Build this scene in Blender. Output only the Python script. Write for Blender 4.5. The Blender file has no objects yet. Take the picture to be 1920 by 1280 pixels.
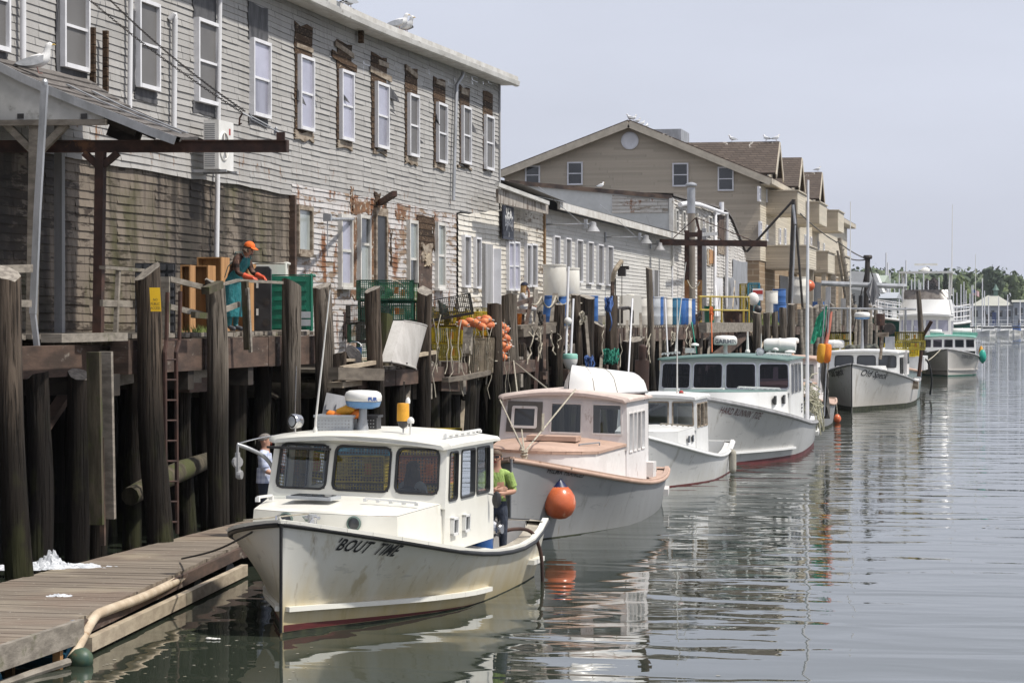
import bpy,bmesh,math,random
from math import sin,cos,pi,radians,sqrt,floor,atan2
from mathutils import Vector,Matrix,noise
SC=bpy.context.scene
COL=SC.collection
# ---------------------------------------------------------------- camera
CAM_H=3.9
YAW=radians(11.66)
FPX=4700.0
PITCH=math.atan(38/FPX)
cd=bpy.data.cameras.new('camera')
cd.sensor_width=36.0
cd.lens=FPX/1920*36
cd.clip_start=0.5
cd.clip_end=6000
cam=bpy.data.objects.new('camera',cd)
cam.location=(0,0,CAM_H)
cam.rotation_euler=(pi/2-PITCH,0,YAW)
COL.objects.link(cam)
SC.camera=cam
# ---------------------------------------------------------------- sky and sun
SUN_EL,SUN_AZ=radians(57),radians(97)
w=bpy.data.worlds.new('World')
SC.world=w
w.use_nodes=True
nt=w.node_tree
nt.nodes.clear()
sky=nt.nodes.new('ShaderNodeTexSky')
sky.sky_type='NISHITA'
sky.sun_disc=False
sky.sun_elevation=SUN_EL
sky.sun_rotation=SUN_AZ
sky.air_density=1.0
sky.dust_density=2.5
sky.ozone_density=2.0
hs=nt.nodes.new('ShaderNodeHueSaturation')
hs.inputs['Saturation'].default_value=0.45
mx=nt.nodes.new('ShaderNodeMix')
mx.data_type='RGBA'
mx.inputs[0].default_value=0.8
mx.inputs[7].default_value=(6.65,7.0,8.2,1)
bg=nt.nodes.new('ShaderNodeBackground')
bg.inputs['Strength'].default_value=0.1
wo=nt.nodes.new('ShaderNodeOutputWorld')
nt.links.new(sky.outputs[0],hs.inputs['Color'])
nt.links.new(hs.outputs[0],mx.inputs[6])
# the thin overcast is uneven: faint broad bands of cloud
tc=nt.nodes.new('ShaderNodeTexCoord');mp=nt.nodes.new('ShaderNodeMapping');mp.inputs['Scale'].default_value=(2.2,2.2,9)
cn=nt.nodes.new('ShaderNodeTexNoise');cn.inputs['Scale'].default_value=1.6;cn.inputs['Detail'].default_value=5
mr=nt.nodes.new('ShaderNodeMapRange');mr.inputs[1].default_value=.3;mr.inputs[2].default_value=.7;mr.inputs[3].default_value=.93;mr.inputs[4].default_value=1.07
vm=nt.nodes.new('ShaderNodeVectorMath');vm.operation='SCALE'
nt.links.new(tc.outputs['Generated'],mp.inputs[0]);nt.links.new(mp.outputs[0],cn.inputs['Vector']);nt.links.new(cn.outputs[0],mr.inputs[0])
nt.links.new(mx.outputs[2],vm.inputs[0]);nt.links.new(mr.outputs[0],vm.inputs['Scale'])
nt.links.new(vm.outputs[0],bg.inputs['Color'])
nt.links.new(bg.outputs[0],wo.inputs['Surface'])
sl=bpy.data.lights.new('sun','SUN')
sl.energy=4.3
sl.angle=radians(2.0)
sl.color=(1.0,0.95,0.87)
so=bpy.data.objects.new('sun',sl)
sdir=Vector((sin(SUN_AZ)*cos(SUN_EL),cos(SUN_AZ)*cos(SUN_EL),sin(SUN_EL)))
so.rotation_euler=sdir.to_track_quat('Z','Y').to_euler()
so.location=(40,0,60)
COL.objects.link(so)
vs=SC.view_settings
SC.display_settings.display_device='sRGB'
vs.view_transform='Standard'
vs.look='None'
vs.exposure=0.12
vs.gamma=1.0
SC.cycles.max_bounces=6
SC.cycles.diffuse_bounces=2
SC.cycles.glossy_bounces=3
SC.cycles.transparent_max_bounces=12
SC.cycles.transmission_bounces=3
SC.cycles.caustics_reflective=True
SC.cycles.sample_clamp_indirect=4.0
SC.cycles.blur_glossy=0.5
SC.cycles.caustics_refractive=False
SC.cycles.use_denoising=True
# ---------------------------------------------------------------- survey helpers: a bearing from the camera met with a real plane
_R=Matrix.Rotation(YAW,3,'Z')@Matrix.Rotation(pi/2-PITCH,3,'X')
CAMP=Vector((0,0,CAM_H))
def bearing(px,py):return _R@Vector(((px-960)/FPX,-(py-640)/FPX,-1.0))
def on_x(px,py,X):
 d=bearing(px,py);return CAMP+d*(X/d.x)
def on_y(px,py,Y):
 d=bearing(px,py);return CAMP+d*(Y/d.y)
def on_z(px,py,Z):
 d=bearing(px,py);return CAMP+d*((Z-CAM_H)/d.z)
def at_d(px,py,D):return CAMP+bearing(px,py)*D
RND=random.Random(7)
def rnd(a,b):return RND.uniform(a,b)
def nz(x,y=0.0,z=0.0):return noise.noise(Vector((x,y,z)))
# ---------------------------------------------------------------- mesh builder
class MB:
 def __init__(s):s.v=[];s.f=[];s.m=[];s.uv=None
 def add(s,vs,fs,mi=0):
  o=len(s.v)
  s.v+=[Vector(p)for p in vs]
  for f in fs:
   s.f.append([i+o for i in f]);s.m.append(mi)
  return o
 def box(s,c,size,R=None,mi=0,top=1.0):
  x,y,z=(q/2 for q in size)
  P=[]
  for dz,k in((-z,1.0),(z,top)):
   for dx,dy in((-x,-y),(x,-y),(x,y),(-x,y)):P.append(Vector((dx*k,dy*k,dz)))
  if R is not None:P=[R@p for p in P]
  c=Vector(c)
  s.add([p+c for p in P],[(3,2,1,0),(4,5,6,7),(0,1,5,4),(1,2,6,5),(2,3,7,6),(3,0,4,7)],mi)
 def beam(s,p0,p1,w,h,mi=0,up=(0,0,1),roll=0.0):
  p0,p1=Vector(p0),Vector(p1)
  d=(p1-p0);L=d.length
  if L<1e-6:return
  d.normalize();up=Vector(up)
  if abs(d.dot(up))>0.98:up=Vector((0,1,0))if abs(d.y)<.9 else Vector((1,0,0))
  a=d.cross(up).normalized();b=a.cross(d).normalized()
  if roll:
   q=Matrix.Rotation(roll,3,d);a=q@a;b=q@b
  P=[]
  for p in(p0,p1):
   for sa,sb in((-1,-1),(1,-1),(1,1),(-1,1)):P.append(p+a*(sa*w/2)+b*(sb*h/2))
  s.add(P,[(0,1,2,3),(7,6,5,4),(4,5,1,0),(5,6,2,1),(6,7,3,2),(7,4,0,3)],mi)
 def tube(s,pts,r,n=6,mi=0,caps=True):
  pts=[Vector(p)for p in pts]
  rs=r if isinstance(r,(list,tuple))else[r]*len(pts)
  N=len(pts)
  prev=None;P=[]
  for i,p in enumerate(pts):
   d=(pts[min(i+1,N-1)]-pts[max(i-1,0)])
   if d.length<1e-9:d=Vector((0,0,1))
   d.normalize()
   if prev is None:
    a=d.cross(Vector((0,0,1)))
    if a.length<0.05:a=d.cross(Vector((0,1,0)))
   else:a=prev-d*prev.dot(d)
   a.normalize();prev=a;b=d.cross(a)
   for k in range(n):
    t=2*pi*k/n
    P.append(p+(a*cos(t)+b*sin(t))*rs[i])
  F=[]
  for i in range(N-1):
   for k in range(n):
    k2=(k+1)%n
    F.append((i*n+k,i*n+k2,(i+1)*n+k2,(i+1)*n+k))
  if caps:
   F.append(tuple(range(n-1,-1,-1)));F.append(tuple((N-1)*n+k for k in range(n)))
  s.add(P,F,mi)
 def cyl(s,p0,p1,r0,r1=None,n=10,mi=0):s.tube([p0,p1],[r0,r0 if r1 is None else r1],n,mi)
 def lathe(s,prof,c=(0,0,0),n=16,mi=0,R=None,sx=1.0,sy=1.0):
  c=Vector(c);P=[];F=[]
  for r,z in prof:
   for k in range(n):
    t=2*pi*k/n
    p=Vector((r*cos(t)*sx,r*sin(t)*sy,z))
    P.append(c+(R@p if R is not None else p))
  for i in range(len(prof)-1):
   for k in range(n):
    k2=(k+1)%n
    F.append((i*n+k,i*n+k2,(i+1)*n+k2,(i+1)*n+k))
  F.append(tuple(range(n-1,-1,-1)));F.append(tuple((len(prof)-1)*n+k for k in range(n)))
  s.add(P,F,mi)
 def ball(s,c,r,nu=12,nv=8,mi=0,R=None):
  r=r if isinstance(r,(list,tuple))else(r,r,r)
  prof=[(max(sin(pi*i/nv),.02),-cos(pi*i/nv))for i in range(nv+1)]
  c=Vector(c);M=Matrix.Diagonal(r)
  if R is not None:M=R@M
  s.lathe(prof,c,nu,mi,M)
 def prism(s,poly,ex,mi=0):
  """closed 3-D polygon pushed along the vector ex"""
  poly=[Vector(p)for p in poly];n=len(poly);ex=Vector(ex)
  P=poly+[p+ex for p in poly]
  F=[tuple(range(n-1,-1,-1)),tuple(range(n,2*n))]
  for i in range(n):
   j=(i+1)%n;F.append((i,j,n+j,n+i))
  s.add(P,F,mi)
 def sheet(s,rows,mi=0,flip=False):
  n=len(rows[0]);P=[p for r in rows for p in r];F=[]
  for i in range(len(rows)-1):
   for j in range(n-1):
    q=(i*n+j,i*n+j+1,(i+1)*n+j+1,(i+1)*n+j)
    F.append(q[::-1]if flip else q)
  s.add(P,F,mi)
 def build(s,name,mats,parent=None,smooth=None,world=True,loc=None,fix=True):
  me=bpy.data.meshes.new(name)
  if not isinstance(mats,(list,tuple)):mats=[mats]
  off=Vector((0,0,0))
  if parent is not None:
   if world:
    q=parent
    while q is not None:off+=q.location;q=q.parent
  else:
   if loc is not None:off=Vector(loc)
   else:
    zs=min(p.z for p in s.v)
    off=Vector((sum(p.x for p in s.v)/len(s.v),sum(p.y for p in s.v)/len(s.v),zs))
  me.from_pydata([p-off for p in s.v],[],s.f)
  for m in mats:me.materials.append(m)
  me.polygons.foreach_set('material_index',s.m)
  if s.uv is not None:
   ul=me.uv_layers.new(name='uv')
   for lp in me.loops:ul.data[lp.index].uv=s.uv[lp.vertex_index]
  if fix:
   bm=bmesh.new();bm.from_mesh(me)
   bmesh.ops.recalc_face_normals(bm,faces=bm.faces);bm.to_mesh(me);bm.free()
  if smooth is not None:
   me.shade_smooth();me.set_sharp_from_angle(angle=radians(smooth))
  me.update()
  o=bpy.data.objects.new(name,me)
  if parent is not None:o.parent=parent
  else:o.location=off
  COL.objects.link(o)
  return o
def tag(o,label,cat,group=None,kind=None):
 if label:o['label']=label
 if cat:o['category']=cat
 if group:o['group']=group
 if kind:o['kind']=kind
 return o
def thing(name,label,cat,loc=(0,0,0),rz=0.0,group=None):
 o=bpy.data.objects.new(name,None)
 o.empty_display_size=0.2
 o.location=loc;o.rotation_euler=(0,0,rz)
 COL.objects.link(o)
 return tag(o,label,cat,group)
def copy_tree(o,loc=None,rot=None,label=None,scale=None,parent=None):
 c=o.copy()
 COL.objects.link(c)
 if parent is not None:c.parent=parent
 if loc is not None:c.location=loc
 if rot is not None:c.rotation_euler=rot
 if scale is not None:c.scale=scale
 if label:c['label']=label
 for ch in list(o.children):copy_tree(ch,parent=c)
 return c
def RZ(a):return Matrix.Rotation(a,3,'Z')
def RX(a):return Matrix.Rotation(a,3,'X')
def RY(a):return Matrix.Rotation(a,3,'Y')
def V(*a):return Vector(a)
def sag(p0,p1,drop,n=8):
 p0,p1=Vector(p0),Vector(p1)
 return[p0.lerp(p1,i/n)+Vector((0,0,-drop*4*(i/n)*(1-i/n)))for i in range(n+1)]
def smoothpath(pts,n=5):
 pts=[Vector(p)for p in pts];out=[]
 for i in range(len(pts)-1):
  p0,p1,p2,p3=pts[max(i-1,0)],pts[i],pts[i+1],pts[min(i+2,len(pts)-1)]
  for k in range(n):
   t=k/n
   out.append(0.5*((2*p1)+(p2-p0)*t+(2*p0-5*p1+4*p2-p3)*t*t+(3*p1-p0-3*p2+p3)*t**3))
 return out+[pts[-1]]
def interp(tab,x):
 if x<=tab[0][0]:return tab[0][1]
 for(a,b),(c,d)in zip(tab,tab[1:]):
  if x<=c:return b+(d-b)*(x-a)/(c-a)
 return tab[-1][1]
 # ---------------------------------------------------------------- materials
class NT:
 def __init__(s,name):
  s.m=bpy.data.materials.new(name);s.m.use_nodes=True
  s.t=s.m.node_tree;s.b=s.t.nodes['Principled BSDF'];s.out=s.t.nodes['Material Output']
 def n(s,typ,**kw):
  x=s.t.nodes.new('ShaderNode'+typ)
  for k,v in kw.items():setattr(x,k,v)
  return x
 def l(s,a,b):s.t.links.new(a,b)
 def val(s,inp,v):
  if hasattr(v,'bl_idname')or isinstance(v,bpy.types.NodeSocket):s.l(v,inp)
  else:inp.default_value=v
 def math(s,op,a,b=None,c=None,clamp=False):
  x=s.n('Math',operation=op);x.use_clamp=clamp
  s.val(x.inputs[0],a)
  if b is not None:s.val(x.inputs[1],b)
  if c is not None:s.val(x.inputs[2],c)
  return x.outputs[0]
 def noise(s,vec,scale=1.0,detail=4.0,rough=.55,dist=0.0):
  x=s.n('TexNoise');s.l(vec,x.inputs['Vector'])
  x.inputs['Scale'].default_value=scale;x.inputs['Detail'].default_value=detail
  x.inputs['Roughness'].default_value=rough;x.inputs['Distortion'].default_value=dist
  return x.outputs[0]
 def map(s,vec,scale=(1,1,1),loc=(0,0,0)):
  x=s.n('Mapping');s.l(vec,x.inputs[0]);x.inputs['Scale'].default_value=scale;x.inputs['Location'].default_value=loc
  return x.outputs[0]
 def pos(s):return s.n('NewGeometry').outputs['Position']
 def obj(s):return s.n('TexCoord').outputs['Object']
 def step(s,v,lo,hi):
  x=s.n('MapRange');x.interpolation_type='SMOOTHSTEP'
  s.l(v,x.inputs[0]);x.inputs[1].default_value=lo;x.inputs[2].default_value=hi
  return x.outputs[0]
 def mix(s,f,a,b):
  x=s.n('Mix',data_type='RGBA')
  s.val(x.inputs[0],f);s.col(x.inputs[6],a);s.col(x.inputs[7],b)
  return x.outputs[2]
 def col(s,inp,c):
  if isinstance(c,bpy.types.NodeSocket):s.l(c,inp)
  else:inp.default_value=(c[0],c[1],c[2],1)
 def bump(s,h,strength=.3,dist=.02):
  x=s.n('Bump');x.inputs['Strength'].default_value=strength;x.inputs['Distance'].default_value=dist
  s.l(h,x.inputs['Height']);s.l(x.outputs[0],s.b.inputs['Normal'])
 def base(s,c,rough=.6,metal=0.0,spec=None):
  s.col(s.b.inputs['Base Color'],c);s.val(s.b.inputs['Roughness'],rough);s.b.inputs['Metallic'].default_value=metal
  if spec is not None:s.b.inputs['Specular IOR Level'].default_value=spec
def wmat(name,c1,c2=None,scale=(1,1,1),lo=.35,hi=.65,c3=None,s3=(1,1,1),t3=(.6,.68),rough=.65,metal=0.0,bump=0.0,bd=.01,detail=5.0,obj=False,fine=0.12,spec=None):
 """two mottled tones, an optional third in patches of its own, a fine grain and a bump"""
 t=NT(name);p=t.obj()if obj else t.pos()
 if c2 is None:c2=tuple(q*.82 for q in c1)
 n1=t.noise(t.map(p,scale),1.0,detail)
 c=t.mix(t.step(n1,lo,hi),c1,c2)
 if c3 is not None:
  n3=t.noise(t.map(p,s3,(3.1,1.7,9.2)),1.0,6.0,.62)
  c=t.mix(t.step(n3,*t3),c,c3)
 if fine:
  nf=t.noise(t.map(p,tuple(q*9 for q in scale)),1.0,3.0)
  k=t.math('MULTIPLY_ADD',nf,fine*2.4,1-fine*1.2)
  mm=t.n('Mix',data_type='RGBA',blend_type='MULTIPLY');mm.inputs[0].default_value=1
  t.l(c,mm.inputs[6])
  cc=t.n('CombineColor');[t.l(k,cc.inputs[i])for i in range(3)]
  t.l(cc.outputs[0],mm.inputs[7]);c=mm.outputs[2]
 rr=t.math('MULTIPLY_ADD',n1,.2,rough-.1,clamp=True)
 t.base(c,rr,metal,spec)
 if bump:t.bump(t.noise(t.map(p,tuple(q*3 for q in scale)),1.0,6.0),bump,bd)
 return t.m
def siding_mat(name,paint,bare,dirt,peel=.5,streak=.4,rust=None,rusty=0.0,board=3.2,moss=None,rough=.75,blot=None,zrust=None):
 """painted clapboards: each board its own tone, paint lost in patches along the grain, grime running down"""
 t=NT(name)
 uv=t.n('UVMap').outputs[0]
 sx=t.n('SeparateXYZ');t.l(uv,sx.inputs[0])
 row=t.math('FLOOR',sx.outputs[1])
 w1=t.n('TexWhiteNoise',noise_dimensions='1D');t.l(row,w1.inputs['W'])
 seg=t.math('FLOOR',t.math('MULTIPLY_ADD',w1.outputs[0],9.0,t.math('DIVIDE',sx.outputs[0],board)))
 cb=t.n('CombineXYZ');t.l(row,cb.inputs[0]);t.l(seg,cb.inputs[1])
 w2=t.n('TexWhiteNoise',noise_dimensions='3D');t.l(cb.outputs[0],w2.inputs['Vector'])
 tone=w2.outputs[0]
 p=t.pos()
 c=t.mix(t.math('MULTIPLY',tone,.6),paint,tuple(q*.70 for q in paint))
 jt=t.math('FRACT',t.math('MULTIPLY_ADD',w1.outputs[0],9.0,t.math('DIVIDE',sx.outputs[0],board)))
 c=t.mix(t.math('MULTIPLY',t.math('LESS_THAN',jt,.012),min(.75,streak*1.3)),c,tuple(q*.2 for q in paint))
 nl=t.noise(t.map(p,(7,7,.5),(6,6,2)),1.0,3.0,.6)
 c=t.mix(t.math('MULTIPLY',t.step(nl,.62,.74),streak*.8),c,tuple(q*.55 for q in dirt))
 big=t.noise(t.map(p,(.25,.25,.25)),1.0,4.0)
 # streaks of grime
 st=t.noise(t.map(p,(3.0,3.0,.22)),1.0,5.0,.6)
 c=t.mix(t.math('MULTIPLY',t.step(st,.45,.75),streak),c,dirt)
 # lost paint, drawn out along the boards
 pn=t.noise(t.map(p,(1.4,1.4,7.0)),1.0,7.0,.68)
 pk=t.math('ADD',t.math('ADD',pn,t.math('MULTIPLY',t.math('SUBTRACT',tone,.5),.16)),t.math('MULTIPLY',t.math('SUBTRACT',big,.5),.5))
 pm=t.step(pk,1.0-peel-.03,1.0-peel+.05)
 bn=t.noise(t.map(p,(2.0,2.0,16.0)),1.0,4.0)
 c=t.mix(pm,c,t.mix(bn,bare,tuple(q*.55 for q in bare)))
 if rust is not None:
  rn=t.noise(t.map(p,(1.6,1.6,.9),(5,2,1)),1.0,7.0,.7)
  if zrust:
   zx=t.n('SeparateXYZ');t.l(p,zx.inputs[0])
   zz=t.math('SUBTRACT',1.0,t.math('DIVIDE',t.math('ABSOLUTE',t.math('SUBTRACT',zx.outputs[2],zrust[0])),zrust[1]),clamp=True)
   r2=t.noise(t.map(p,(4.5,4.5,1.6),(2,2,7)),1.0,6.0,.7)
   rn=t.math('MAXIMUM',rn,t.math('MULTIPLY_ADD',zz,.19,t.math('SUBTRACT',r2,.04)))
  c=t.mix(t.step(rn,1-rusty-.04,1-rusty+.06),c,rust)
 if moss is not None:
  mn=t.noise(t.map(p,(.7,.7,.35),(1,8,3)),1.0,5.0,.6)
  c=t.mix(t.math('MULTIPLY',t.step(mn,.52,.68),.75),c,moss)
 if blot is not None:
  bl=t.noise(t.map(p,(.55,.55,.13),(2.3,6.1,0)),1.0,5.0,.6)
  c=t.mix(t.math('MULTIPLY',t.step(bl,.50,.62),.85),c,blot)
 fn=t.noise(t.map(p,(30,30,60)),1.0,3.0)
 mm=t.n('Mix',data_type='RGBA',blend_type='MULTIPLY');mm.inputs[0].default_value=1
 k=t.math('MULTIPLY_ADD',fn,.4,.8);cc=t.n('CombineColor');[t.l(k,cc.inputs[i])for i in range(3)]
 t.l(c,mm.inputs[6]);t.l(cc.outputs[0],mm.inputs[7])
 t.base(mm.outputs[2],rough,0,.3)
 t.bump(pn,.25,.006)
 return t.m
def glass_mat(name,tint=(.55,.6,.62),rough=.02,k=.12,dirt=0.0,gloss=.92):
 """thin pane: some light through, a mirror of the sky that grows at a slant"""
 t=NT(name)
 tr=t.n('BsdfTransparent');t.col(tr.inputs[0],tint)
 gl=t.n('BsdfGlossy');gl.inputs['Roughness'].default_value=rough;gl.inputs['Color'].default_value=(gloss*.97,gloss,gloss*1.02,1)
 fr=t.n('Fresnel');fr.inputs['IOR'].default_value=1.5
 ms=t.n('MixShader')
 t.l(t.math('ADD',fr.outputs[0],k,clamp=True),ms.inputs[0])
 t.l(tr.outputs[0],ms.inputs[1]);t.l(gl.outputs[0],ms.inputs[2])
 o=ms.outputs[0]
 if dirt:
  df=t.n('BsdfDiffuse');df.inputs[0].default_value=(.4,.39,.36,1)
  m2=t.n('MixShader');nn=t.noise(t.map(t.pos(),(3,3,2)),1,5)
  t.l(t.math('MULTIPLY',t.step(nn,.3,.8),dirt),m2.inputs[0]);t.l(o,m2.inputs[1]);t.l(df.outputs[0],m2.inputs[2]);o=m2.outputs[0]
 t.l(o,t.out.inputs['Surface'])
 return t.m
def pane_mat(name,c,c2=None,rough=.08,spec=.6,scale=(.6,.6,.5)):
 """closed pane with a blind, a curtain or a dark room behind it"""
 return wmat(name,c,c2,scale,.3,.75,rough=rough+.1,fine=.04,spec=spec)
M={}
# walls
M['gray_siding']=siding_mat('weathered gray clapboard',(.395,.385,.37),(.25,.215,.175),(.25,.235,.215),peel=.25,streak=.5,rust=(.19,.10,.05),rusty=.25,zrust=(7.3,1.5))
M['gray_low']=siding_mat('peeling gray clapboard',(.52,.50,.49),(.30,.22,.155),(.36,.33,.30),peel=.42,streak=.5,rust=(.19,.085,.04),rusty=.45)
M['salmon_pale']=wmat('faded salmon roof',(.60,.50,.45),(.53,.43,.38),(2,2,2),rough=.7,c3=(.42,.30,.25),s3=(3,3,3),t3=(.6,.7))
M['lav_low']=pane_mat('half drawn blind',(.27,.27,.33),(.12,.12,.15),rough=.06,scale=(1.2,1.2,.8))  # darker lower sash, as with the blind half down
M['brown_siding']=siding_mat('bare brown clapboard',(.195,.162,.128),(.060,.045,.033),(.034,.026,.020),rust=(.36,.32,.26),rusty=.30,peel=.45,streak=1.0,moss=(.06,.058,.02),board=1.6,blot=(.022,.018,.014))
M['white_siding']=siding_mat('peeling white clapboard',(.66,.63,.57),(.33,.28,.21),(.42,.38,.31),peel=.34,streak=.55,rust=(.30,.23,.15),rusty=.28,board=2.6)
M['soot_siding']=siding_mat('stained white clapboard',(.60,.565,.50),(.24,.19,.14),(.30,.26,.20),peel=.40,streak=.8,board=2.6)
M['clean_siding']=siding_mat('pale gray clapboard',(.56,.55,.52),(.45,.43,.39),(.43,.41,.38),peel=.12,streak=.35,board=4.0)
M['shack_siding']=siding_mat('patched white clapboard',(.58,.56,.53),(.30,.25,.19),(.36,.33,.29),peel=.36,streak=.6,rust=(.36,.20,.08),rusty=.25)
M['tan_siding_shaded']=siding_mat('vinyl siding in shade',(.50,.43,.335),(.46,.395,.31),(.42,.36,.28),peel=.1,streak=.15,board=5.0,rough=.6)  # darker copy: shade on the camera-facing walls put into the colour
M['tan_siding_sunlit']=siding_mat('vinyl siding in sunlight',(.62,.56,.45),(.57,.51,.41),(.53,.47,.37),peel=.1,streak=.15,board=5.0,rough=.6)  # lighter copy of the same siding: sunlight on water-facing walls put into the colour
M['tan_trim']=wmat('tan trim',(.52,.46,.365),scale=(2,2,2),rough=.55)
M['block']=None
M['white_paint']=wmat('white trim paint',(.74,.74,.76),(.66,.66,.68),(3,3,3),rough=.45,fine=.06)
M['old_white']=wmat('old white paint',(.62,.61,.58),(.48,.46,.42),(1.5,1.5,1.5),c3=(.26,.22,.17),s3=(5,5,2),t3=(.62,.70),rough=.6)
M['gutter']=wmat('painted gutter',(.56,.55,.52),(.42,.41,.38),(.8,.8,3),c3=(.25,.22,.18),s3=(2,2,6),t3=(.6,.72),rough=.5)
M['pvc']=wmat('white pipe',(.70,.70,.72),(.60,.60,.61),(1,1,.5),rough=.4,fine=.05)
M['galv']=wmat('galvanised steel',(.42,.43,.45),(.30,.31,.32),(3,3,1.2),c3=(.20,.13,.08),s3=(3,3,3),t3=(.66,.74),rough=.45,metal=.5)
M['gray_post']=wmat('gray painted post',(.33,.33,.34),(.24,.24,.24),(3,3,.5),rough=.6)
M['tar']=wmat('black tar paper',(.03,.03,.034),(.09,.09,.095),(5,5,2),c3=(.28,.28,.28),s3=(9,9,3),t3=(.66,.72),rough=.7,bump=.5)
def rot_mat():
 t=NT('rotten brown boards');p=t.pos();sx=t.n('SeparateXYZ');t.l(p,sx.inputs[0])
 rw=t.math('DIVIDE',t.math('ADD',sx.outputs[2],t.math('MULTIPLY',t.noise(t.map(p,(1,1,.5)),1,2),.06)),.17)
 w=t.n('TexWhiteNoise',noise_dimensions='1D');t.l(t.math('FLOOR',rw),w.inputs['W'])
 c=t.mix(w.outputs[0],(.075,.046,.028),(.03,.02,.014))
 n=t.noise(t.map(p,(6,6,22)),1,5,.65);c=t.mix(t.step(n,.5,.7),c,(.16,.11,.07))
 c=t.mix(t.step(t.noise(t.map(p,(2.5,2.5,9),(3,0,1)),1,6,.7),.62,.68),c,(.36,.29,.21))
 g=t.step(t.math('FRACT',rw),.0,.14);c=t.mix(g,(.008,.006,.005),c)
 t.base(c,.88,0,.2);t.bump(t.math('ADD',g,n),.7,.02);return t.m
M['rot']=rot_mat()
M['torn']=wmat('torn bare board',(.33,.28,.22),(.16,.12,.085),(3,3,9),rough=.85,bump=.4)
M['roof_gray']=wmat('gray asphalt shingle',(.27,.26,.25),(.19,.185,.18),(1,1,1),c3=(.40,.39,.37),s3=(9,9,9),t3=(.6,.66),rough=.9,bump=.6,bd=.02,fine=.25)
M['roof_dark']=wmat('dark asphalt shingle',(.15,.135,.125),(.10,.09,.083),(1.2,1.2,1.2),c3=(.24,.22,.20),s3=(8,8,8),t3=(.58,.66),rough=.9,bump=.6,bd=.02,fine=.25)
M['roof_brown']=wmat('brown asphalt shingle',(.155,.115,.088),(.105,.078,.06),(1.2,1.2,1.2),rough=.9,bump=.5,bd=.02,fine=.25)
def shingle_mat(name,a,b,zg=None):
 t=NT(name);p=t.pos();sx=t.n('SeparateXYZ');t.l(p,sx.inputs[0])
 cb=t.n('CombineXYZ');t.l(t.math('ADD',sx.outputs[0],sx.outputs[1]),cb.inputs[0]);t.l(sx.outputs[2],cb.inputs[1])
 br=t.n('TexBrick');t.l(cb.outputs[0],br.inputs['Vector']);br.inputs['Scale'].default_value=1
 br.inputs['Color1'].default_value=(*a,1);br.inputs['Color2'].default_value=(*b,1);br.inputs['Mortar'].default_value=(*[q*.45 for q in b],1)
 br.inputs['Brick Width'].default_value=.55;br.inputs['Row Height'].default_value=.15;br.inputs['Mortar Size'].default_value=.018
 c=t.mix(t.math('MULTIPLY',t.noise(t.map(p,(1.1,1.1,1.1)),1,5),.5),br.outputs[0],tuple(q*.7 for q in a))
 if zg:
  g=t.n('MapRange');t.l(sx.outputs[2],g.inputs[0]);g.inputs[1].default_value=zg[0];g.inputs[2].default_value=zg[1]
  gn=t.noise(t.map(p,(2.4,2.4,1.0)),1,6,.68)
  c=t.mix(t.step(t.math('ADD',gn,t.math('MULTIPLY',g.outputs[0],.20)),.77,.84),c,(.55,.52,.47))
 t.base(c,.9,0,.2);t.bump(br.outputs[1],.4,.02);return t.m
M['roof_brown']=shingle_mat('brown shingles',(.138,.110,.092),(.098,.079,.067),(13.6,15.3))
M['guano']=wmat('bird lime',(.62,.60,.55),(.45,.43,.38),(6,6,6),rough=.9)
M['screen']=pane_mat('gray window screen',(.105,.10,.097),(.15,.145,.14),rough=.35,spec=.3)
M['lav_pane']=pane_mat('pale blind behind glass',(.33,.33,.41),(.44,.44,.54),rough=.06,scale=(.7,.7,1.1))
M['dark_pane']=pane_mat('dark room behind glass',(.018,.02,.022),(.05,.055,.06),rough=.02,spec=.8)
M['curtain_pane']=pane_mat('curtain behind glass',(.38,.41,.39),(.22,.25,.25),rough=.06,scale=(3,3,.6))
M['navy']=wmat('navy sign board',(.035,.04,.06),rough=.5)
# wood
def wood(name,a,b,c=None,t3=(.55,.7),**k):
 return wmat(name,a,b,(7,7,.7),.3,.7,c3=c,s3=(2.5,2.5,.8),t3=t3,rough=.85,bump=.7,bd=.02,fine=.2,**k)
def pile_mat(name,dry,dry2,wet):
 """weathered log: silvery where it is dry, wet and weedy below, blackened higher up for the shade under the deck"""
 t=NT(name);p=t.pos();sx=t.n('SeparateXYZ');t.l(p,sx.inputs[0])
 g=t.noise(t.map(p,(9,9,.7)),1,6,.6)
 c=t.mix(t.step(g,.3,.7),dry,dry2)
 cr=t.noise(t.map(p,(26,26,.45)),1,4,.55)
 c=t.mix(t.math('MULTIPLY',t.step(cr,.54,.62),.85),c,tuple(q*.3 for q in dry2))
 wn=t.noise(t.map(p,(1.5,1.5,.6)),1,5)
 hgt=t.math('ADD',sx.outputs[2],t.math('MULTIPLY',t.math('SUBTRACT',wn,.5),1.6))
 mid=t.n('MapRange');mid.interpolation_type='SMOOTHSTEP';t.l(hgt,mid.inputs[0])
 mid.inputs[1].default_value=3.5;mid.inputs[2].default_value=2.1
 c=t.mix(t.math('MULTIPLY',mid.outputs[0],.92),c,wet)  # wet black carried up near the deck, painting the shade below it too
 gn=t.noise(t.map(p,(2.2,2.2,1.2),(4,4,1)),1,5)
 low=t.n('MapRange');t.l(hgt,low.inputs[0]);low.inputs[1].default_value=2.6;low.inputs[2].default_value=1.0
 c=t.mix(t.math('MULTIPLY',t.step(gn,.5,.62),t.math('MULTIPLY',low.outputs[0],.6)),c,(.038,.042,.014))
 t.base(c,.8,0,.25);t.bump(t.math('SUBTRACT',g,t.math('MULTIPLY',t.step(cr,.5,.66),.6)),1.0,.04)
 return t.m
M['pile']=pile_mat('weathered log',(.125,.096,.072),(.042,.032,.024),(.009,.007,.005))
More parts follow.
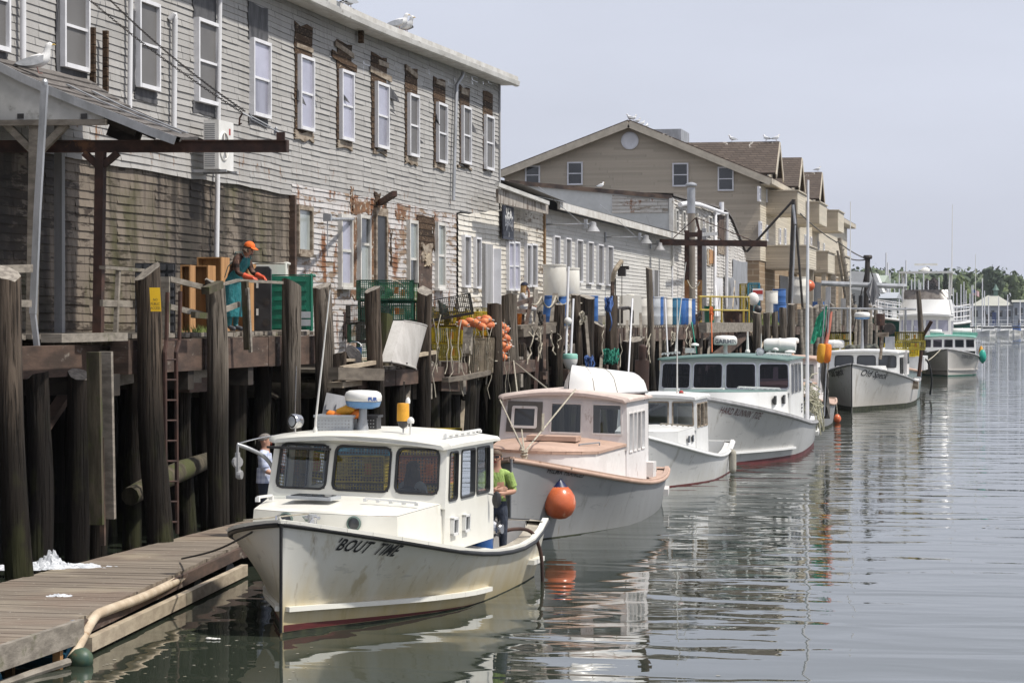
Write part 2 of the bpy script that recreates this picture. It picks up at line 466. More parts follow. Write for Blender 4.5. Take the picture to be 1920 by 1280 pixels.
M['pile_gray']=pile_mat('silver weathered log',(.21,.18,.147),(.08,.066,.052),(.011,.009,.0065))
M['pile_dark']=pile_mat('near black log',(.045,.035,.027),(.022,.017,.013),(.009,.007,.006))  # darkened copy of the log, mostly under-deck shade put into the colour
M['plank_gray']=wmat('gray weathered plank',(.27,.24,.20),(.16,.14,.115),(3,3,9),rough=.85,bump=.6,c3=(.10,.10,.05),s3=(1.5,1.5,1.5),t3=(.6,.7),fine=.2)
M['timber']=wmat('brown wharf timber',(.105,.066,.048),(.05,.033,.025),(1.2,1.2,5),rough=.85,bump=.6,c3=(.22,.19,.16),s3=(2,2,5),t3=(.60,.70),fine=.25)
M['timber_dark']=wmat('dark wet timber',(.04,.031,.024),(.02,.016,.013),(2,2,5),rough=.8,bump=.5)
M['new_wood']=wmat('orange pine',(.46,.25,.10),(.35,.18,.07),(9,9,1.2),rough=.7,c3=(.20,.10,.05),s3=(9,9,9),t3=(.68,.72))
M['pale_wood']=wmat('sunbleached board',(.44,.37,.27),(.32,.26,.19),(3,3,8),rough=.8,bump=.4)
M['moss_wood']=wmat('mossy board',(.095,.078,.05),(.04,.034,.02),(7,7,1.2),.3,.65,c3=(.055,.06,.018),s3=(2,2,1.5),t3=(.5,.62),rough=.9,bump=.8,fine=.3)
M['rust']=wmat('rusted steel',(.065,.030,.021),(.034,.019,.015),(4,4,4),rough=.8,bump=.4,c3=(.15,.07,.035),s3=(3,3,2),t3=(.62,.72))
M['rust_orange']=wmat('peeling yellow steel',(.36,.19,.06),(.20,.09,.04),(3,3,3),rough=.8,c3=(.09,.05,.03),s3=(5,5,3),t3=(.55,.62))
M['black_iron']=wmat('black iron',(.02,.019,.018),(.045,.035,.03),(5,5,5),rough=.6)
M['yellow_paint']=wmat('chipped yellow paint',(.46,.35,.05),(.36,.26,.04),(4,4,4),rough=.6,c3=(.16,.09,.04),s3=(6,6,6),t3=(.6,.66))
M['sign_yellow']=wmat('yellow plastic',(.80,.50,.01),(.74,.45,.01),(3,3,3),rough=.45,fine=.03)
M['rope']=wmat('old rope',(.46,.42,.34),(.30,.27,.21),(12,12,12),rough=.9,fine=.3)
M['rope_green']=wmat('green rope',(.02,.22,.15),(.01,.13,.09),(20,20,20),rough=.85)
M['rope_blue']=wmat('blue rope',(.06,.13,.34),(.03,.07,.2),(20,20,20),rough=.85)
M['rope_dark']=wmat('dark rope',(.05,.045,.04),rough=.9)
M['orange_rope']=wmat('orange hose',(.62,.13,.02),rough=.6)
M['chrome']=wmat('stainless steel',(.55,.55,.56),scale=(2,2,2),rough=.2,metal=.9,fine=.03)
M['black_rubber']=wmat('black rubber',(.014,.014,.015),(.03,.03,.03),(4,4,4),rough=.5)
M['black_plastic']=wmat('black plastic',(.02,.02,.022),(.035,.035,.038),(3,3,3),rough=.45)
M['white_plastic']=wmat('white plastic',(.76,.75,.72),(.66,.65,.61),(2,2,2),rough=.35,fine=.04)
M['tub_white']=wmat('grimy white tub',(.52,.50,.47),(.42,.40,.37),(3,3,1.5),rough=.5,c3=(.30,.22,.14),s3=(5,5,2),t3=(.66,.76))
M['tank_white']=wmat('translucent white tank plastic',(.70,.68,.62),(.58,.55,.49),(1.5,1.5,.7),rough=.4,c3=(.36,.31,.24),s3=(3,3,1),t3=(.66,.76),fine=.06)
M['gray_plastic']=wmat('gray plastic',(.42,.44,.46),(.34,.36,.38),(3,3,3),rough=.4)
M['blue_plastic']=wmat('blue drum plastic',(.035,.125,.36),(.03,.095,.27),(2,2,1),rough=.35,c3=(.16,.22,.34),s3=(3,3,2),t3=(.64,.74))
M['teal_plastic']=wmat('teal drum plastic',(.04,.20,.33),(.03,.14,.24),(2,2,1),rough=.4)
M['green_plastic']=wmat('green tote plastic',(.01,.165,.10),(.01,.125,.075),(2,2,2),rough=.35,c3=(.03,.27,.18),s3=(4,4,2),t3=(.6,.7))
M['orange_pvc']=wmat('orange buoy skin',(.62,.15,.055),(.53,.115,.045),(2,2,2),rough=.3,c3=(.66,.32,.2),s3=(6,6,3),t3=(.60,.70),obj=True)
M['orange_foam']=wmat('orange buoy foam',(.78,.23,.02),(.68,.17,.02),(5,5,5),rough=.6,obj=True)
M['amber_foam']=wmat('amber buoy foam',(.72,.36,.03),(.62,.28,.02),(5,5,5),rough=.6,obj=True)
M['pale_orange']=wmat('faded orange buoy',(.66,.22,.07),(.52,.12,.045),(6,6,6),rough=.6,obj=True,c3=(.75,.66,.55),s3=(5,5,5),t3=(.55,.66))
M['fender_navy']=wmat('navy fender cap',(.012,.018,.07),rough=.4)
M['red']=wmat('red paint',(.40,.03,.025),(.33,.025,.02),(4,4,4),rough=.5)
M['ice']=wmat('crushed ice',(.66,.68,.71),(.42,.44,.47),(9,9,9),rough=.5,bump=.8,bd=.02)
def wire(name,c):return wmat(name,c,tuple(q*.6 for q in c),(6,6,6),rough=.55)
M['wire_green']=wire('green vinyl wire',(.015,.13,.075))
M['wire_lime']=wire('bright green vinyl wire',(.06,.28,.06))
M['wire_yellow']=wire('yellow vinyl wire',(.60,.44,.01))
M['wire_olive']=wire('dull yellow vinyl wire',(.44,.36,.05))
M['wire_black']=wire('black vinyl wire',(.05,.052,.045))
M['wire_orange']=wire('orange vinyl wire',(.66,.20,.02))
M['wire_cyan']=wire('blue vinyl wire',(.03,.28,.42))
M['wire_tan']=wire('bare wire',(.34,.28,.20))
M['net']=wmat('twine netting',(.02,.055,.045),(.09,.07,.05),(9,9,9),rough=.9)
# boats
def hull_mat(name,paint,stain,zlo=.1,zhi=.9,amt=.8,scuff=None,rough=.35):
 """boat paint with run-down scum and rust-brown staining that is thickest at the waterline"""
 t=NT(name);p=t.pos();sx=t.n('SeparateXYZ');t.l(p,sx.inputs[0])
 n1=t.noise(t.map(p,(.8,.8,.8)),1,4)
 c=t.mix(t.step(n1,.35,.7),paint,tuple(q*.9 for q in paint))
 st=t.noise(t.map(p,(2.6,2.6,.35)),1,6,.62)
 h=t.n('MapRange');h.interpolation_type='SMOOTHSTEP'
 t.l(t.math('ADD',sx.outputs[2],t.math('MULTIPLY',t.math('SUBTRACT',st,.5),.9)),h.inputs[0])
 h.inputs[1].default_value=zhi;h.inputs[2].default_value=zlo
 c=t.mix(t.math('MULTIPLY',h.outputs[0],amt),c,stain)
 rn=t.noise(t.map(p,(3.2,3.2,.28),(3,1,0)),1,6,.66)
 c=t.mix(t.math('MULTIPLY',t.step(rn,.56,.70),.55),c,tuple(q*.7 for q in stain))
 r2=t.noise(t.map(p,(5.5,5.5,.5),(8,2,3)),1,5,.7)
 c=t.mix(t.math('MULTIPLY',t.step(r2,.62,.72),.5),c,(.16,.10,.05))
 sc=t.noise(t.map(p,(1.6,1.6,7),(1,5,2)),1,6,.7)
 c=t.mix(t.math('MULTIPLY',t.step(sc,.60,.66),.35),c,tuple(q*.45 for q in paint))
 if scuff:
  sn=t.noise(t.map(p,(2.2,2.2,3)),1,7,.7);c=t.mix(t.step(sn,.62,.68),c,scuff)
 t.base(c,rough,0,.45)
 t.bump(t.noise(t.map(p,(1.1,1.1,1.1)),1,3),.06,.05)
 return t.m
M['hull_cream']=hull_mat('cream hull paint',(.66,.65,.595),(.45,.35,.16),-.1,1.0,.92)
M['hull_gray']=hull_mat('gray hull paint',(.29,.295,.30),(.21,.21,.195),-.2,.6,.6,scuff=(.27,.27,.27),rough=.5)
M['hull_white']=hull_mat('white hull paint',(.66,.66,.65),(.45,.43,.36),-.1,.5,.5)
M['hull_big']=hull_mat('grayish white hull paint',(.50,.50,.49),(.38,.37,.34),-.1,.7,.4)
M['hull_speck']=hull_mat('scuffed white hull paint',(.60,.59,.57),(.34,.29,.22),-.1,1.3,.55,scuff=(.46,.44,.40))
M['hull_tan']=hull_mat('warm gray hull paint',(.52,.50,.47),(.42,.38,.32),-.1,.7,.4)
M['gel_cream']=wmat('cream gelcoat',(.775,.76,.69),(.72,.70,.625),(.8,.8,.8),rough=.32,fine=.04,c3=(.60,.54,.40),s3=(2,2,.5),t3=(.66,.8))
M['gel_white']=wmat('white gelcoat',(.76,.76,.745),(.69,.69,.67),(.9,.9,.9),rough=.32,fine=.04,c3=(.56,.53,.47),s3=(2.2,2.2,.6),t3=(.65,.78))
M['pink']=wmat('pinkish white paint',(.745,.72,.71),(.675,.65,.635),(1.4,1.4,1.4),rough=.55,c3=(.43,.36,.33),s3=(5,5,3),t3=(.62,.7),fine=.08)
M['pink_pale']=wmat('chalky white paint',(.73,.71,.69),(.65,.62,.60),(1.4,1.4,1.4),rough=.55,c3=(.48,.42,.38),s3=(5,5,3),t3=(.62,.7),fine=.08)
M['salmon']=wmat('salmon deck paint',(.50,.345,.265),(.43,.295,.225),(2,2,2),rough=.6,c3=(.30,.19,.13),s3=(5,5,5),t3=(.62,.70))
M['sea_green']=wmat('sea green paint',(.14,.225,.205),(.11,.185,.17),(2,2,2),rough=.5)
M['mint']=wmat('mint paint',(.22,.46,.38),(.18,.40,.33),(2,2,2),rough=.5)
M['deck_gray']=wmat('gray deck paint',(.36,.35,.32),(.25,.24,.21),(2,2,2),rough=.7)
M['washboard']=wmat('worn washboard',(.42,.38,.31),(.27,.24,.19),(3,3,3),rough=.7,c3=(.15,.13,.10),s3=(4,4,4),t3=(.6,.68))
M['boot_red']=wmat('red antifouling',(.12,.02,.02),(.085,.015,.015),(2,2,2),rough=.6)
M['boot_dark']=wmat('dark weed at the waterline',(.035,.04,.018),(.015,.018,.010),(5,5,5),rough=.8)
M['boot_green']=wmat('green antifouling',(.012,.09,.065),rough=.6)
M['dark_green']=wmat('dark green hull',(.005,.075,.055),(.004,.06,.045),(2,2,2),rough=.3)
M['letter_black']=wmat('black lettering',(.022,.022,.026),rough=.5,fine=0)
M['letter_maroon']=wmat('maroon lettering',(.10,.03,.03),rough=.5,fine=0)
M['letter_white']=wmat('white lettering',(.75,.75,.75),rough=.5,fine=0)
M['letter_gray']=wmat('gray lettering',(.16,.17,.19),rough=.5,fine=0)
M['letter_blue']=wmat('blue lettering',(.05,.10,.30),rough=.5,fine=0)
M['glass']=glass_mat('cabin glass',(.62,.66,.66),k=.03)
M['glass_dark']=glass_mat('tinted cabin glass',(.07,.06,.085),k=.0,gloss=.55)
M['radar_blue']=wmat('blue plastic',(.11,.25,.47),rough=.4)
# people
M['skin']=wmat('skin',(.46,.26,.18),(.42,.22,.15),(9,9,9),rough=.55,fine=.03)
M['hair_brown']=wmat('brown hair',(.07,.045,.028),(.12,.08,.05),(30,30,8),rough=.7)
M['hair_blonde']=wmat('blonde hair',(.42,.27,.11),(.26,.15,.06),(40,40,8),rough=.6)
M['hair_gray']=wmat('short greying hair',(.13,.11,.095),(.22,.20,.18),(40,40,40),rough=.8)
def check_mat(name,a,b,c,s=14.0):
 t=NT(name);p=t.obj();sx=t.n('SeparateXYZ');t.l(p,sx.inputs[0])
 def band(o):return t.step(t.math('PINGPONG',t.math('MULTIPLY',o,s),1.0),.45,.55)
 h=t.math('ADD',t.math('MULTIPLY',band(sx.outputs[2]),.5),t.math('MULTIPLY',band(t.math('ADD',sx.outputs[0],sx.outputs[1])),.5))
 t.base(t.mix(t.step(h,.6,.9),t.mix(t.step(h,.1,.4),a,b),c),.85,0,.2)
 return t.m
M['plaid_brown']=check_mat('brown plaid cloth',(.17,.10,.075),(.08,.045,.035),(.022,.015,.013))
M['plaid_pale']=check_mat('pale blue checked cloth',(.58,.62,.72),(.48,.52,.64),(.35,.40,.54),22)
M['lime_cloth']=wmat('lime cotton',(.32,.44,.13),(.24,.34,.095),(9,9,5),rough=.9,obj=True,bump=.9,bd=.03)
M['jeans']=wmat('dark denim',(.04,.05,.075),(.02,.026,.04),(9,9,5),rough=.9,obj=True,bump=.9,bd=.03)
M['oilskin']=wmat('teal oilskin',(.02,.20,.22),(.012,.145,.165),(8,8,3),rough=.5,obj=True,bump=1.0,bd=.04)
M['orange_cap']=wmat('orange cloth',(.80,.16,.02),(.70,.13,.02),(9,9,9),rough=.8,obj=True)
M['glove']=wmat('orange rubber glove',(.66,.11,.045),(.55,.08,.035),(9,9,9),rough=.45,obj=True)
M['boot']=wmat('gray rubber boot',(.07,.075,.085),rough=.5,obj=True)
M['gray_cloth']=wmat('pale gray cotton',(.46,.46,.47),(.38,.38,.39),(6,6,6),rough=.9,obj=True)
M['navy_cloth']=wmat('navy cloth',(.015,.02,.04),rough=.9,obj=True)
# birds
M['gull_white']=wmat('white feathers',(.78,.78,.77),(.66,.66,.66),(9,9,9),rough=.8,obj=True)
M['gull_gray']=wmat('gray wing feathers',(.27,.28,.30),(.21,.22,.235),(9,9,9),rough=.8,obj=True)
M['gull_brown']=wmat('mottled brown feathers',(.33,.29,.25),(.16,.135,.115),(28,28,28),rough=.8,obj=True)
M['beak']=wmat('yellow beak',(.65,.42,.06),rough=.5,obj=True,fine=0)
M['gull_leg']=wmat('pink legs',(.55,.33,.28),rough=.6,obj=True,fine=0)
def block_mat():
 t=NT('tan concrete block');uv=t.n('UVMap').outputs[0]
 b=t.n('TexBrick');t.l(uv,b.inputs['Vector'])
 b.inputs['Color1'].default_value=(.27,.19,.115,1);b.inputs['Color2'].default_value=(.22,.155,.095,1);b.inputs['Mortar'].default_value=(.42,.35,.25,1)
 b.inputs['Scale'].default_value=1.0;b.inputs['Mortar Size'].default_value=.02;b.inputs['Brick Width'].default_value=.8;b.inputs['Row Height'].default_value=.4
 t.base(b.outputs[0],.85);return t.m
M['block']=block_mat()
M['leaf']=wmat('tree leaves',(.075,.105,.035),(.05,.078,.026),(.25,.25,.25),rough=.7,fine=.2)
M['leaf_dark']=wmat('dark spruce needles',(.028,.048,.026),(.042,.066,.03),(.4,.4,.4),rough=.8,fine=.2)
M['leaf_light']=wmat('yellow green leaves',(.095,.13,.03),(.06,.09,.025),(.3,.3,.3),rough=.7,fine=.2)
M['bark']=wmat('bark',(.06,.048,.036),rough=.9)
M['grass']=wmat('rank grass',(.10,.16,.03),(.16,.17,.05),(4,4,4),rough=.8)
# ---------------------------------------------------------------- builders shared by the buildings
def siding(O,du,n,s0,s1,zbot,ztop,e=.13,step=1.0,proud=.022,jit=.004,warp=0.0,seed=1):
 """clapboards as real overlapping boards on a wall: O origin, du along it, n outwards"""
 mb=MB();mb.uv=[]
 O,du,n=Vector(O),Vector(du).normalized(),Vector(n).normalized()
 R=random.Random(seed)
 zb=zbot if callable(zbot)else(lambda s:zbot)
 zt=ztop if callable(ztop)else(lambda s:ztop)
 N=max(1,int(math.ceil((s1-s0)/step)))
 S=[s0+(s1-s0)*i/N for i in range(N+1)]
 zmin=min(zb(s)for s in S)-.3;zmax=max(zt(s)for s in S)+.3
 k0,k1=int(floor(zmin/e)),int(math.ceil(zmax/e))
 def wz(s,z):return warp*(nz(s*.13+seed,z*.35)+.5*nz(s*.7,z*.9+seed))
 for k in range(k0,k1):
  for i in range(N):
   a,b=S[i],S[i+1]
   q=[]
   for s in(a,b):
    lo=max(k*e+wz(s,k*e),zb(s));hi=min((k+1)*e+wz(s,(k+1)*e),zt(s))
    q.append((s,lo,hi))
   if all(h-l<.004 for _,l,h in q):continue
   j=R.uniform(-jit,jit);pr=proud+j
   P=[]
   for s,lo,hi in q:
    hi=max(hi,lo+.001)
    f0=pr*(1-min(1,max(0,(lo-k*e)/e)))
    P+=[O+du*s+n*f0+V(0,0,lo),O+du*s+n*(.002)+V(0,0,hi),O+du*s+n*(-.001)+V(0,0,lo+j)]
   mb.add(P,[(0,3,4,1),(2,5,3,0)])
   for s,lo,hi in q:
    mb.uv+=[(s,k+.1),(s,k+.9),(s,k+.05)]
 return mb
class Wall:
 """a plane to hang windows on"""
 def __init__(s,O,du,n):s.O,s.du,s.n=Vector(O),Vector(du).normalized(),Vector(n).normalized()
 def p(s,a,z,off=0.0):return s.O+s.du*a+s.n*off+V(0,0,z)
 def bar(s,mb,a0,a1,z0,z1,o0,o1,mi=0):
  P=[s.p(a,z,o)for o in(o0,o1)for a,z in((a0,z0),(a1,z0),(a1,z1),(a0,z1))]
  mb.add(P,[(3,2,1,0),(4,5,6,7),(0,1,5,4),(1,2,6,5),(2,3,7,6),(3,0,4,7)],mi)
 def window(s,parent,a0,a1,z0,z1,frame,pane,w=.09,meet=True,off=.03,depth=.07,sill=None,pane2=None,meetz=.5):
  mb=MB()
  s.bar(mb,a0,a0+w,z0,z1,-.02,off+depth);s.bar(mb,a1-w,a1,z0,z1,-.02,off+depth)
  s.bar(mb,a0+w,a1-w,z1-w,z1,-.02,off+depth-.003);s.bar(mb,a0+w,a1-w,z0,z0+w*1.1,-.02,off+depth+.01)
  zm=z0+(z1-z0)*meetz
  if meet:s.bar(mb,a0+w,a1-w,zm-w*.35,zm+w*.35,-.02,off+depth*.55)
  if sill:s.bar(mb,a0-.05,a1+.05,z0-.06,z0-.002,-.02,off+depth+.05)
  f=mb.build('window',frame,parent)
  pb=MB();s.bar(pb,a0+w*.9,a1-w*.9,z0+w,(zm if pane2 else z1-w*.9),-.02,off+depth*.2-.012)
  pb.build('pane',pane,f)
  if pane2:
   pb=MB();s.bar(pb,a0+w*.9,a1-w*.9,zm,z1-w*.9,-.02,off+depth*.2)
   pb.build('pane',pane2,f)
  return f
 def patch(s,mb,a0,a1,z0,z1,off=.028,th=.012,rag=.05,seed=0,mi=0):
  R=random.Random(seed);pts=[]
  def side(p,q,n,dirv):
   for i in range(n):
    t=i/n;e=R.uniform(-rag,rag*.4)if i else 0
    pts.append((p[0]+(q[0]-p[0])*t+dirv[0]*e,p[1]+(q[1]-p[1])*t+dirv[1]*e))
  side((a0,z0),(a1,z0),4,(0,-1));side((a1,z0),(a1,z1),9,(1,0));side((a1,z1),(a0,z1),3,(0,1));side((a0,z1),(a0,z0),9,(-1,0))
  mb.prism([s.p(a,z,off)for a,z in pts],s.n*th,mi)
  # ================================================================ the setting: water, sea bed, bank under the wharf
WX=-16.5
DECK_Z=3.7
def yz(px,py,X=WX):
 p=on_x(px,py,X);return p.y,p.z
def water():
 mb=MB()
 xs=[-560,-200,-60,-30,-14,0,15,60,250,700,1000];ys=[-40,0,30,60,100,200,400,700,960]
 mb.sheet([[V(x,y,0)for x in xs]for y in ys])
 t=NT('harbour water');p=t.pos()
 a=t.noise(t.map(p,(.34,.85,1)),1.0,1.5,.45,.5)
 b=t.noise(t.map(p,(2.1,3.0,1),(4,2,0)),1.0,2.0,.5,.2)
 c=t.noise(t.map(p,(9,13,1),(1,7,0)),1.0,2.0,.5)
 sx=t.n('SeparateXYZ');t.l(p,sx.inputs[0])
 # the sheltered strip along the floats lies calmer than the open channel
 calm=t.n('MapRange');calm.interpolation_type='SMOOTHSTEP'
 t.l(t.math('ADD',sx.outputs[1],t.math('MULTIPLY',sx.outputs[0],2.0)),calm.inputs[0])
 calm.inputs[1].default_value=10;calm.inputs[2].default_value=62
 patch=t.step(t.noise(t.map(p,(.03,.02,1)),1,3),.3,.7)
 k=t.math('MULTIPLY_ADD',calm.outputs[0],.85,.15)
 h=t.math('ADD',t.math('MULTIPLY',a,t.math('MULTIPLY_ADD',calm.outputs[0],.34,.34)),t.math('MULTIPLY',t.math('MULTIPLY',b,.07),k))
 h=t.math('ADD',h,t.math('MULTIPLY',t.math('MULTIPLY',c,.006),t.math('MULTIPLY',calm.outputs[0],t.math('ADD',patch,.15))))
 t.base((.032,.040,.029),.015,0,.5)
 t.b.inputs['IOR'].default_value=1.48
 t.bump(h,1.0,.075)
 o=mb.build('water',t.m,loc=(0,0,0));o['kind']='structure'
water()
def bank():
 mb=MB()
 mb.box((-40,120,1.0),(38,320,5.2))
 o=mb.build('ground',wmat('fill behind the wharf',(.05,.045,.04),rough=.95));o['kind']='structure'
 mb=MB();mb.box((0,400,-4.2),(4000,1500,1))
bank()
# ================================================================ the old warehouse
W=Wall((WX,0,0),(0,1,0),(1,0,0))
Y_END=yz(935,300)[0]
EAVE=sorted([yz(-300,-330)[:2],yz(100,-175),yz(380,-68),yz(550,6),yz(674,60),yz(806,109),yz(940,160)])
def eave(s):return interp(EAVE,s)
GB=sorted([yz(px,py)for px,py in((-300,250),(0,283),(100,290),(200,309),(310,326),(400,341),(500,357),(546,366))])
Y_SPLIT=yz(546,400)[0]
Y_WHITE=yz(855,500)[0]
def gb(s):return interp(GB,s)if s<Y_SPLIT+.01 else DECK_Z
wh=thing('old_warehouse','long two storey gray clapboard warehouse with torn openings above its upper windows','building',(WX-5,50,DECK_Z))
siding(W.O,W.du,W.n,26,Y_SPLIT,lambda s:gb(s)+.05*nz(s*2.2),eave,step=.8,warp=.035,jit=.009,seed=3).build('clapboard_wall',M['gray_siding'],wh,fix=False)
siding(W.O,W.du,W.n,Y_SPLIT,Y_END,lambda s:yz(700,372)[1]if s<Y_WHITE else yz(890,402)[1],eave,step=.8,warp=.035,jit=.009,seed=3).build('clapboard_wall',M['gray_siding'],wh,fix=False)
siding(W.O,W.du,W.n,Y_SPLIT,Y_WHITE,2.9,lambda s:yz(700,372)[1]+.02,step=.9,warp=.07,jit=.007,seed=8).build('peeling_wall',M['gray_low'],wh,fix=False)
siding(W.O-V(.05,0,0),W.du,W.n,26,Y_SPLIT,DECK_Z-.25,lambda s:gb(s)+.12,e=.145,step=.7,warp=.05,jit=.014,proud=.022,seed=5).build('bare_wood_wall',M['brown_siding'],wh,fix=False)
mb=MB()
mb.box((WX-6.05,(26+Y_END)/2,6.6),(12,Y_END-26-.02,6.9))
mb.build('inner_wall',M['timber_dark'],wh)
mb=MB()
s2=siding((WX,Y_END,0),(-1,0,0),(0,1,0),0,12,DECK_Z,eave(Y_END),step=6,seed=4);s2.build('end_wall',M['gray_siding'],wh,fix=False)
# roof: low slope, a pale edge strip all along the eave
S=[26+(Y_END+.35-26)*i/26 for i in range(27)]
mb=MB()
for xo,zo,flip in((.40,.10,0),):
 rows=[[V(WX+.42,s,eave(s)+.10),V(WX-6,s,eave(s)+1.1),V(WX-12.4,s,eave(s)+.1)]for s in S]
 mb.sheet(rows)
mb.build('roof',M['roof_gray'],wh)
mb=MB()
def strip(mb,x0,x1,za,zb_,S,mi=0):
 rows=[]
 for s in S:
  z=eave(s)
  rows.append([V(x0,s,z+za),V(x1,s,z+za),V(x1,s,z+zb_),V(x0,s,z+zb_),V(x0,s,z+za)])
 mb.sheet(rows,mi)
 for s in(S[0],S[-1]):
  z=eave(s);mb.add([V(x0,s,z+za),V(x1,s,z+za),V(x1,s,z+zb_),V(x0,s,z+zb_)],[(0,1,2,3)],mi)
strip(mb,WX+.02,WX+.40,-.02,.09,S)
mb.build('soffit',M['old_white'],wh)
mb=MB()
rows=[]
for s in S:
 z=eave(s)
 rows.append([V(WX+.405+.11*(1-cos(a)),s,z+.02+.0+(-.09*sin(a)))for a in(0,.6,1.2,1.9,2.5)]+[V(WX+.62,s,z+.10),V(WX+.60,s,z+.115)])
mb.sheet(rows);mb.build('gutter',M['gutter'],wh,smooth=50)
mb=MB();strip(mb,WX+.38,WX+.56,.125,.25,S);mb.build('roof_edge',M['old_white'],wh)
# upper windows: frame px (left, right, top, bottom)
UP=[(-28,7,-100,95,'s'),(109,157,-28,131,'s'),(251,290,2,168,'s'),(362,401,39,195,'s'),(466,499,76,220,'l'),(555,581,106,245,'l'),(633,656,133,264,'l'),(700,722,156,279,'l'),(761,779,177,294,'s'),(815,832,194,306,'s'),(862,877,200,308,'s'),(905,920,217,319,'s')]
def rect(l,r,t,b,X=WX):
 c=(l+r)/2
 return yz(l,t,X)[0],yz(r,t,X)[0],yz(c,b,X)[1],yz(c,t,X)[1]
for l,r,t,b,k in UP:
 a0,a1,z0,z1=rect(l,r,t,b)
 W.window(wh,a0,a1,z0,z1,M['white_paint'],M['screen' if k=='s' else('lav_low' if int(l)%3 else 'lav_pane')],w=.07,off=.06,pane2=None if k=='s' else M['lav_pane'])
 # torn openings
def patch(l,r,t,b,m,name,seed,th=.012,off=.024,rag=.05):
 a0,a1,z0,z1=rect(l,r,t,b)
 mb=MB();W.patch(mb,a0,a1,z0,z1,off,th,rag,seed)
 return mb.build(name,m,wh)
for i,(l,r,t,b)in enumerate([(102,161,-60,166),(359,403,-30,39),(463,500,9,78),(359,402,193,217),(464,500,217,237),(249,292,165,191),(243,251,20,170),(-40,12,60,108)]):
 patch(l,r,t,b,M['tar'],'tar_paper',i)
for i,(l,r,t,b)in enumerate([(550,584,46,250),(629,658,79,268),(694,723,103,283),(757,781,125,298),(811,833,147,309),(860,879,162,311),(904,922,174,322)]):
 patch(l,r,t,b,M['rot'],'torn_opening',20+i,rag=.09)
for i,(l,r,t,b)in enumerate([(549,585,247,265),(629,657,266,281),(697,722,281,291),(757,780,295,310),(811,832,307,318),(856,882,312,318)]):
 patch(l,r,t,b,M['torn'],'sill_board',40+i,th=.04,off=.02,rag=.08)
for i,(l,r,t,b,tilt)in enumerate([(552,583,86,94,.0),(625,660,91,101,-.1),(619,665,111,125,-.12),(706,725,115,125,0),(691,731,135,146,-.05),(758,780,132,142,-.1),(815,831,152,160,0),(862,876,167,178,0)]):
 a0,a1,z0,z1=rect(l,r,t,b);mb=MB()
 mb.beam(W.p(a0,(z0+z1)/2-tilt,.05),W.p(a1,(z0+z1)/2+tilt*.4,.05),.025,max(.09,(z1-z0)))
 mb.build('nailed_board',M['torn']if i!=2 else M['rot'],wh)
 # flaps of paper hanging beside the windows
for i,(px,t,b,dx)in enumerate([(553,168,196,5),(637,175,192,4),(727,166,190,9),(727,205,215,3),(815,213,236,-3),(879,228,250,4),(923,262,280,3),(586,176,186,5),(780,260,270,4)]):
 y0,z0=yz(px,b);y1,z1=yz(px+dx,t);mb=MB()
 mb.prism([W.p(y0,z0+.1,.05),W.p(y1+.12,z0,.16),W.p(y1+.05,(z0+z1)/2,.10),W.p(y0,z1,.05)],V(.012,0,0));mb.build('torn_flap',M['tar'],wh)
 # lower storey
M['rusty_boards']=wmat('rust stained bare boards',(.23,.115,.055),(.12,.065,.036),(3,3,7),rough=.85,c3=(.42,.38,.32),s3=(4,4,8),t3=(.56,.64),fine=.25)
f=W.window(wh,*rect(551,579,386,477),M['torn'],M['curtain_pane'],w=.10,meet=False,off=.05,sill=True)
f=W.window(wh,*rect(632,654,402,538),M['old_white'],M['lav_pane'],w=.09,off=.05,sill=True)
f=W.window(wh,*rect(668,688,403,540),M['old_white'],M['curtain_pane'],w=.09,off=.05,pane2=M['dark_pane'],meetz=.6)
a0,a1,z0,z1=rect(701,719,405,575);mb=MB();W.bar(mb,a0,a1,z0,z1,.0,.06);mb.build('door',M['black_plastic'],wh)
mb=MB();W.bar(mb,a0-.12,a0,z0,z1,.0,.10);W.bar(mb,a1,a1+.12,z0,z1,0,.10);W.bar(mb,a0-.12,a1+.12,z1,z1+.2,0,.1);mb.build('door_frame',M['torn'],wh)
f=W.window(wh,*rect(761,777,413,545),M['old_white'],M['dark_pane'],w=.09,off=.05,pane2=M['curtain_pane'],meetz=.45)
f=W.window(wh,*rect(814,829,417,541),M['old_white'],M['curtain_pane'],w=.09,off=.05,sill=True)
patch(780,809,405,472,M['rot'],'rotten_hole',61,rag=.12);patch(782,807,470,600,M['timber'],'plank_door',62,th=.03)
patch(787,806,455,492,M['torn'],'splintered_board',63,th=.05,off=.04,rag=.18);patch(791,801,474,500,M['pale_wood'],'splintered_board',64,th=.05,off=.06,rag=.12)
patch(700,712,360,405,M['rot'],'rotten_hole',65,rag=.1)
patch(641,652,585,640,M['rust'],'rotten_hole',66,rag=.15)
for i,(l,r,t,b)in enumerate([(689,701,402,540),(719,725,372,420),(655,667,405,560),(730,734,430,500),(658,692,374,403),(610,622,600,625),(655,661,350,400),(740,760,396,412),(809,814,405,470)]):
 patch(l,r,t,b,M['rusty_boards']if i in(0,2,4,6,7)else M['rot'],'bare_strip',70+i,th=.008,off=.021,rag=.12)
mb=MB();p=on_x(712,381,WX+.1);q=on_x(740,363,WX+1.2);mb.beam(p,q,.12,.14);mb.build('broken_beam',M['rust'],wh)
mb=MB();a,z0=yz(546,366);W.bar(mb,a-.04,a+.10,DECK_Z,z0,-.05,.10);mb.build('corner_board',M['timber'],wh)
mb=MB();a=Y_END;W.bar(mb,a-.10,a+.04,yz(935,364)[1],eave(a)-.02,-.02,.06);mb.build('corner_board',M['gray_post'],wh)
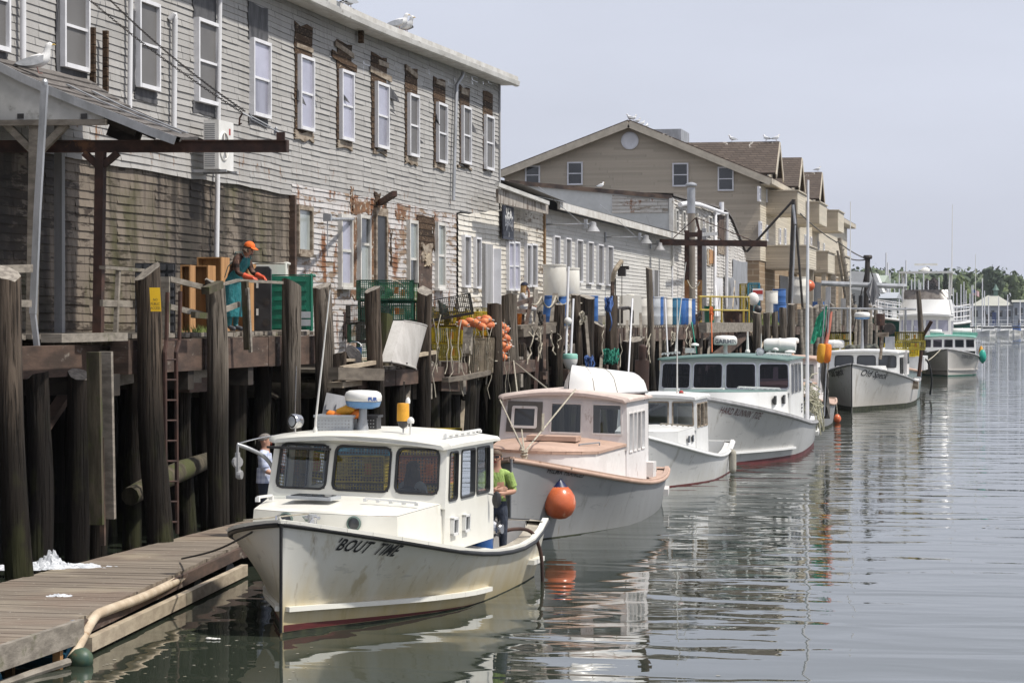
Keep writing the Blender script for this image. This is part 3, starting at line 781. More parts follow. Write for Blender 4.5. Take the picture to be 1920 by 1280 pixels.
# pipes down the wall
def wallpipe(px0,py0,px1,py1,r,m,name,off=.12,hook=None):
 p,q=on_x(px0,py0,WX+off),on_x(px1,py1,WX+off);mb=MB()
 pts=[p,q]
 if hook:pts=[p+V(-.08,hook,0),p+V(0,hook*.8,.10),p+V(0,hook*.2,.12),p,q]if abs(hook)<.2 else[p+V(0.12,hook,.25),p+V(.12,hook*.6,.12),p+V(0,0,-.15),q]
 mb.tube(pts,r,8);mb.build(name,m,wh,smooth=50)
wallpipe(43,-120,43,112,.058,M['pvc'],'vent_pipe');wallpipe(328,38,326,245,.055,M['pvc'],'vent_pipe',hook=-.12)
wallpipe(413,-90,406,487,.055,M['pvc'],'drain_pipe');wallpipe(246,-90,243,205,.05,M['pvc'],'vent_pipe')
wallpipe(856,150,850,376,.055,M['galv'],'downspout',hook=.35)
for px,t,b in((174,52,168),(198,58,172)):
 mb=MB();mb.beam(on_x(px,t,WX+.16),on_x(px,b,WX+.16),.09,.09);mb.build('batten',M['rot'],wh)
mb=MB();p=on_x(677,68,WX+.14);mb.box(p,(.12,.14,.35));mb.build('bracket',M['rot'],wh)
# small lamp arm and foundation slats
mb=MB();p=on_x(612,411,WX+.05);q=on_x(664,411,WX+.05);mb.tube([on_x(614,411,WX+1.1),on_x(662,411,WX+.05)],.04,8);mb.box(on_x(614,408,WX+1.1),(.18,.1,.16));mb.tube([on_x(614,411,WX+1.1),on_x(614,480,WX+1.1)],.012,5);mb.build('lamp_arm',M['galv'],wh)
# white lower face at the far corner and the shop behind it (one building, sign on its wall)
sh=thing('shop_building','low white clapboard shop with paired narrow windows and a brown corner post','building',(WX-4,86,DECK_Z))
Y_SHOP=yz(1018,450)[0]
W2=Wall((WX+.05,0,0),(0,1,0),(1,0,0))
siding(W2.O,W2.du,W2.n,Y_WHITE,Y_END,DECK_Z-.1,lambda s:interp([(Y_WHITE,yz(855,402)[1]),(Y_END,yz(935,395)[1])],s)+.06*nz(s*2),e=.15,step=.8,warp=.05,jit=.008,proud=.03,seed=11).build('white_wall',M['white_siding'],sh,fix=False)
siding(W2.O,W2.du,W2.n,Y_END,Y_SHOP,DECK_Z-.1,yz(975,385)[1],e=.15,step=.8,warp=.05,jit=.008,proud=.03,seed=12).build('stained_wall',M['soot_siding'],sh,fix=False)
mb=MB();mb.box((WX-4,(Y_END+Y_SHOP)/2,5.6),(8,Y_SHOP-Y_END-.1,4.6));mb.build('inner_wall',M['timber_dark'],sh)
for l,r,t,b in((861,873,441,539),(883,893,445,541)):
 W2.window(sh,*rect(l,r,t,b),M['white_paint'],M['screen'],w=.06,off=.055,meet=False)
for l,r,t,b,pn in((945,955,453,545,'lav_pane'),(956,966,453,545,'lav_pane'),(979,988,457,538,'screen'),(989,999,457,538,'screen')):
 W2.window(sh,*rect(l,r,t,b),M['white_paint'],M[pn],w=.06,off=.055,meet=(pn!='screen'))
a0,a1,z0,z1=rect(913,924,466,592);mb=MB();W2.bar(mb,a0,a1,z0,z1,.0,.07);mb.build('door',M['white_paint'],sh)
mb=MB();a0,a1,z0,z1=rect(899,913,458,597);W2.bar(mb,a0,a1,z0,z1,0,.14);mb.build('door_panel',M['gray_post'],sh)
mb=MB();a0,a1,z0,z1=rect(913,919,466,592);mb.beam(W2.p(a1,z0,.05),W2.p(a1,z1,.05),.5,.05,up=(0,1,0));mb.build('open_door',M['white_paint'],sh)
a0,z0=yz(1016,605);mb=MB();W2.bar(mb,a0-.12,a0+.05,DECK_Z,yz(1016,388)[1],-.02,.09);mb.build('corner_post',wmat('brown corner board',(.25,.155,.075),(.18,.11,.05),(4,4,1)),sh)
ze0,ze1=yz(933,348)[1],yz(1026,383)[1]
mb=MB();rows=[]
for s in(Y_END+.05,(Y_END+Y_SHOP)/2,Y_SHOP+.5):
 z=interp([(Y_END,ze0),(Y_SHOP,ze1)],s)+.05
 rows.append([V(WX+.75,s,z),V(WX-4,s,z+1.0),V(WX-9,s,z+.6)])
mb.sheet(rows);mb.build('roof',M['roof_gray'],sh)
mb=MB();mb.beam(on_x(932,367,WX+.75),on_x(1026,390,WX+.75),.08,.42);mb.build('eave_board',wmat('rust streaked fascia',(.38,.35,.31),(.28,.25,.22),(2,2,2),c3=(.10,.07,.055),s3=(3,3,.8),t3=(.5,.6),rough=.8),sh)
mb=MB();mb.beam(on_x(932,346,WX+.86),on_x(1027,381,WX+.86),.12,.12);mb.build('gutter',M['gutter'],sh)
# sign on the shop wall
sg=thing('shop_sign','tall dark navy board with white lettering on the white shop wall','sign',on_x(940,449,WX+.3))
a0,a1,z0,z1=rect(931,951,387,449)
mb=MB();W2.bar(mb,a0,a1,z0,z1,.12,.17);mb.build('board',M['navy'],sg)
def text_mesh(body,size,shear=0.0,bold=0.0,spacing=1.0,align='CENTER',xscale=1.0):
 cu=bpy.data.curves.new('text','FONT');cu.body=body;cu.size=size;cu.shear=shear;cu.offset=bold;cu.space_character=spacing
 cu.align_x=align;cu.resolution_u=3
 o=bpy.data.objects.new('text',cu);COL.objects.link(o)
 dg=bpy.context.evaluated_depsgraph_get();dg.update()
 me=bpy.data.meshes.new_from_object(o.evaluated_get(dg))
 vs=[V(v.co.x*xscale,v.co.y,0)for v in me.vertices];fs=[list(p.vertices)for p in me.polygons]
 bpy.data.objects.remove(o);bpy.data.curves.remove(cu);bpy.data.meshes.remove(me)
 return vs,fs
def put_text(parent,body,size,fn,mat_,name='lettering',**k):
 vs,fs=text_mesh(body,size,**k);mb=MB();mb.add([fn(p.x,p.y)for p in vs],fs)
 return mb.build(name,mat_,parent,fix=False)
yc,zc,zh=(a0+a1)/2,(z0+z1)/2,z1-z0
put_text(sg,'SEA',.46,lambda x,y:W2.p(yc+x,zc+zh*.14+y,.18),M['letter_white'],xscale=1.25,bold=.012)
put_text(sg,'BAGS',.46,lambda x,y:W2.p(yc+x,zc-zh*.10+y,.18),M['letter_white'],xscale=1.1,bold=.012)
mb=MB();arc=[W2.p(yc+.42*cos(t),zc-zh*.24+.22*sin(t),.19)for t in[pi*i/10 for i in range(11)]];mb.tube(arc,.018,4)
mb.beam(W2.p(yc,zc-zh*.28,.18),W2.p(yc,zc-zh*.42,.18),.02,.06);mb.build('emblem',M['letter_white'],sg)
# long low shed
ls=thing('long_shed','long low pale clapboard shed with a row of narrow screened windows and white eave','building',(WX-4,108,DECK_Z))
Y_LS=yz(1262,500)[0]-.3
zl=lambda s:interp([(Y_SHOP,yz(1025,391)[1]),(Y_LS,yz(1275,452)[1])],s)
siding(W.O,W.du,W.n,Y_SHOP,Y_LS,DECK_Z-.1,zl,e=.15,step=1.6,warp=.02,seed=15).build('clapboard_wall',M['clean_siding'],ls,fix=False)
mb=MB();mb.box((WX-4.1,(Y_SHOP+Y_LS)/2,5.6),(8,Y_LS-Y_SHOP-.1,4.2));mb.build('inner_wall',M['timber_dark'],ls)
rows=[[V(WX+.55,s,zl(s)+.22),V(WX-3,s,zl(s)+1.0),V(WX-8,s,zl(s)+1.7)]for s in(Y_SHOP-.2,(Y_SHOP+Y_LS)/2,Y_LS+3)]
mb=MB();mb.sheet(rows);mb.build('roof',M['roof_gray'],ls)
mb=MB();mb.beam(V(WX+.56,Y_SHOP,zl(Y_SHOP)+.07),V(WX+.56,Y_LS+2,zl(Y_LS)+.02),.10,.26);mb.build('eave_board',M['old_white'],ls)
for l,r,t,b in((1034,1045,442,530),(1056,1066,446,530),(1077,1088,449,530),(1098,1108,453,533),(1117,1127,458,534),(1135,1145,461,536)):
 W.window(ls,*rect(l,r,t,b),M['white_paint'],M['screen'],w=.055,off=.05,meet=False)
a0,a1,z0,z1=rect(1223,1231,506,556);mb=MB();W.bar(mb,a0,a1,z0-1.5,z1,0,.05);mb.build('door',M['screen'],ls)
mb=MB();W.bar(mb,a0-.12,a0-.001,z0-1.5,z1,0,.09);W.bar(mb,a1+.001,a1+.12,z0-1.5,z1,0,.09);mb.build('door_frame',M['white_paint'],ls)
mb=MB();a0=yz(1258,500)[0];W.bar(mb,a0,a0+.25,DECK_Z,zl(a0),0,.07);mb.build('corner_board',M['white_paint'],ls)
# barn lamps on long arms
for i,(x0,y0,x1,y1,lab)in enumerate(((1021,421,1112,419,'gray barn lamp on the arm nearest the brown corner post'),(1133,445,1211,442,'gray barn lamp on a long arm in the middle of the pale shed'),(1218,458,1236,461,'gray barn lamp on a short arm at the far end of the pale shed'))):
 p=on_x(x0,y0,WX);p.x=WX+.02
 d=p.y*cos(YAW)-p.x*sin(YAW);L=(x1-x0)*d/FPX
 g=thing('barn_lamp',lab,'lamp',p,0,'barn lamps along the shed')
 mb=MB();mb.tube([(0,0,0),(L,0,.0)],.035,6);mb.box((0.03,0,0),(.05,.2,.4));mb.box((L*.85,0,.02),(.1,.14,.3));mb.build('arm',M['galv'],g,world=False)
 mb=MB();mb.lathe([(.02,.02),(.11,0),(.12,-.13),(.17,-.19),(.25,-.32),(.24,-.32),(.15,-.18)],(L,0,.06),12);mb.build('lamp_shade',M['gray_post'],g,world=False,smooth=40)
 mb=MB();mb.tube([(L*.75,0,.03),(0,-1.2,1.25)],.012,4);mb.build('stay_wire',M['galv'],g,world=False)
 # patched shack with flat front and falling side
sk=thing('patched_shack','crooked patched white shack with flat roof and metal sheeting at its far end','building',(WX-4,130,DECK_Z))
YF=yz(1258,400)[0];YR=yz(1398,500)[0]
W3=Wall((0,YF,0),(-1,0,0),(0,-1,0))
zt3=on_y(1258,372,YF).z
xl=on_y(955,345,YF).x
mb=MB();mb.add([V(WX,YF,5),V(xl,YF,5),V(xl,YF,zt3+.8),V(WX,YF,zt3)],[(0,1,2,3)])
mb.add([V(WX,YF+.02,5),V(xl,YF+.02,5),V(xl,YF+.02,zt3+.8),V(WX,YF+.02,zt3)],[(3,2,1,0)])
mb.build('front_wall',wmat('faded painted panel',(.50,.51,.50),(.43,.44,.43),(.5,.5,.5),rough=.6,c3=(.36,.35,.33),s3=(1,1,.5),t3=(.6,.7)),sk)
fs=siding((0,YF-.01,0),(-1,0,0),(0,-1,0),-on_y(1253,400,YF).x,-on_y(1148,400,YF).x,on_y(1200,399,YF).z,lambda s:zt3-.1+.8*((-s)-WX)/(xl-WX),e=.17,step=1,proud=.05,seed=18)
fs.build('rusty_boards',siding_mat('rust streaked boards',(.52,.50,.46),(.33,.28,.22),(.40,.36,.31),peel=.4,rust=(.22,.10,.05),rusty=.4),sk,fix=False)
zs=lambda s:interp(sorted([yz(1258,369),yz(1300,381),yz(1340,390),yz(1364,399),yz(1381,438),yz(1398,478)]),s)
siding(W.O,W.du,W.n,YF,YR,DECK_Z-.1,zs,e=.17,step=.9,warp=.16,jit=.01,proud=.035,seed=21).build('side_wall',M['shack_siding'],sk,fix=False)
mb=MB();S3=[YF+(YR-YF)*i/12 for i in range(13)]
rows=[[V(WX+.12,s,zs(s)+.05),V(WX+.12,s,zs(s)+.16),V(WX-7,s,zs(s)+.45)]for s in S3]
mb.sheet(rows);mb.build('roof',M['roof_dark'],sk)
mb=MB();mb.beam(V(WX+.05,YF-.06,zt3+.05),V(xl,YF-.06,zt3+.85),.12,.2);mb.build('parapet_edge',wmat('tarred rusty edge',(.06,.045,.04),(.16,.11,.08),(2,2,2),rough=.8),sk)
mb=MB();mb.box((WX+.04,YF-.04,(zt3+6.5)/2),(.2,.2,zt3-6.5));mb.build('corner_board',M['old_white'],sk)
pts=[on_x(px,py,WX+.22)for px,py in((1275,384),(1290,381),(1312,384),(1335,392),(1354,399))]
mb=MB();mb.tube(pts,.12,8);mb.tube([on_x(1354,399,WX+.22),on_x(1341,402,WX+.2),on_x(1340,600,WX+.2)],.09,8);mb.tube([on_x(1340,400,WX+.2),on_x(1363,400,WX+.2),on_x(1362,600,WX+.2)],.09,8);mb.tube([on_x(1353,398,WX+.22),on_x(1353,379,WX+.22)],.13,8);mb.build('gutter',M['white_paint'],sk,smooth=50)
for l,r,t,b,pn in((1263,1268,392,437,'dark_pane'),(1276,1281,395,440,'dark_pane'),(1303,1305,400,425,'dark_pane'),(1313,1317,408,436,'lav_pane'),(1324,1331,405,440,'dark_pane')):
 a0,a1,z0,z1=rect(l,r,t,b);W.window(sk,a0,a1,z0,z1,M['old_white'],M[pn],w=.09,off=.07)
def p3(l,r,t,b,m,name,seed,th=.03,off=.04,rag=.1):
 a0,a1,z0,z1=rect(l,r,t,b);mb=MB();W.patch(mb,a0,a1,z0,z1,off,th,rag,seed);mb.build(name,m,sk)
p3(1345,1357,402,450,M['timber'],'boarded_opening',1);p3(1324,1336,468,498,M['pale_wood'],'patch_board',2);p3(1344,1357,452,478,M['torn'],'patch_board',3)
p3(1372,1399,488,598,M['galv'],'metal_sheet',4,off=.05);p3(1356,1372,518,600,M['galv'],'metal_sheet',5,off=.06)
p3(1312,1322,455,512,M['gray_plastic'],'patch_board',6);p3(1337,1353,521,600,M['white_paint'],'door',7,rag=.0);p3(1310,1318,515,560,M['white_paint'],'door',8,rag=0)
p3(1327,1336,468,496,wmat('bright bare board',(.42,.22,.09)),'patch_board',9,off=.07)
# ---------------------------------------------------------------- tan building with gables and balconies
tb=thing('tan_building','big tan sided building with a wide gable, cross gables and boxy balconies','building',(-25,195,DECK_Z))
YG=yz(1425,450)[0]
xg0=WX;xg1=on_y(946,400,YG).x
apex=on_y(1182,232,YG)
zE=on_y(1420,330,YG).z;zE1=on_y(946,322,YG).z
zBr=on_y(1413,488,YG).z
def zgab(a):
 x=-a
 return zE+(apex.z-zE)*(WX-x)/(WX-apex.x)if x>apex.x else zE1+(apex.z-zE1)*(x-xg1)/(apex.x-xg1)
siding((0,YG,0),(-1,0,0),(0,-1,0),-WX,-xg1,zBr,zgab,e=.16,step=1.0,proud=.025,jit=.001,seed=31).build('gable_wall',M['tan_siding_shaded'],tb,fix=False)
YT=yz(1588,500)[0]
WT=Wall((WX,0,0),(0,1,0),(1,0,0))
siding(WT.O,WT.du,WT.n,YG,YT,zBr,zE,e=.16,step=6,proud=.025,jit=.001,seed=32).build('side_wall',M['tan_siding_sunlit'],tb,fix=False)
mb=MB();mb.uv=[]
def bq(P,uvs):mb.add(P,[(0,1,2,3)]);mb.uv+=uvs
bq([V(WX-.04,YG+.04,3),V(xg1,YG+.04,3),V(xg1,YG+.04,zBr),V(WX-.04,YG+.04,zBr)],[(0,0),(16,0),(16,5),(0,5)])
L=YT-YG
bq([V(WX-.04,YG+.04,3),V(WX-.04,YT,3),V(WX-.04,YT,zBr),V(WX-.04,YG+.04,zBr)],[(0,0),(L,0),(L,zBr-3),(0,zBr-3)])
mb.build('block_wall',M['block'],tb,fix=False)
mb=MB();mb.box(((WX+xg1)/2-.2,(YG+YT)/2+.1,(zE+3)/2),(WX-xg1-.6,L-.3,zE-3-.4));mb.build('inner_wall',M['tan_trim'],tb)
# roof slabs
def slab(mb,quad,th,mi=0):
 q=[Vector(p)for p in quad];n=(q[1]-q[0]).cross(q[3]-q[0]).normalized()
 if n.z<0:n=-n
 mb.prism(q,n*th,mi)
mb=MB();ov=.7
ER=V(WX+.75,0,zE-.3);EL=V(xg1-.6,0,zE1-.25)
for e in(ER,EL):
 slab(mb,[V(e.x,YG-ov,e.z),V(apex.x,YG-ov,apex.z+.05),V(apex.x,YT,apex.z+.05),V(e.x,YT,e.z)],.16)
mb.build('roof',M['roof_brown'],tb)
mb=MB()
for e in(ER,EL):
 mb.beam(V(e.x,YG-ov-.03,e.z-.13),V(apex.x,YG-ov-.03,apex.z-.08),.08,.42)
 slab(mb,[V(e.x,YG-ov,e.z-.05),V(apex.x,YG-ov,apex.z),V(apex.x,YG,apex.z),V(e.x,YG,e.z-.05)],.04)
mb.beam(V(WX+.78,YG-ov,zE-.36),V(WX+.78,YT,zE-.36),.08,.34);mb.box((WX+.4,(YG+YT)/2,zE-.52),(.72,L+ov,.06))
mb.build('rake_board',M['tan_trim'],tb)
WG=Wall((0,YG,0),(-1,0,0),(0,-1,0))
for l,r,t,b in((985,1013,311,346),(1064,1093,304,347),(1261,1291,306,350),(1346,1376,313,358)):
 p,q=on_y(r,b,YG),on_y(l,t,YG);WG.window(tb,-p.x,-q.x,p.z,q.z,M['white_paint'],M['dark_pane'],w=.09,off=.05)
pc=on_y(1181,264,YG-.05);mb=MB();mb.lathe([(.56,0),(.56,.06),(.47,.09),(.47,.07),(.02,.07)],pc,28,R=RX(pi/2))
mb.build('round_vent',M['white_paint'],tb,smooth=40)
# cross gables along the water side
RG=[]
for k,(px,py)in enumerate(((1460,281),(1502,308),(1540,329))):
 yk=yz(px,py,WX+.9)[0];zr=15.2;hw=2.35;RG.append(yk)
 xr=apex.x-1.5
 mb=MB()
 zlow=zE+.1
 for sgn in(-1,1):
  slab(mb,[V(WX+.95,yk+sgn*hw,zlow),V(WX+.95,yk,zr),V(xr,yk,zr),V(xr,yk+sgn*hw,zlow)],.14)
 mb.build('cross_gable_roof',M['roof_brown'],tb)
 mb=MB();mb.prism([V(WX+.35,yk-hw+.3,zE-.2),V(WX+.35,yk+hw-.3,zE-.2),V(WX+.35,yk,zr-.12)],V(-.2,0,0));mb.build('cross_gable_wall',M['tan_siding_sunlit']if False else M['tan_trim'],tb)
 mb=MB()
 for sgn in(-1,1):mb.beam(V(WX+.98,yk+sgn*hw,zlow-.12),V(WX+.98,yk,zr-.1),.06,.36)
 mb.build('rake_board',M['tan_trim'],tb)
 if k<2:
  pass
 mb=MB();R_=random.Random(k)
 for i in range(26):
  mb.box((R_.uniform(WX-4,WX+.9),yk-R_.uniform(.02,.5),0),(R_.uniform(.05,.3),.02,R_.uniform(.05,.2)))
 o=None
def balcony(y0,y1,xf,z0,z1):
 f=MB();t=.14
 g=thing('tmp',None,None)
 bpy.data.objects.remove(g)
 parts=[]
 a=siding((0,y0,0),(-1,0,0),(0,-1,0),-xf,-WX,z0,z1-.08,e=.16,step=2,proud=.025,jit=.002,seed=int(y0))
 par=a.build('balcony',M['tan_siding_shaded'],tb,fix=False)
 siding((xf,0,0),(0,1,0),(1,0,0),y0,y1,z0,z1-.08,e=.16,step=5,proud=.025,jit=.002,seed=int(y0)+1).build('balcony_front',M['tan_siding_sunlit'],par,fix=False)
 mb=MB();mb.box(((WX+xf)/2+.02,(y0+y1)/2,z1-.04),(xf-WX+.16,y1-y0+.16,.08));mb.box(((WX+xf)/2,(y0+y1)/2,z0+.08),(xf-WX-.04,y1-y0-.04,.22));mb.box(((WX+xf)/2,(y0+y1)/2,(z0+z1)/2),(xf-WX-.1,y1-y0-.1,z1-z0-.3))
 mb.build('balcony_rail',M['tan_trim'],par)
for px0,px1,pt,pb,xf in((1495,1510,356,400,-14.5),(1536,1550,377,419,-14.5),(1571,1582,393,432,-14.5),(1515,1530,459,503,-13.8),(1552,1565,470,511,-13.8),(1583,1594,478,515,-13.8)):
 ya,za=yz(px0,pt,xf);yb,zb_=yz(px1,pt,xf);_,z0=yz(px0,pb,xf)
 balcony(ya,yb,xf,z0,za)
 if xf>-14:
  for y in(ya+.3,yb-.3):
   mb=MB();mb.box((xf-.3,y,(z0+3.6)/2),(.3,.3,z0-3.6));mb.build('balcony_post',M['tan_trim'],tb)
for px,t,b in((1422,350,378),(1437,356,380),(1447,343,356),(1424,415,448),(1436,422,452),(1460,428,458),(1470,428,460),(1482,436,460),(1508,440,462),(1519,444,466),(1533,452,468),(1543,456,470)):
 y,z1=yz(px,t);_,z0=yz(px,b);WT.window(tb,y-.5,y+.5,z0,z1,M['white_paint'],M['lav_pane'],w=.10,off=.05)
mb=MB();a0=yz(1462,535)[0];WT.bar(mb,a0,a0+8,3.5,7,-.02,.02);mb.build('garage_opening',M['black_plastic'],tb);mb=MB();WT.bar(mb,a0+22,a0+34,3.5,7,-.02,.02);mb.build('garage_opening',M['black_plastic'],tb)
mb=MB();p=on_y(1222,236,YG+5);q=on_y(1273,262,YG+5)
mb.box(((p.x+q.x)/2,YG+8,(p.z+q.z)/2-.75),(q.x-p.x,4,p.z-q.z+1.2));mb.build('roof_vent_box',M['galv'],tb)
# ================================================================ the wharf: decks, timbers, piles
XD=-13.9
Y_D1=on_x(592,640,XD).y
Y_D2=on_x(945,620,XD).y
Y_D3=on_x(1415,610,XD).y
LOW_Z=2.95
def planks(mb,x0,x1,y0,y1,z,wdt=.24,th=.07,seed=1,jit=.012,along='x'):
 R=random.Random(seed);y=y0
 if along=='x':
  while y<y1:
   j=R.uniform(-jit,jit);e=R.uniform(-.05,.05)
   mb.box(((x0+x1)/2+e,y+wdt/2,z-th/2+j),(x1-x0,wdt-.018,th));y+=wdt
 else:
  x=x0
  while x<x1:
   j=R.uniform(-jit,jit);e=R.uniform(-.08,.08)
   mb.box((x+wdt/2,(y0+y1)/2+e,z-th/2+j),(wdt-.018,y1-y0,th));x+=wdt
wf=thing('wharf','long timber wharf deck on heavy brown beams in front of the warehouses','wharf',(-15,60,0))
mb=MB();planks(mb,-21,XD,36.2,Y_D1,DECK_Z,seed=2);planks(mb,-21,-14.7,20,36.2,DECK_Z,seed=3)
mb.build('upper_deck',M['plank_gray'],wf)
mb=MB();planks(mb,-21,-13.2,Y_D1+.02,Y_D2,LOW_Z,seed=4);mb.build('lower_deck',M['plank_gray'],wf)
mb=MB();planks(mb,-21,-13.7,Y_D2+.02,Y_D3,DECK_Z+.04,wdt=.3,seed=5);mb.build('upper_deck',M['plank_gray'],wf)
mb=MB();planks(mb,-23,-12.2,Y_D3+.02,236,DECK_Z,wdt=.5,seed=6);mb.build('far_deck',M['plank_gray'],wf)
def timber(p,q,wd,h,m='timber',name='beam',parent=wf):
 mb=MB();n=max(1,int((Vector(q)-Vector(p)).length/3));p,q=Vector(p),Vector(q)
 for i in range(n):
  a,b=p.lerp(q,i/n),p.lerp(q,(i+1)/n-.004)
  mb.beam(a,b,wd,h*rnd(.93,1.0))
 return mb.build(name,M[m],parent)
timber((XD+.02,37.0,DECK_Z-.36),(XD+.02,Y_D1,DECK_Z-.36),.3,.56)
timber((XD-.45,37.0,DECK_Z-.40),(XD-.45,30,DECK_Z-.40),.3,.5)
timber(on_x(96,634,-13.7),on_x(222,631,-13.7),.32,.13,'plank_gray','edge_plank')
timber((-13.15,Y_D1,LOW_Z-.24),(-13.15,Y_D2,LOW_Z-.24),.25,.34)
timber((-13.62,Y_D2,DECK_Z-.28),(-13.62,Y_D3,DECK_Z-.28),.25,.50)
timber((-12.15,Y_D3,DECK_Z-.3),(-12.15,236,DECK_Z-.3),.25,.45)
for y in[36.6,40.1,43.4,46.2,50]:
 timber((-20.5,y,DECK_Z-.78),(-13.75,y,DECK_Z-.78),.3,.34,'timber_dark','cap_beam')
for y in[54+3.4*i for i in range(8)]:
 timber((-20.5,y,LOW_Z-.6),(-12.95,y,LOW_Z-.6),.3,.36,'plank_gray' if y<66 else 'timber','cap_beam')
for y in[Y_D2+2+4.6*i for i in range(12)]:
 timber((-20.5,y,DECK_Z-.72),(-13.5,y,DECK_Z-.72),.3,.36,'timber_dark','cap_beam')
 # ---- piles
M['end_grain']=wmat('pale cut end grain',(.30,.27,.23),(.16,.14,.12),(12,12,12),rough=.9)
M['drift']=wmat('brown gray beam',(.16,.135,.105),(.10,.083,.065),(2,2,9),rough=.85,bump=.5)
def pile_mesh(base,top,r,seed,m,name,slant=.6,wob=.085):
 R=random.Random(seed);base,top=Vector(base),Vector(top);N=14;n=12;mb=MB()
 ax=(top-base);L=ax.length;P=[]
 sl=Vector((R.uniform(-1,1),R.uniform(-1,1),0))*slant
 for i in range(N+1):
  t=i/N;c=base.lerp(top,t)+V(nz(seed*3.1,t*2.2),nz(seed*5.7,t*2.2+9),0)*wob
  for k in range(n):
   a=2*pi*k/n
   rr=r*(1.06-.12*t)*(1+.13*nz(cos(a)*1.5+seed,sin(a)*1.5,t*2.5)+.09*nz(cos(a)*6,sin(a)*6+seed,t*1.5))
   p=c+V(cos(a)*rr,sin(a)*rr,0)
   if i==N:p.z+=(cos(a)*sl.x+sin(a)*sl.y)*r*.9+R.uniform(-.02,.02)
   P.append(p)
 F=[(i*n+k,i*n+(k+1)%n,(i+1)*n+(k+1)%n,(i+1)*n+k)for i in range(N)for k in range(n)]
 F.append(tuple(range(n-1,-1,-1)))
 mb.add(P,F);o_=len(mb.v)-n;mb.f.append([o_+k for k in range(n)]);mb.m.append(1)
 return mb.build(name,[M[m],M['end_grain']],None,smooth=48,loc=(base.x,base.y,base.z))
GF='tall piles along the wharf face'
FRONT=[(9,512,-13.6,.19,24,'pile','thick dark log pile at the very left edge beside the wharf railing'),(275,509,-13.55,.215,287,'pile','tall leaning log pile carrying the yellow notice'),(403,528,-13.55,.185,410,'pile_gray','cracked gray log pile in front of the wooden crates'),(542,531,-13.5,.19,544,'pile_gray','gray log pile with slanted top in front of the green tote'),(607,536,-13.5,.19,611,'pile_gray','gray log pile with green edge just past the green tote'),(701,542,-12.9,.17,703,'pile','brown log pile with slanted top in front of the green trap stack'),(722,590,-13.5,.17,716,'moss_wood','short greenish log pile between the trap stack and the white tub'),(797,545,-12.9,.17,795,'pile','brown log pile behind the tilted white tub'),(927,570,-12.9,.19,927,'pile','brown log pile beside the string of orange buoys'),(954,553,-13.3,.21,962,'pile_gray','leaning gray log pile in front of the seated blonde person'),(1049,570,-13.2,.17,1046,'pile','log pile below the upturned white tanks with a pale cut top'),(1081,552,-13.2,.15,1084,'pile','squarish log pile roped beside the blue drums'),(1099,556,-13.3,.24,1102,'pile_dark','black leaning log pile next to the blue drums'),(1122,607,-13.2,.18,1120,'pile','short log pile cut off at deck level'),(1145,562,-13.2,.21,1152,'pile','log pile hung with coils of blue and green rope'),(1175,640,-12.9,.2,1172,'pile','short rotten log pile below the deck edge near the blue rope coil'),(1190,636,-12.9,.26,1188,'pile_dark','thick dark log stump below the row of drums'),(1217,503,-13.0,.12,1224,'pile_gray','slim tall crooked pole rising above the row of drums'),]
for i,(px,py,X,r,pxl,m,lab)in enumerate(FRONT):
 top=on_x(px,py,X);low=on_y(pxl,py+300,top.y)
 d=(top-low);base=top-d*((top.z+1.2)/max(d.z,.5))
 if m=='moss_wood':M['moss_wood']=M['moss_wood']
 tag(pile_mesh(base,top,r,i+1,m,'wharf_pile'),lab,'pile',GF)
 # piles far along the wharf, in a close row
R_=random.Random(5)
k=0
for px in list(range(1418,1500,17))+list(range(1503,1640,8)):
 X=-12.0;py=577+R_.uniform(-7,7)+max(0,(1480-px)*.12)
 top=on_x(px+R_.uniform(-3,3),py,X)
 if top.y>238:break
 base=V(top.x+R_.uniform(-.1,.1),top.y,-1)
 tag(pile_mesh(base,top,R_.uniform(.15,.21),60+k,'pile_gray' if px<1500 else 'plank_gray','wharf_pile'),'gray log pile in the close row below the tan building','pile','close row of piles below the tan building');k+=1
 # dark piles standing in rows under the deck
k=0
for y in[31.2+1.45*i for i in range(66)]:
 for x in(-14.3,-16.4,-18.6):
  if y>70 and x<-15:continue
  zt=(LOW_Z if Y_D1<y<Y_D2 else DECK_Z)-.6
  if R_.random()<.12 or(y>62 and R_.random()<.3):continue
  xx=x+R_.uniform(-.3,.3)
  t=V(xx+R_.uniform(-.15,.15),y+R_.uniform(-.5,.5),zt)
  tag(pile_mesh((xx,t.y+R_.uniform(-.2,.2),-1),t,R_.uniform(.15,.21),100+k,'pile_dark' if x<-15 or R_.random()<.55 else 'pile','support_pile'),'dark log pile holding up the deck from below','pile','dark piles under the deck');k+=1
  # outer row of piles under the middle stretch, seen against the dark
for i,px in enumerate((628,640,655,668,684,735,748,770,786,818,836,850,862,878,892,905,918,940,976,990,1008,1022,1068,1132,1205,1250,1262,1286,1330,1356)):
 t=on_x(px,664+(i%3)*22 if px<940 else 634+(i%4)*9,-13.25)
 tag(pile_mesh((t.x,t.y,-1),t+V(R_.uniform(-.1,.1),R_.uniform(-.2,.2),0),R_.uniform(.13,.19),300+i,('pile','pile_gray','pile_dark')[i%3],'support_pile',slant=.9),'weathered log pile in the outer row under the deck edge','pile','outer row of piles under the deck edge')
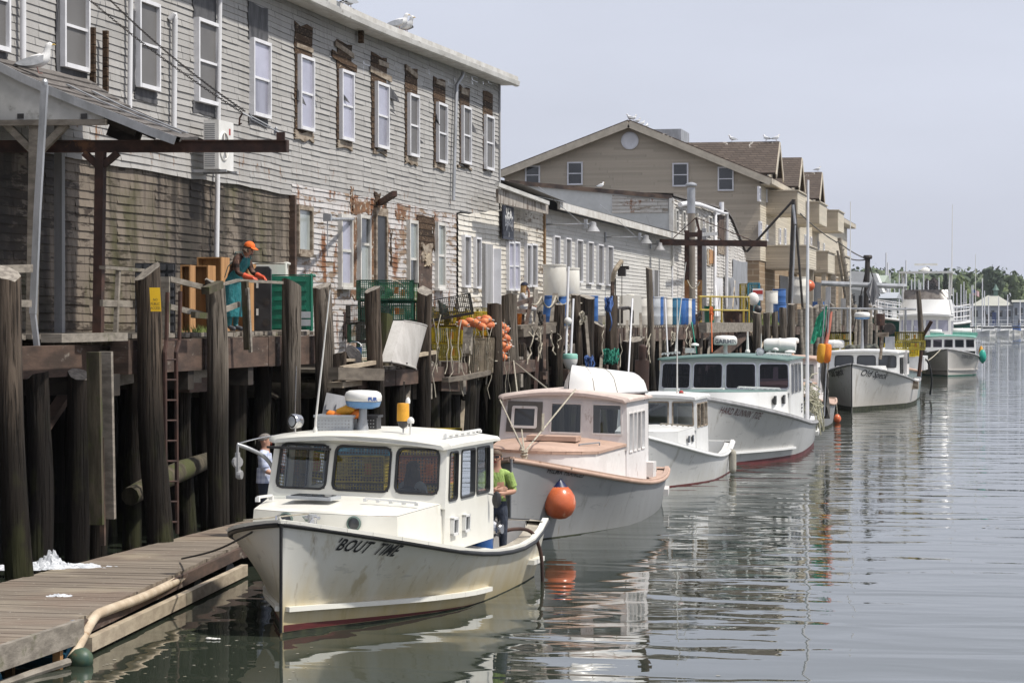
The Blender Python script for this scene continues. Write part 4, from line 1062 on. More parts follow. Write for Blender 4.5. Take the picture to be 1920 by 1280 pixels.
 # loose timbers
def stick(name,label,cat,pts,wd,h,m,group=None):
 mb=MB()
 for a,b in zip(pts,pts[1:]):mb.beam(a,b,wd,h)
 return tag(mb.build(name,M[m],None),label,cat,group)
for px,pb,pt,lab in((176,983,660,'left of the two mossy planks hanging upright under the deck'),(198,972,659,'right of the two mossy planks hanging upright under the deck')):
 stick('fender_plank',lab,'plank',[on_x(px,pt,-13.45),on_x(px+6,pb,-13.45)],.2,.09,'moss_wood' if px<190 else 'plank_gray','mossy fender planks')
stick('fender_post','thin square post behind the two mossy planks reaching down to the float','post',[on_x(192,820,-13.52),on_x(193,1022,-13.52)],.07,.07,'timber')
mb=MB();pts=[on_x(244,930,-14.0),on_x(290,905,-14.0),on_x(345,880,-14.0),on_x(406,856,-14.2)]
mb.tube(pts,[.15,.17,.18,.13],9);tag(mb.build('fallen_log',M['moss_wood'],None,smooth=50),'mossy fallen log wedged slanting between the piles','log')
for i,(a,b,c,d,X,wd)in enumerate(((340,700,385,702,-14.2,.3),(345,722,382,720,-14.2,.25),(200,708,240,700,-14.3,.3),(120,745,66,825,-14.5,.1),(630,745,690,752,-13.4,.28),(820,720,868,722,-13.2,.3),(905,770,955,776,-13.3,.3),(835,690,868,692,-13.0,.3))):
 stick('cross_timber',('upper of two short timbers right of the ladder under the high deck','lower of two short timbers right of the ladder under the high deck','short timber between the mossy planks and the notice pile','slanting brown board beside the leftmost pile under the deck','short dark timber below the pale squared beam','gray timber below the curved plank of the hanging traps','brown timber left of the salmon roofed cabin','small gray timber end under the yellow traps')[i],'timber',[on_x(a,b,X),on_x(c,d,X+.05)],.2,wd,'timber' if i%2 else 'plank_gray','short timbers across the piles')
stick('fender_beam','long pale squared beam on posts in front of the lower deck','beam',[on_x(625,700,-12.9),on_x(712,702,-12.75)],.2,.24,'drift')
stick('loose_board','pale board lying on the lower deck beside the white tub','board',[on_x(632,676,-13.3),on_x(690,672,-13.6)],.3,.05,'pale_wood')
stick('loose_board','long pale slanting rail board under the white tub','board',[on_x(640,690,-12.85),on_x(815,660,-12.85)],.08,.08,'pale_wood')
stick('loose_board','pale triangular board end under the fender beam','board',[on_x(628,722,-13.0),on_x(690,714,-13.3)],.3,.1,'pale_wood')
stick('curved_plank','weathered curved plank along the lower deck edge below the hanging traps','plank',[on_x(835,712,-12.7),on_x(870,708,-12.7),on_x(915,698,-12.7)],.15,.1,'drift')
for i,(px,py)in enumerate(((760,760),(862,800),(1000,740),(1012,715))):
 stick('leaning_pole',('thin leaning stake behind the radar dome','thin leaning stake behind the orange stick buoy','rust brown leaning stake behind the salmon cabin','slim leaning stake left of the dinghy')[i],'pole',[on_x(px,py+60,-13.1),on_x(px+8,py-70,-13.2)],.09,.09,('plank_gray','pale_wood','rust','plank_gray')[i])
 # ---- railing along the high deck: each piece nailed by hand
rail=thing('wharf_railing','rough gray board railing along the edge of the high deck','railing',(XD,42,DECK_Z))
def rbar(x0,y0,x1,y1,wd,h,X=-13.75,m='plank_gray',name='rail'):
 mb=MB();mb.beam(on_x(x0,y0,X),on_x(x1,y1,X),wd,h);mb.build(name,M[m],rail)
rbar(-30,506,58,503,.06,.11);rbar(-20,568,56,569,.06,.1,X=-14.0)
rbar(192,501,266,507,.10,.05);rbar(190,568,250,570,.05,.1);rbar(222,503,217,627,.06,.08,name='post')
rbar(318,523,395,542,.05,.09);rbar(318,575,390,592,.05,.09);rbar(385,545,412,533,.14,.12,X=-13.4,m='moss_wood')
rbar(410,535,447,525,.09,.04,X=-13.6);rbar(447,526,530,530,.09,.05,X=-13.6);rbar(410,585,448,570,.05,.09,X=-13.6)
rbar(309,519,309,628,.16,.05,m='plank_gray',name='post');rbar(459,527,464,655,.1,.13,X=-13.45,m='moss_wood',name='post');rbar(464,540,470,660,.05,.1,X=-13.4,name='post')
rbar(362,590,385,592,.08,.1,X=-13.4,m='moss_wood')
# ladder
ld=thing('pier_ladder','rusty iron ladder running down the wharf face beside the yellow notice pile','ladder',on_x(320,990,-13.3))
X=-13.25
for a,t in((312,548),(336,546)):
 mb=MB();mb.tube([on_x(a+2,t,X),on_x(a,638,X),on_x(a-3 if a<320 else a-6,660,X),on_x(a-1 if a<320 else a-4,1000,X)],.035,6);mb.build('rail',M['rust'],ld)
for i in range(12):
 y=636+i*38 if i else 637
 mb=MB();mb.cyl(on_x(311,y,X),on_x(332,y,X),.018,n=6);mb.build('rung',M['rust'],ld)
 # notice
ns=thing('notice','yellow plastic notice nailed to the leaning log pile','sign',on_x(294,583,-13.3))
p0,p1=on_x(288,540,-13.33),on_x(303,583,-13.33)
cx,cz=(p0.x+p1.x)/2,(p0.z+p1.z)/2
uy=V(sin(.32),cos(.32),0);ux=V(cos(.25),-.25,0).normalized()
ux=V(cos(YAW),sin(YAW),0);fwd=V(-sin(YAW),cos(YAW),0)
ctr=(p0+p1)/2-fwd*.0+V(.02,-.16,0)
mb=MB();wd,hh=.165,.185*2
mb.prism([ctr+ux*(a*wd)+V(0,0,b*hh/1.0)+ux*(b*-.02)for a,b in((-.5,-.5),(.5,-.5),(.5,.5),(-.5,.5))],fwd*.008)
mb.build('plate',M['sign_yellow'],ns)
for body,z in(('NO',-.02),('PUBLIC',-.085),('ACCESS',-.15)):
 put_text(ns,body,.055,lambda x,y,z=z:ctr+ux*x+V(0,0,z+y)-fwd*.006,M['letter_black'],xscale=.8)
 # ---- canopy on posts, hoist beam, chains
cp=thing('loading_canopy','gray shingled lean-to canopy on timber posts at the left of the warehouse','canopy',(-15,38,DECK_Z))
Yc=37.5
A=on_y(-46,104,Yc);A.x=WX;B=on_y(330,264,Yc);C=V(-14.2,41.6,on_x(364,262,-14.2).z);D=V(WX,42.2,A.z+.05)
mb=MB()
n=(B-A).cross(D-A).normalized();n=n if n.z>0 else-n
N_=10
def rp(u,v):return A.lerp(B,u).lerp(D.lerp(C,u),v)+V(0,0,-.12*sin(pi*u)*.4-.05*v*sin(pi*u)+.02*nz(u*5,v*5))
for i in range(N_):
 rows=[[rp(i/N_,j/8)+n*.045 for j in range(9)],[rp((i+1)/N_+.015,j/8)+n*(.075+.01*nz(i*3))for j in range(9)],[rp((i+1)/N_+.015,j/8)+n*.0 for j in range(9)]]
 mb.sheet(rows)
mb.build('shingles',M['roof_dark'],cp)
mb=MB();mb.sheet([[rp(i/6,j/4)-n*.03 for j in range(5)]for i in range(7)]);mb.build('roof_boards',M['timber_dark'],cp)
mb=MB();pts=[rp(i/8,0)+V(0,-.05,-.0)for i in range(9)]
for a,b in zip(pts,pts[1:]):mb.beam(a,b,.05,.13)
mb.build('rake_trim',M['galv'],cp)
for v in(.35,.66):
 mb=MB();pts=[rp(u,v)+n*.10 for u in(.3,.5,.7,.85,.97)]
 for a,b in zip(pts,pts[1:]):mb.beam(a,b,.10,.02)
 mb.build('flashing',M['pale_wood']if False else M['galv'],cp)
 # white gable panel with two dark holes
zb=on_y(100,207,Yc).z;xr=on_y(196,226,Yc+.05).x;zb2=on_y(100,226,Yc).z
mb=MB()
def gz(x):return A.z+(B.z-A.z)*(x-A.x)/(B.x-A.x)-.07
mb.prism([V(A.x,Yc+.02,zb2),V(xr,Yc+.02,zb2),V(xr,Yc+.02,max(gz(xr),zb2+.01)),V(A.x,Yc+.02,gz(A.x))],V(0,.03,0))
mb.build('gable_panel',wmat('mildewed white panel',(.50,.50,.49),(.38,.38,.37),(1,1,1),c3=(.12,.115,.10),s3=(2.2,2.2,2.6),t3=(.50,.68),rough=.6),cp)
for px in(38,157):
 mb=MB();p=on_y(px,218,Yc);mb.box((p.x,Yc+.015,p.z),(.105,.03,.08));mb.build('vent_hole',M['black_plastic'],cp)
mb=MB();p,q=on_y(-60,231,Yc),on_y(199,229,Yc);mb.beam(p+V(0,.03,0),q+V(0,.03,0),.10,.09);mb.build('tie_beam',M['plank_gray'],cp)
def post(px0,py0,px1,py1,Y,wd,m,name='post'):
 mb=MB();mb.beam(on_y(px0,py0,Y),on_y(px1,py1,Y),wd,wd,up=(0,1,0));mb.build(name,M[m],cp)
post(66,236,60,626,37.62,.15,'plank_gray');post(189,285,184,627,37.9,.145,'rust')
post(12,233,62,283,37.62,.11,'plank_gray','brace');post(125,233,76,283,37.62,.11,'plank_gray','brace')
post(158,287,186,312,37.9,.1,'rust','brace');post(221,287,192,312,37.9,.1,'rust','brace')
for i in range(5):
 mb=MB();y=Yc+.3+i*.95;mb.beam(V(WX,y,A.z-.12),V(-13.9,y,A.z-.12+(B.z-A.z)*(2.6/3.3)),.06,.14);mb.build('rafter',M['timber_dark'],cp)
mb=MB();p=on_y(205,240,38.2);q=on_y(262,262,38.2);mb.beam(p,q,.08,.25);mb.build('brace',M['timber_dark'],cp)
for px,X2 in((10,0),):
 mb=MB();mb.beam(V(WX+.35,40.2,DECK_Z),V(WX+.35,40.2,7.3),.14,.14);mb.build('post',M['gray_post'],cp)
hb=thing('hoist_beam','dark rusted steel beam reaching out from under the lean-to canopy over the water','beam',(-14,37.4,6.5))
Yh=37.95
p,q=on_y(-90,275,Yh),on_y(538,274,Yh);hx=(q-p)
mb=MB();hgt=.175
mb.beam(p+V(0,0,hgt/2),q+V(0,0,hgt/2),.13,.02);mb.beam(p-V(0,0,hgt/2),q-V(0,0,hgt/2),.13,.02);mb.beam(p,q,.04,hgt)
mb.box(q+V(.005,0,0),(.02,.14,hgt+.02));mb.build('girder',M['rust'],hb)
mb=MB();mb.box(q+V(-.10,0,.16),(.13,.05,.12));mb.build('lug',M['rust'],hb)
def chain(name,label,p,q,link=.065,r=.0065,m='black_iron',every=2,drop=.1):
 pts=sag(p,q,drop,24);L=(Vector(q)-Vector(p)).length;n=int(L/link);mb=MB()
 for i in range(n):
  t=(i+.5)/n;k=min(int(t*24),23);c=pts[k].lerp(pts[k+1],t*24-k);d=(pts[k+1]-pts[k]).normalized()
  s=d.cross(V(0,0,1)).normalized();u=s if i%2 else d.cross(s)
  a,w_=link*.66,link*.26
  loop=[c+d*(a*cos(2*pi*j/8))+u*(w_*sin(2*pi*j/8))for j in range(9)]
  mb.tube(loop,r,4,caps=False)
 return tag(mb.build(name,M[m],None),label,'chain','chains holding the hoist beam')
tip=q+V(-.1,0,.2);mid=on_y(455,212,Yh)
chain('hoist_chain','lower of the two rusty chains slanting down from the wall to the hoist beam',on_x(120,-42,WX+.1),mid)
chain('hoist_chain','upper of the two rusty chains slanting down from the wall to the hoist beam',on_x(196,-10,WX+.1),mid+V(.02,.05,.03))
sh_=thing('turnbuckle','steel turnbuckle joining the chains to the end of the hoist beam','turnbuckle',mid)
mb=MB();d=(tip-mid);s=d.normalized().cross(V(0,1,0)).normalized()
for k in(-1,1):mb.tube([mid+d*.2+s*.018*k,mid+d*.72+s*.018*k],.011,5)
mb.tube([mid,mid+d*.25],.014,5);mb.tube([mid+d*.7,tip],.014,5);mb.tube([mid+d*.86+s*.04*cos(t)+V(0,0,1)*.04*sin(t)for t in[2*pi*i/8 for i in range(9)]],.012,4)
mb.build('body',M['galv'],sh_)
mb=MB();mb.tube([mid,mid+V(-.05,0,-.08),mid+V(-.06,0,-.2),mid+V(-.02,0,-.16)],.016,5);mb.build('hook',M['rust'],sh_)
# bent downspout hanging free
Yd=35.2
mb=MB();pts=[on_y(84,160,Yd),on_y(70,400,Yd),on_y(62,588,Yd),on_y(70,655,Yd),on_y(84,762,Yd-.1)]
mb.beam(pts[0],pts[1],.095,.075,up=(0,1,0));mb.beam(pts[1],pts[2],.095,.075,up=(0,1,0));mb.beam(pts[2],pts[3],.08,.06,up=(0,1,0));mb.beam(pts[3],pts[4],.085,.03,up=(0,1,0))
mb.lathe([(.045,0),(.05,.05),(.03,.09)],pts[0],10)
tag(mb.build('downspout',M['galv'],None),'bent gray downspout hanging loose in front of the canopy post','downspout')
# outdoor air conditioner
ac=thing('air_conditioner','white outdoor air conditioner on a bracket on the warehouse wall','air conditioner',on_x(405,322,WX+.3))
p=on_x(404,232,WX+.42);a0=yz(372,225,WX)[0]
pc=on_y(402,275,on_x(402,275,WX+.45).y);zt,zbm=on_y(402,226,pc.y).z,on_y(402,318,pc.y).z
dX=.42;Wd=.95
mb=MB();mb.box((pc.x,pc.y+Wd/2-.2,(zt+zbm)/2),(dX*.75,Wd,zt-zbm));mb.build('casing',M['white_plastic'],ac)
yf=pc.y+Wd/2-.2-Wd/2
for i in range(22):
 z=zbm+.06+(zt-zbm-.1)*i/22
 mb=MB();mb.box((pc.x-.03,yf-.003,z),(dX*.52,.012,.018))
 if i==0:keep=MB()
 keep.v and None
 o=len(keep.v);keep.v+=mb.v;keep.f+=[[q+o for q in f]for f in mb.f];keep.m+=mb.m
keep.build('side_grille',M['gray_post'],ac)
fx=pc.x+dX*.375;fc=V(fx,pc.y+.12,(zt+zbm)/2-.02)
mb=MB();mb.lathe([(.30,0),(.30,.02),(.27,.03),(.26,.0)],fc,24,R=RY(pi/2));mb.build('fan_ring',M['white_plastic'],ac,smooth=40)
mb=MB();mb.lathe([(.26,.004),(.02,.006)],fc,24,R=RY(pi/2));mb.build('fan_opening',M['gray_post'],ac)
mb=MB();[mb.beam(fc+V(.012,0,0),fc+V(.015,.26*cos(t),.26*sin(t)),.012,.07)for t in(0.4,1.65,2.9,4.15,5.4)];mb.build('fan_guard',M['tank_white'],ac)
mb=MB();mb.box((fx+.003,pc.y+.5,zt-.2),(.006,.09,.13));mb.build('badge',M['red'],ac)
mb=MB();mb.beam(V(WX,yf+.12,zbm-.03),V(pc.x+.28,yf+.12,zbm-.03),.05,.05);mb.beam(V(WX,yf+.8,zbm-.03),V(pc.x+.28,yf+.8,zbm-.03),.05,.05);mb.build('bracket',M['galv'],ac)
# ---------------------------------------------------------------- the floats by the first boat
E1=on_z(148,1162,.45);E0=V(E1.x+.12,14,.45);E2=on_z(446,1020,.45);E3=V(E2.x-.3,42,.45)
fl=thing('float_dock','plank topped floating dock along the foot of the piles','dock',((E1.x-13)/2,32,0))
def deckplanks(mb,ya,yb,xa0,xa1,xl=-13.3,wdt=.145):
 y=ya;R=random.Random(9)
 while y<yb:
  t=(y-ya)/(yb-ya);x1=xa0+(xa1-xa0)*t+R.uniform(-.02,.02)
  mb.box(((x1+xl)/2,y+wdt/2,.45-.025+R.uniform(-.003,.003)),(x1-xl,wdt-.005,.05));y+=wdt
mb=MB();deckplanks(mb,16,E1.y,E0.x,E1.x);deckplanks(mb,E1.y+.03,E2.y,E1.x-.06,E2.x);deckplanks(mb,E2.y,42,E2.x,E3.x)
t_=NT('worn float planks');pp=t_.pos()
n1=t_.noise(t_.map(pp,(.9,9,1)),1,5);n2=t_.noise(t_.map(pp,(.6,.6,.6),(2,2,2)),1,4);n3=t_.noise(t_.map(pp,(11,11,11)),1,5,.7);n4=t_.noise(t_.map(pp,(.45,.45,1),(7,1,0)),1,4)
wn_=t_.n('TexWhiteNoise',noise_dimensions='1D');sx_=t_.n('SeparateXYZ');t_.l(pp,sx_.inputs[0]);t_.l(t_.math('FLOOR',t_.math('DIVIDE',sx_.outputs[1],.145)),wn_.inputs['W'])
cc_=t_.mix(t_.step(n1,.3,.7),(.265,.225,.18),(.16,.132,.104));cc_=t_.mix(t_.math('MULTIPLY',wn_.outputs[0],.45),cc_,(.145,.12,.097));cc_=t_.mix(t_.math('MULTIPLY',t_.step(n4,.45,.62),.5),cc_,(.185,.13,.098))
cc_=t_.mix(t_.math('MULTIPLY',t_.step(n2,.5,.7),.5),cc_,(.38,.33,.24));cc_=t_.mix(t_.step(n3,.64,.68),cc_,(.46,.43,.37))
t_.base(cc_,.85,0,.3);t_.bump(n1,.5,.01)
mb.build('deck',t_.m,fl)
mb=MB();mb.beam(V(E0.x+.03,16,.33),V(E1.x+.03,E1.y,.33),.07,.27);mb.build('edge_board',M['plank_gray'],fl)
mb=MB();mb.beam(V(E1.x-.02,E1.y+.05,.33),V(E2.x+.05,E2.y,.33),.06,.16);mb.beam(E2+V(.05,0,-.12),E3+V(.05,0,-.12),.06,.2);mb.build('edge_board',M['timber'],fl)
mb=MB();mb.beam(on_z(165,1208,.13),V(E2.x+.30,E2.y-.6,.12),.10,.17);mb.build('waler',M['pale_wood'],fl)
for i,y in enumerate([18+2.4*k for k in range(13)]):
 if y>41:break
 x=interp([(14,E0.x),(E1.y,E1.x),(E2.y,E2.x),(42,E3.x)],y)
 mb=MB();mb.cyl((x-1.6,y,-.1),(x-.15,y,-.1),.27,n=14);mb.build('drum',M['teal_plastic']if y<30 else M['black_plastic'],fl,smooth=40)
for px in(34,124):
 p=on_z(px,1215,.2);mb=MB();mb.box((p.x-.1,p.y,.05),(.09,.09,.6));mb.build('post',M['new_wood'],fl)
mb=MB();pts=[on_z(-20,1290,.02),on_z(60,1262,.03),on_z(128,1240,.06)];mb.tube(pts,.045,7);mb.build('rub_pole',M['plank_gray'],fl)
mb=MB();mb.box(E1+V(-.03,-.02,-.06),(.12,.1,.12));mb.build('corner_bracket',M['galv'],fl)
mb=MB();pts=smoothpath([on_z(132,1240,.02),on_z(150,1205,.2),on_z(176,1158,.40),on_z(200,1144,.42),on_z(270,1118,.38),on_z(345,1082,.34),on_z(385,1062,.30),on_z(440,1042,.28)],4)
mb.tube(pts,.062,8);tag(mb.build('fender_hose',wmat('sunbleached hose',(.56,.47,.35),(.42,.33,.23),(3,3,3),rough=.7,c3=(.28,.17,.09),s3=(4,4,4),t3=(.6,.7)),None,smooth=60),'long cream coloured hose fixed along the edge of the float','hose')
p=on_z(152,1236,.06);mb=MB();mb.lathe([(.02,-.16),(.1,-.13),(.135,-.02),(.12,.08),(.06,.13),(.02,.14)],p,14,R=RX(.5)@RY(1.1));tag(mb.build('float_buoy',wmat('weedy green buoy',(.03,.07,.05),(.06,.09,.05),(8,8,8),c3=(.14,.08,.05),s3=(9,9,9),t3=(.6,.7),rough=.5),None,smooth=60),'dark green weedy buoy afloat at the corner of the float','buoy')
# ice dumped on the float
mb=MB();R=random.Random(3);c0=on_z(95,1062,.45);rows=[]
for i in range(34):
 r=[]
 for j in range(70):
  a=-.95+1.9*j/69;b=-.42+.84*i/33
  edge=1-(abs(a+.05)/.85)**1.5-(abs(b)/.36)**2+.9*nz(a*4,b*4,3)+.35*nz(a*14,b*14)
  hgt=.055*max(0,edge)**.7+.17*math.exp(-((a-.02)/.10)**2-(b/.09)**2)*(1+.5*nz(a*22,b*22))+.05*math.exp(-((a+.12)/.12)**2-(b/.1)**2)
  hgt*=1+.55*nz(a*40,b*40,7)
  r.append(c0+ux*a+V(0,b,max(hgt,0)-.012+(.012*nz(a*60,b*60)if hgt>.01 else 0)))
 rows.append(r)
mb.sheet(rows)
tag(mb.build('ice_heap',M['ice'],None),'small heap of white crushed ice on the float','ice')
mb=MB();c0=on_z(112,1117,.45)
mb.sheet([[c0+ux*(-.16+.32*j/16)+V(0,-.07+.14*i/10,max(0,.022*(1.2-(abs(j-8)/8)**2-(abs(i-5)/5)**2+1.2*nz(j*.5,i*.5,2)))-.004)for j in range(17)]for i in range(11)])
tag(mb.build('ice_spill',M['ice'],None),'small white spill on the worn planks of the float','ice')
p=on_z(398,1197,.01);mb=MB();R=random.Random(2)
for i in range(7):mb.ball(p+V(R.gauss(0,.04),R.gauss(0,.03),.005),(R.uniform(.02,.05),R.uniform(.02,.04),.012),6,4)
tag(mb.build('floating_litter',M['old_white'],None),'scrap of white litter floating in the dark water by the float','litter')
# ================================================================ boats (local frame: origin on the waterline at the stem, +y aft, +x towards the channel)
class Hull:
 def __init__(s,L,B,zb,zm,zt,rake=.12,tm=.55,tr=.86,ps=2.3,pw=1.55,wl=.90,zmin=.74,q=1.7):
  s.L,s.Bh,s.zb,s.zm,s.zt,s.rake,s.tm,s.tr,s.ps,s.pw,s.wl,s.zmin,s.q=L,B/2,zb,zm,zt,rake,tm,tr,ps,pw,wl,zmin,q
 def sheer(s,t):
  return s.zm+(s.zb-s.zm)*(1-t/s.zmin)**2 if t<s.zmin else s.zm+(s.zt-s.zm)*((t-s.zmin)/(1-s.zmin))**2
 def aft(s,t):return 1-(1-s.tr)*((t-s.tm)/(1-s.tm))**2.2
 def bs(s,t):
  t=max(t,0)
  return s.Bh*((1-(1-t/s.tm)**s.ps)**.9 if t<s.tm else s.aft(t))
 def bw(s,t):
  t=max(t,0)
  return s.Bh*s.wl*((1-(1-t/s.tm)**s.pw)**1.25 if t<s.tm else s.aft(t))
 def x(s,t,z):
  sh=s.sheer(t);v=min(max(z/sh,0),1.15)
  q=1.0+(s.q-1)*max(0,1-t/s.tm)
  return s.bw(t)+(s.bs(t)-s.bw(t))*v**q
 def y(s,t,z):return t*s.L-s.rake*(max(z,0)/s.zb)*(1-t)**4
 def pt(s,t,z,side=1,off=0.0):
  x=s.x(t,z)
  return V(side*(x+off),s.y(t,z),z)
 def at(s,y,z,side=1,off=0.0):
  """point of the side at a distance y aft of the stem"""
  t=max(0.0,y/s.L)
  for _ in range(4):t=max(0.0,(y+s.rake*(max(z,0)/s.zb)*(1-min(t,1))**4)/s.L)
  return V(side*(s.x(t,z)+off),y,z)
TS=[0,.004,.015,.035,.065,.10,.15,.21,.28,.36,.45,.55,.65,.75,.85,.93,1.0]
def build_hull(b,H,paint,boot,boot_z=.07,rail=M['black_rubber'],rail_r=.035,transom=True,deck=M['deck_gray'],deck_t=.42,wash=M['washboard'],wash_w=.26,sole_z=.35,stem=None,strake=None,rail2=None,inner=None):
 mb=MB();rows=[]
 for t in TS:
  zs=[-.5,-.12,boot_z*.5]+[boot_z+(H.sheer(t)-boot_z)*v for v in(0,.14,.3,.46,.62,.78,.9,1)]
  r=[]
  for z in zs:
   if z<0:p=V(H.bw(t)*(1 if z>-.3 else.55)+.012,H.y(t,0),z)
   else:p=H.pt(t,z)
   r.append(p+V(.012,0,0))
  rows.append([V(-p.x,p.y,p.z)for p in r[::-1]]+r)
 n=len(rows[0])
 o=len(mb.v);mb.v+=[p for r in rows for p in r]
 for i in range(len(TS)-1):
  for j in range(n-1):
   if j==n//2-1:mi=1
   else:
    jj=j if j>=n//2 else n-2-j
    mi=1 if jj-n//2<3 else 0
   mb.f.append((i*n+j,i*n+j+1,(i+1)*n+j+1,(i+1)*n+j));mb.m.append(mi)
 k=len(TS)-1
 mb.f.append([k*n+j for j in range(n)]);mb.m.append(0)
 mb.f.append([j for j in range(n)]);mb.m.append(0)
 mb.build('hull',[paint,boot],b,smooth=38,world=False)
 # rails along the sheer, round the stern
 for side in(-1,1):
  mb=MB();pts=[H.pt(t,H.sheer(t)-rail_r*.6,side,.025)for t in TS];mb.tube(pts,rail_r,7);mb.build('rub_rail',rail,b,world=False,smooth=60)
  if rail2:
   mb=MB();pts=[H.pt(t,H.sheer(t)+.015,side,-.015)for t in TS]
   for a,c in zip(pts,pts[1:]):mb.beam(a,c,.09,.045)
   mb.build('toe_rail',rail2,b,world=False)
  if strake:
   mb=MB();z0,z1,t1,m_=strake
   pts=[H.pt(t,z0+(z1-z0)*(t/t1),side,.035)for t in[.006+(t1-.006)*i/12 for i in range(13)]]
   for a,c in zip(pts,pts[1:]):mb.beam(a,c,.10,.06)
   mb.build('spray_rail',m_,b,world=False)
 mb=MB();mb.tube([H.pt(1,H.sheer(1)-.03,-1,.02)+V(0,.02,0),H.pt(1,H.sheer(1)-.03,1,.02)+V(0,.02,0)],rail_r,7);mb.build('stern_rail',rail,b,world=False)
 if stem:
  mb=MB();mb.tube([V(0,H.y(0,z)-.018,z)for z in[boot_z+(H.zb-boot_z)*i/6 for i in range(7)]],.022,6);mb.build('stem_band',stem,b,world=False)
  # foredeck, washboards, cockpit
 tt=[t for t in TS if t<deck_t]+[deck_t]
 mb=MB();mb.sheet([[V(H.bs(t)*f,H.y(t,H.sheer(t)),H.sheer(t)-.02+.07*H.bs(t)*(1-f*f))for f in(-1,-.5,0,.5,1)]for t in tt]);mb.build('foredeck',deck,b,world=False,smooth=40)
 ta=[deck_t]+[t for t in TS if t>deck_t]
 mb=MB()
 for side in(-1,1):
  mb.sheet([[V(side*H.bs(t),t*H.L,H.sheer(t)-.012),V(side*(H.bs(t)-wash_w),t*H.L,H.sheer(t)+.005),V(side*(H.bs(t)-wash_w),t*H.L,H.sheer(t)-.05)]for t in ta])
 t=1.0;mb.add([V(-H.bs(1),H.L,H.sheer(1)-.012),V(H.bs(1),H.L,H.sheer(1)-.012),V(H.bs(1),H.L-wash_w,H.sheer(1)+.004),V(-H.bs(1),H.L-wash_w,H.sheer(1)+.004)],[(0,1,2,3)])
 mb.build('washboard',wash,b,world=False)
 mb=MB()
 for side in(-1,1):mb.sheet([[V(side*(H.bs(t)-wash_w+.01),min(t*H.L,H.L-wash_w),H.sheer(t)),V(side*(H.bs(t)-wash_w+.01),min(t*H.L,H.L-wash_w),sole_z)]for t in ta])
 mb.sheet([[V(-H.bs(t)+wash_w,t*H.L,sole_z),V(H.bs(t)-wash_w,t*H.L,sole_z)]for t in ta])
 mb.add([V(-H.bs(1)+wash_w,H.L-wash_w,sole_z),V(H.bs(1)-wash_w,H.L-wash_w,sole_z),V(H.bs(1)-wash_w,H.L-wash_w,H.sheer(1)),V(-H.bs(1)+wash_w,H.L-wash_w,H.sheer(1))],[(0,1,2,3)])
 mb.build('cockpit',inner or deck,b,world=False)
class Pan:
 """four-cornered wall panel with holes: bl, br, tr, tl seen from outside"""
 def __init__(s,bl,br,tr,tl):
  s.q=[Vector(p)for p in(bl,br,tr,tl)]
  s.n=(s.q[1]-s.q[0]).cross(s.q[3]-s.q[0]).normalized()
  s.W=((s.q[1]-s.q[0]).length+(s.q[2]-s.q[3]).length)/2;s.Hh=((s.q[3]-s.q[0]).length+(s.q[2]-s.q[1]).length)/2
 def p(s,u,v,off=0.0):return s.q[0].lerp(s.q[1],u).lerp(s.q[3].lerp(s.q[2],u),v)+s.n*off
 def wall(s,mb,holes,th=.05,mi=0):
  us=sorted({0,1,*[h[0]for h in holes],*[h[1]for h in holes]});vs_=sorted({0,1,*[h[2]for h in holes],*[h[3]for h in holes]})
  for a,c in zip(us,us[1:]):
   for d,e in zip(vs_,vs_[1:]):
    mu,mv=(a+c)/2,(d+e)/2
    if any(h[0]<mu<h[1]and h[2]<mv<h[3]for h in holes):continue
    mb.prism([s.p(a,d),s.p(c,d),s.p(c,e),s.p(a,e)],-s.n*th,mi)
 def loop(s,h,grow,rad,n=5):
  """rounded outline round the hole, in metres"""
  u0,u1,v0,v1=h[0]*s.W-grow,h[1]*s.W+grow,h[2]*s.Hh-grow,h[3]*s.Hh+grow
  rad=min(rad,(u1-u0)/2.01,(v1-v0)/2.01);out=[]
  for cx,cy,a0 in((u1-rad,v1-rad,0),(u0+rad,v1-rad,pi/2),(u0+rad,v0+rad,pi),(u1-rad,v0+rad,1.5*pi)):
   for i in range(n+1):a=a0+pi/2*i/n;out.append((cx+rad*cos(a),cy+rad*sin(a)))
  return out
 def frame(s,mb,h,rad=.07,wd=.03,grow=.02,out=.018,inn=-.03,mi=0):
  A_=s.loop(h,grow,rad+grow);B_=s.loop(h,grow-wd,max(rad-.01,.005));N=len(A_)
  P=[]
  for(ax,ay),(bx,by)in zip(A_,B_):
   for(x,y),o in(((ax,ay),0.001),((ax,ay),out),((bx,by),out),((bx,by),inn)):P.append(s.p(x/s.W,y/s.Hh,o))
  F=[]
  for i in range(N):
   j=(i+1)%N
   for k in range(3):F.append((i*4+k,j*4+k,j*4+k+1,i*4+k+1))
  mb.add(P,F,mi)
  # fillers behind the rounded corners
  for(u,v,k)in((h[1],h[3],0),(h[0],h[3],1),(h[0],h[2],2),(h[1],h[2],3)):
   c=s.p(u,v,.0);seg=B_[k*6:(k+1)*6]
   P=[c]+[s.p(x/s.W,y/s.Hh,.0)for x,y in seg]
   mb.add(P,[(0,i,i+1)for i in range(1,6)],mi)
 def pane(s,mb,h,off=-.02):mb.add([s.p(h[0],h[2],off),s.p(h[1],h[2],off),s.p(h[1],h[3],off),s.p(h[0],h[3],off)],[(0,1,2,3)])
 def window(s,b,h,fr,gl,rad=.07,wd=.03,grow=.02,out=.018,name='window'):
  mb=MB();s.frame(mb,h,rad,wd,grow,out);f=mb.build(name,fr,b,world=False,smooth=40)
  mb=MB();s.pane(mb,h);mb.build('pane',gl,f,world=False);return f
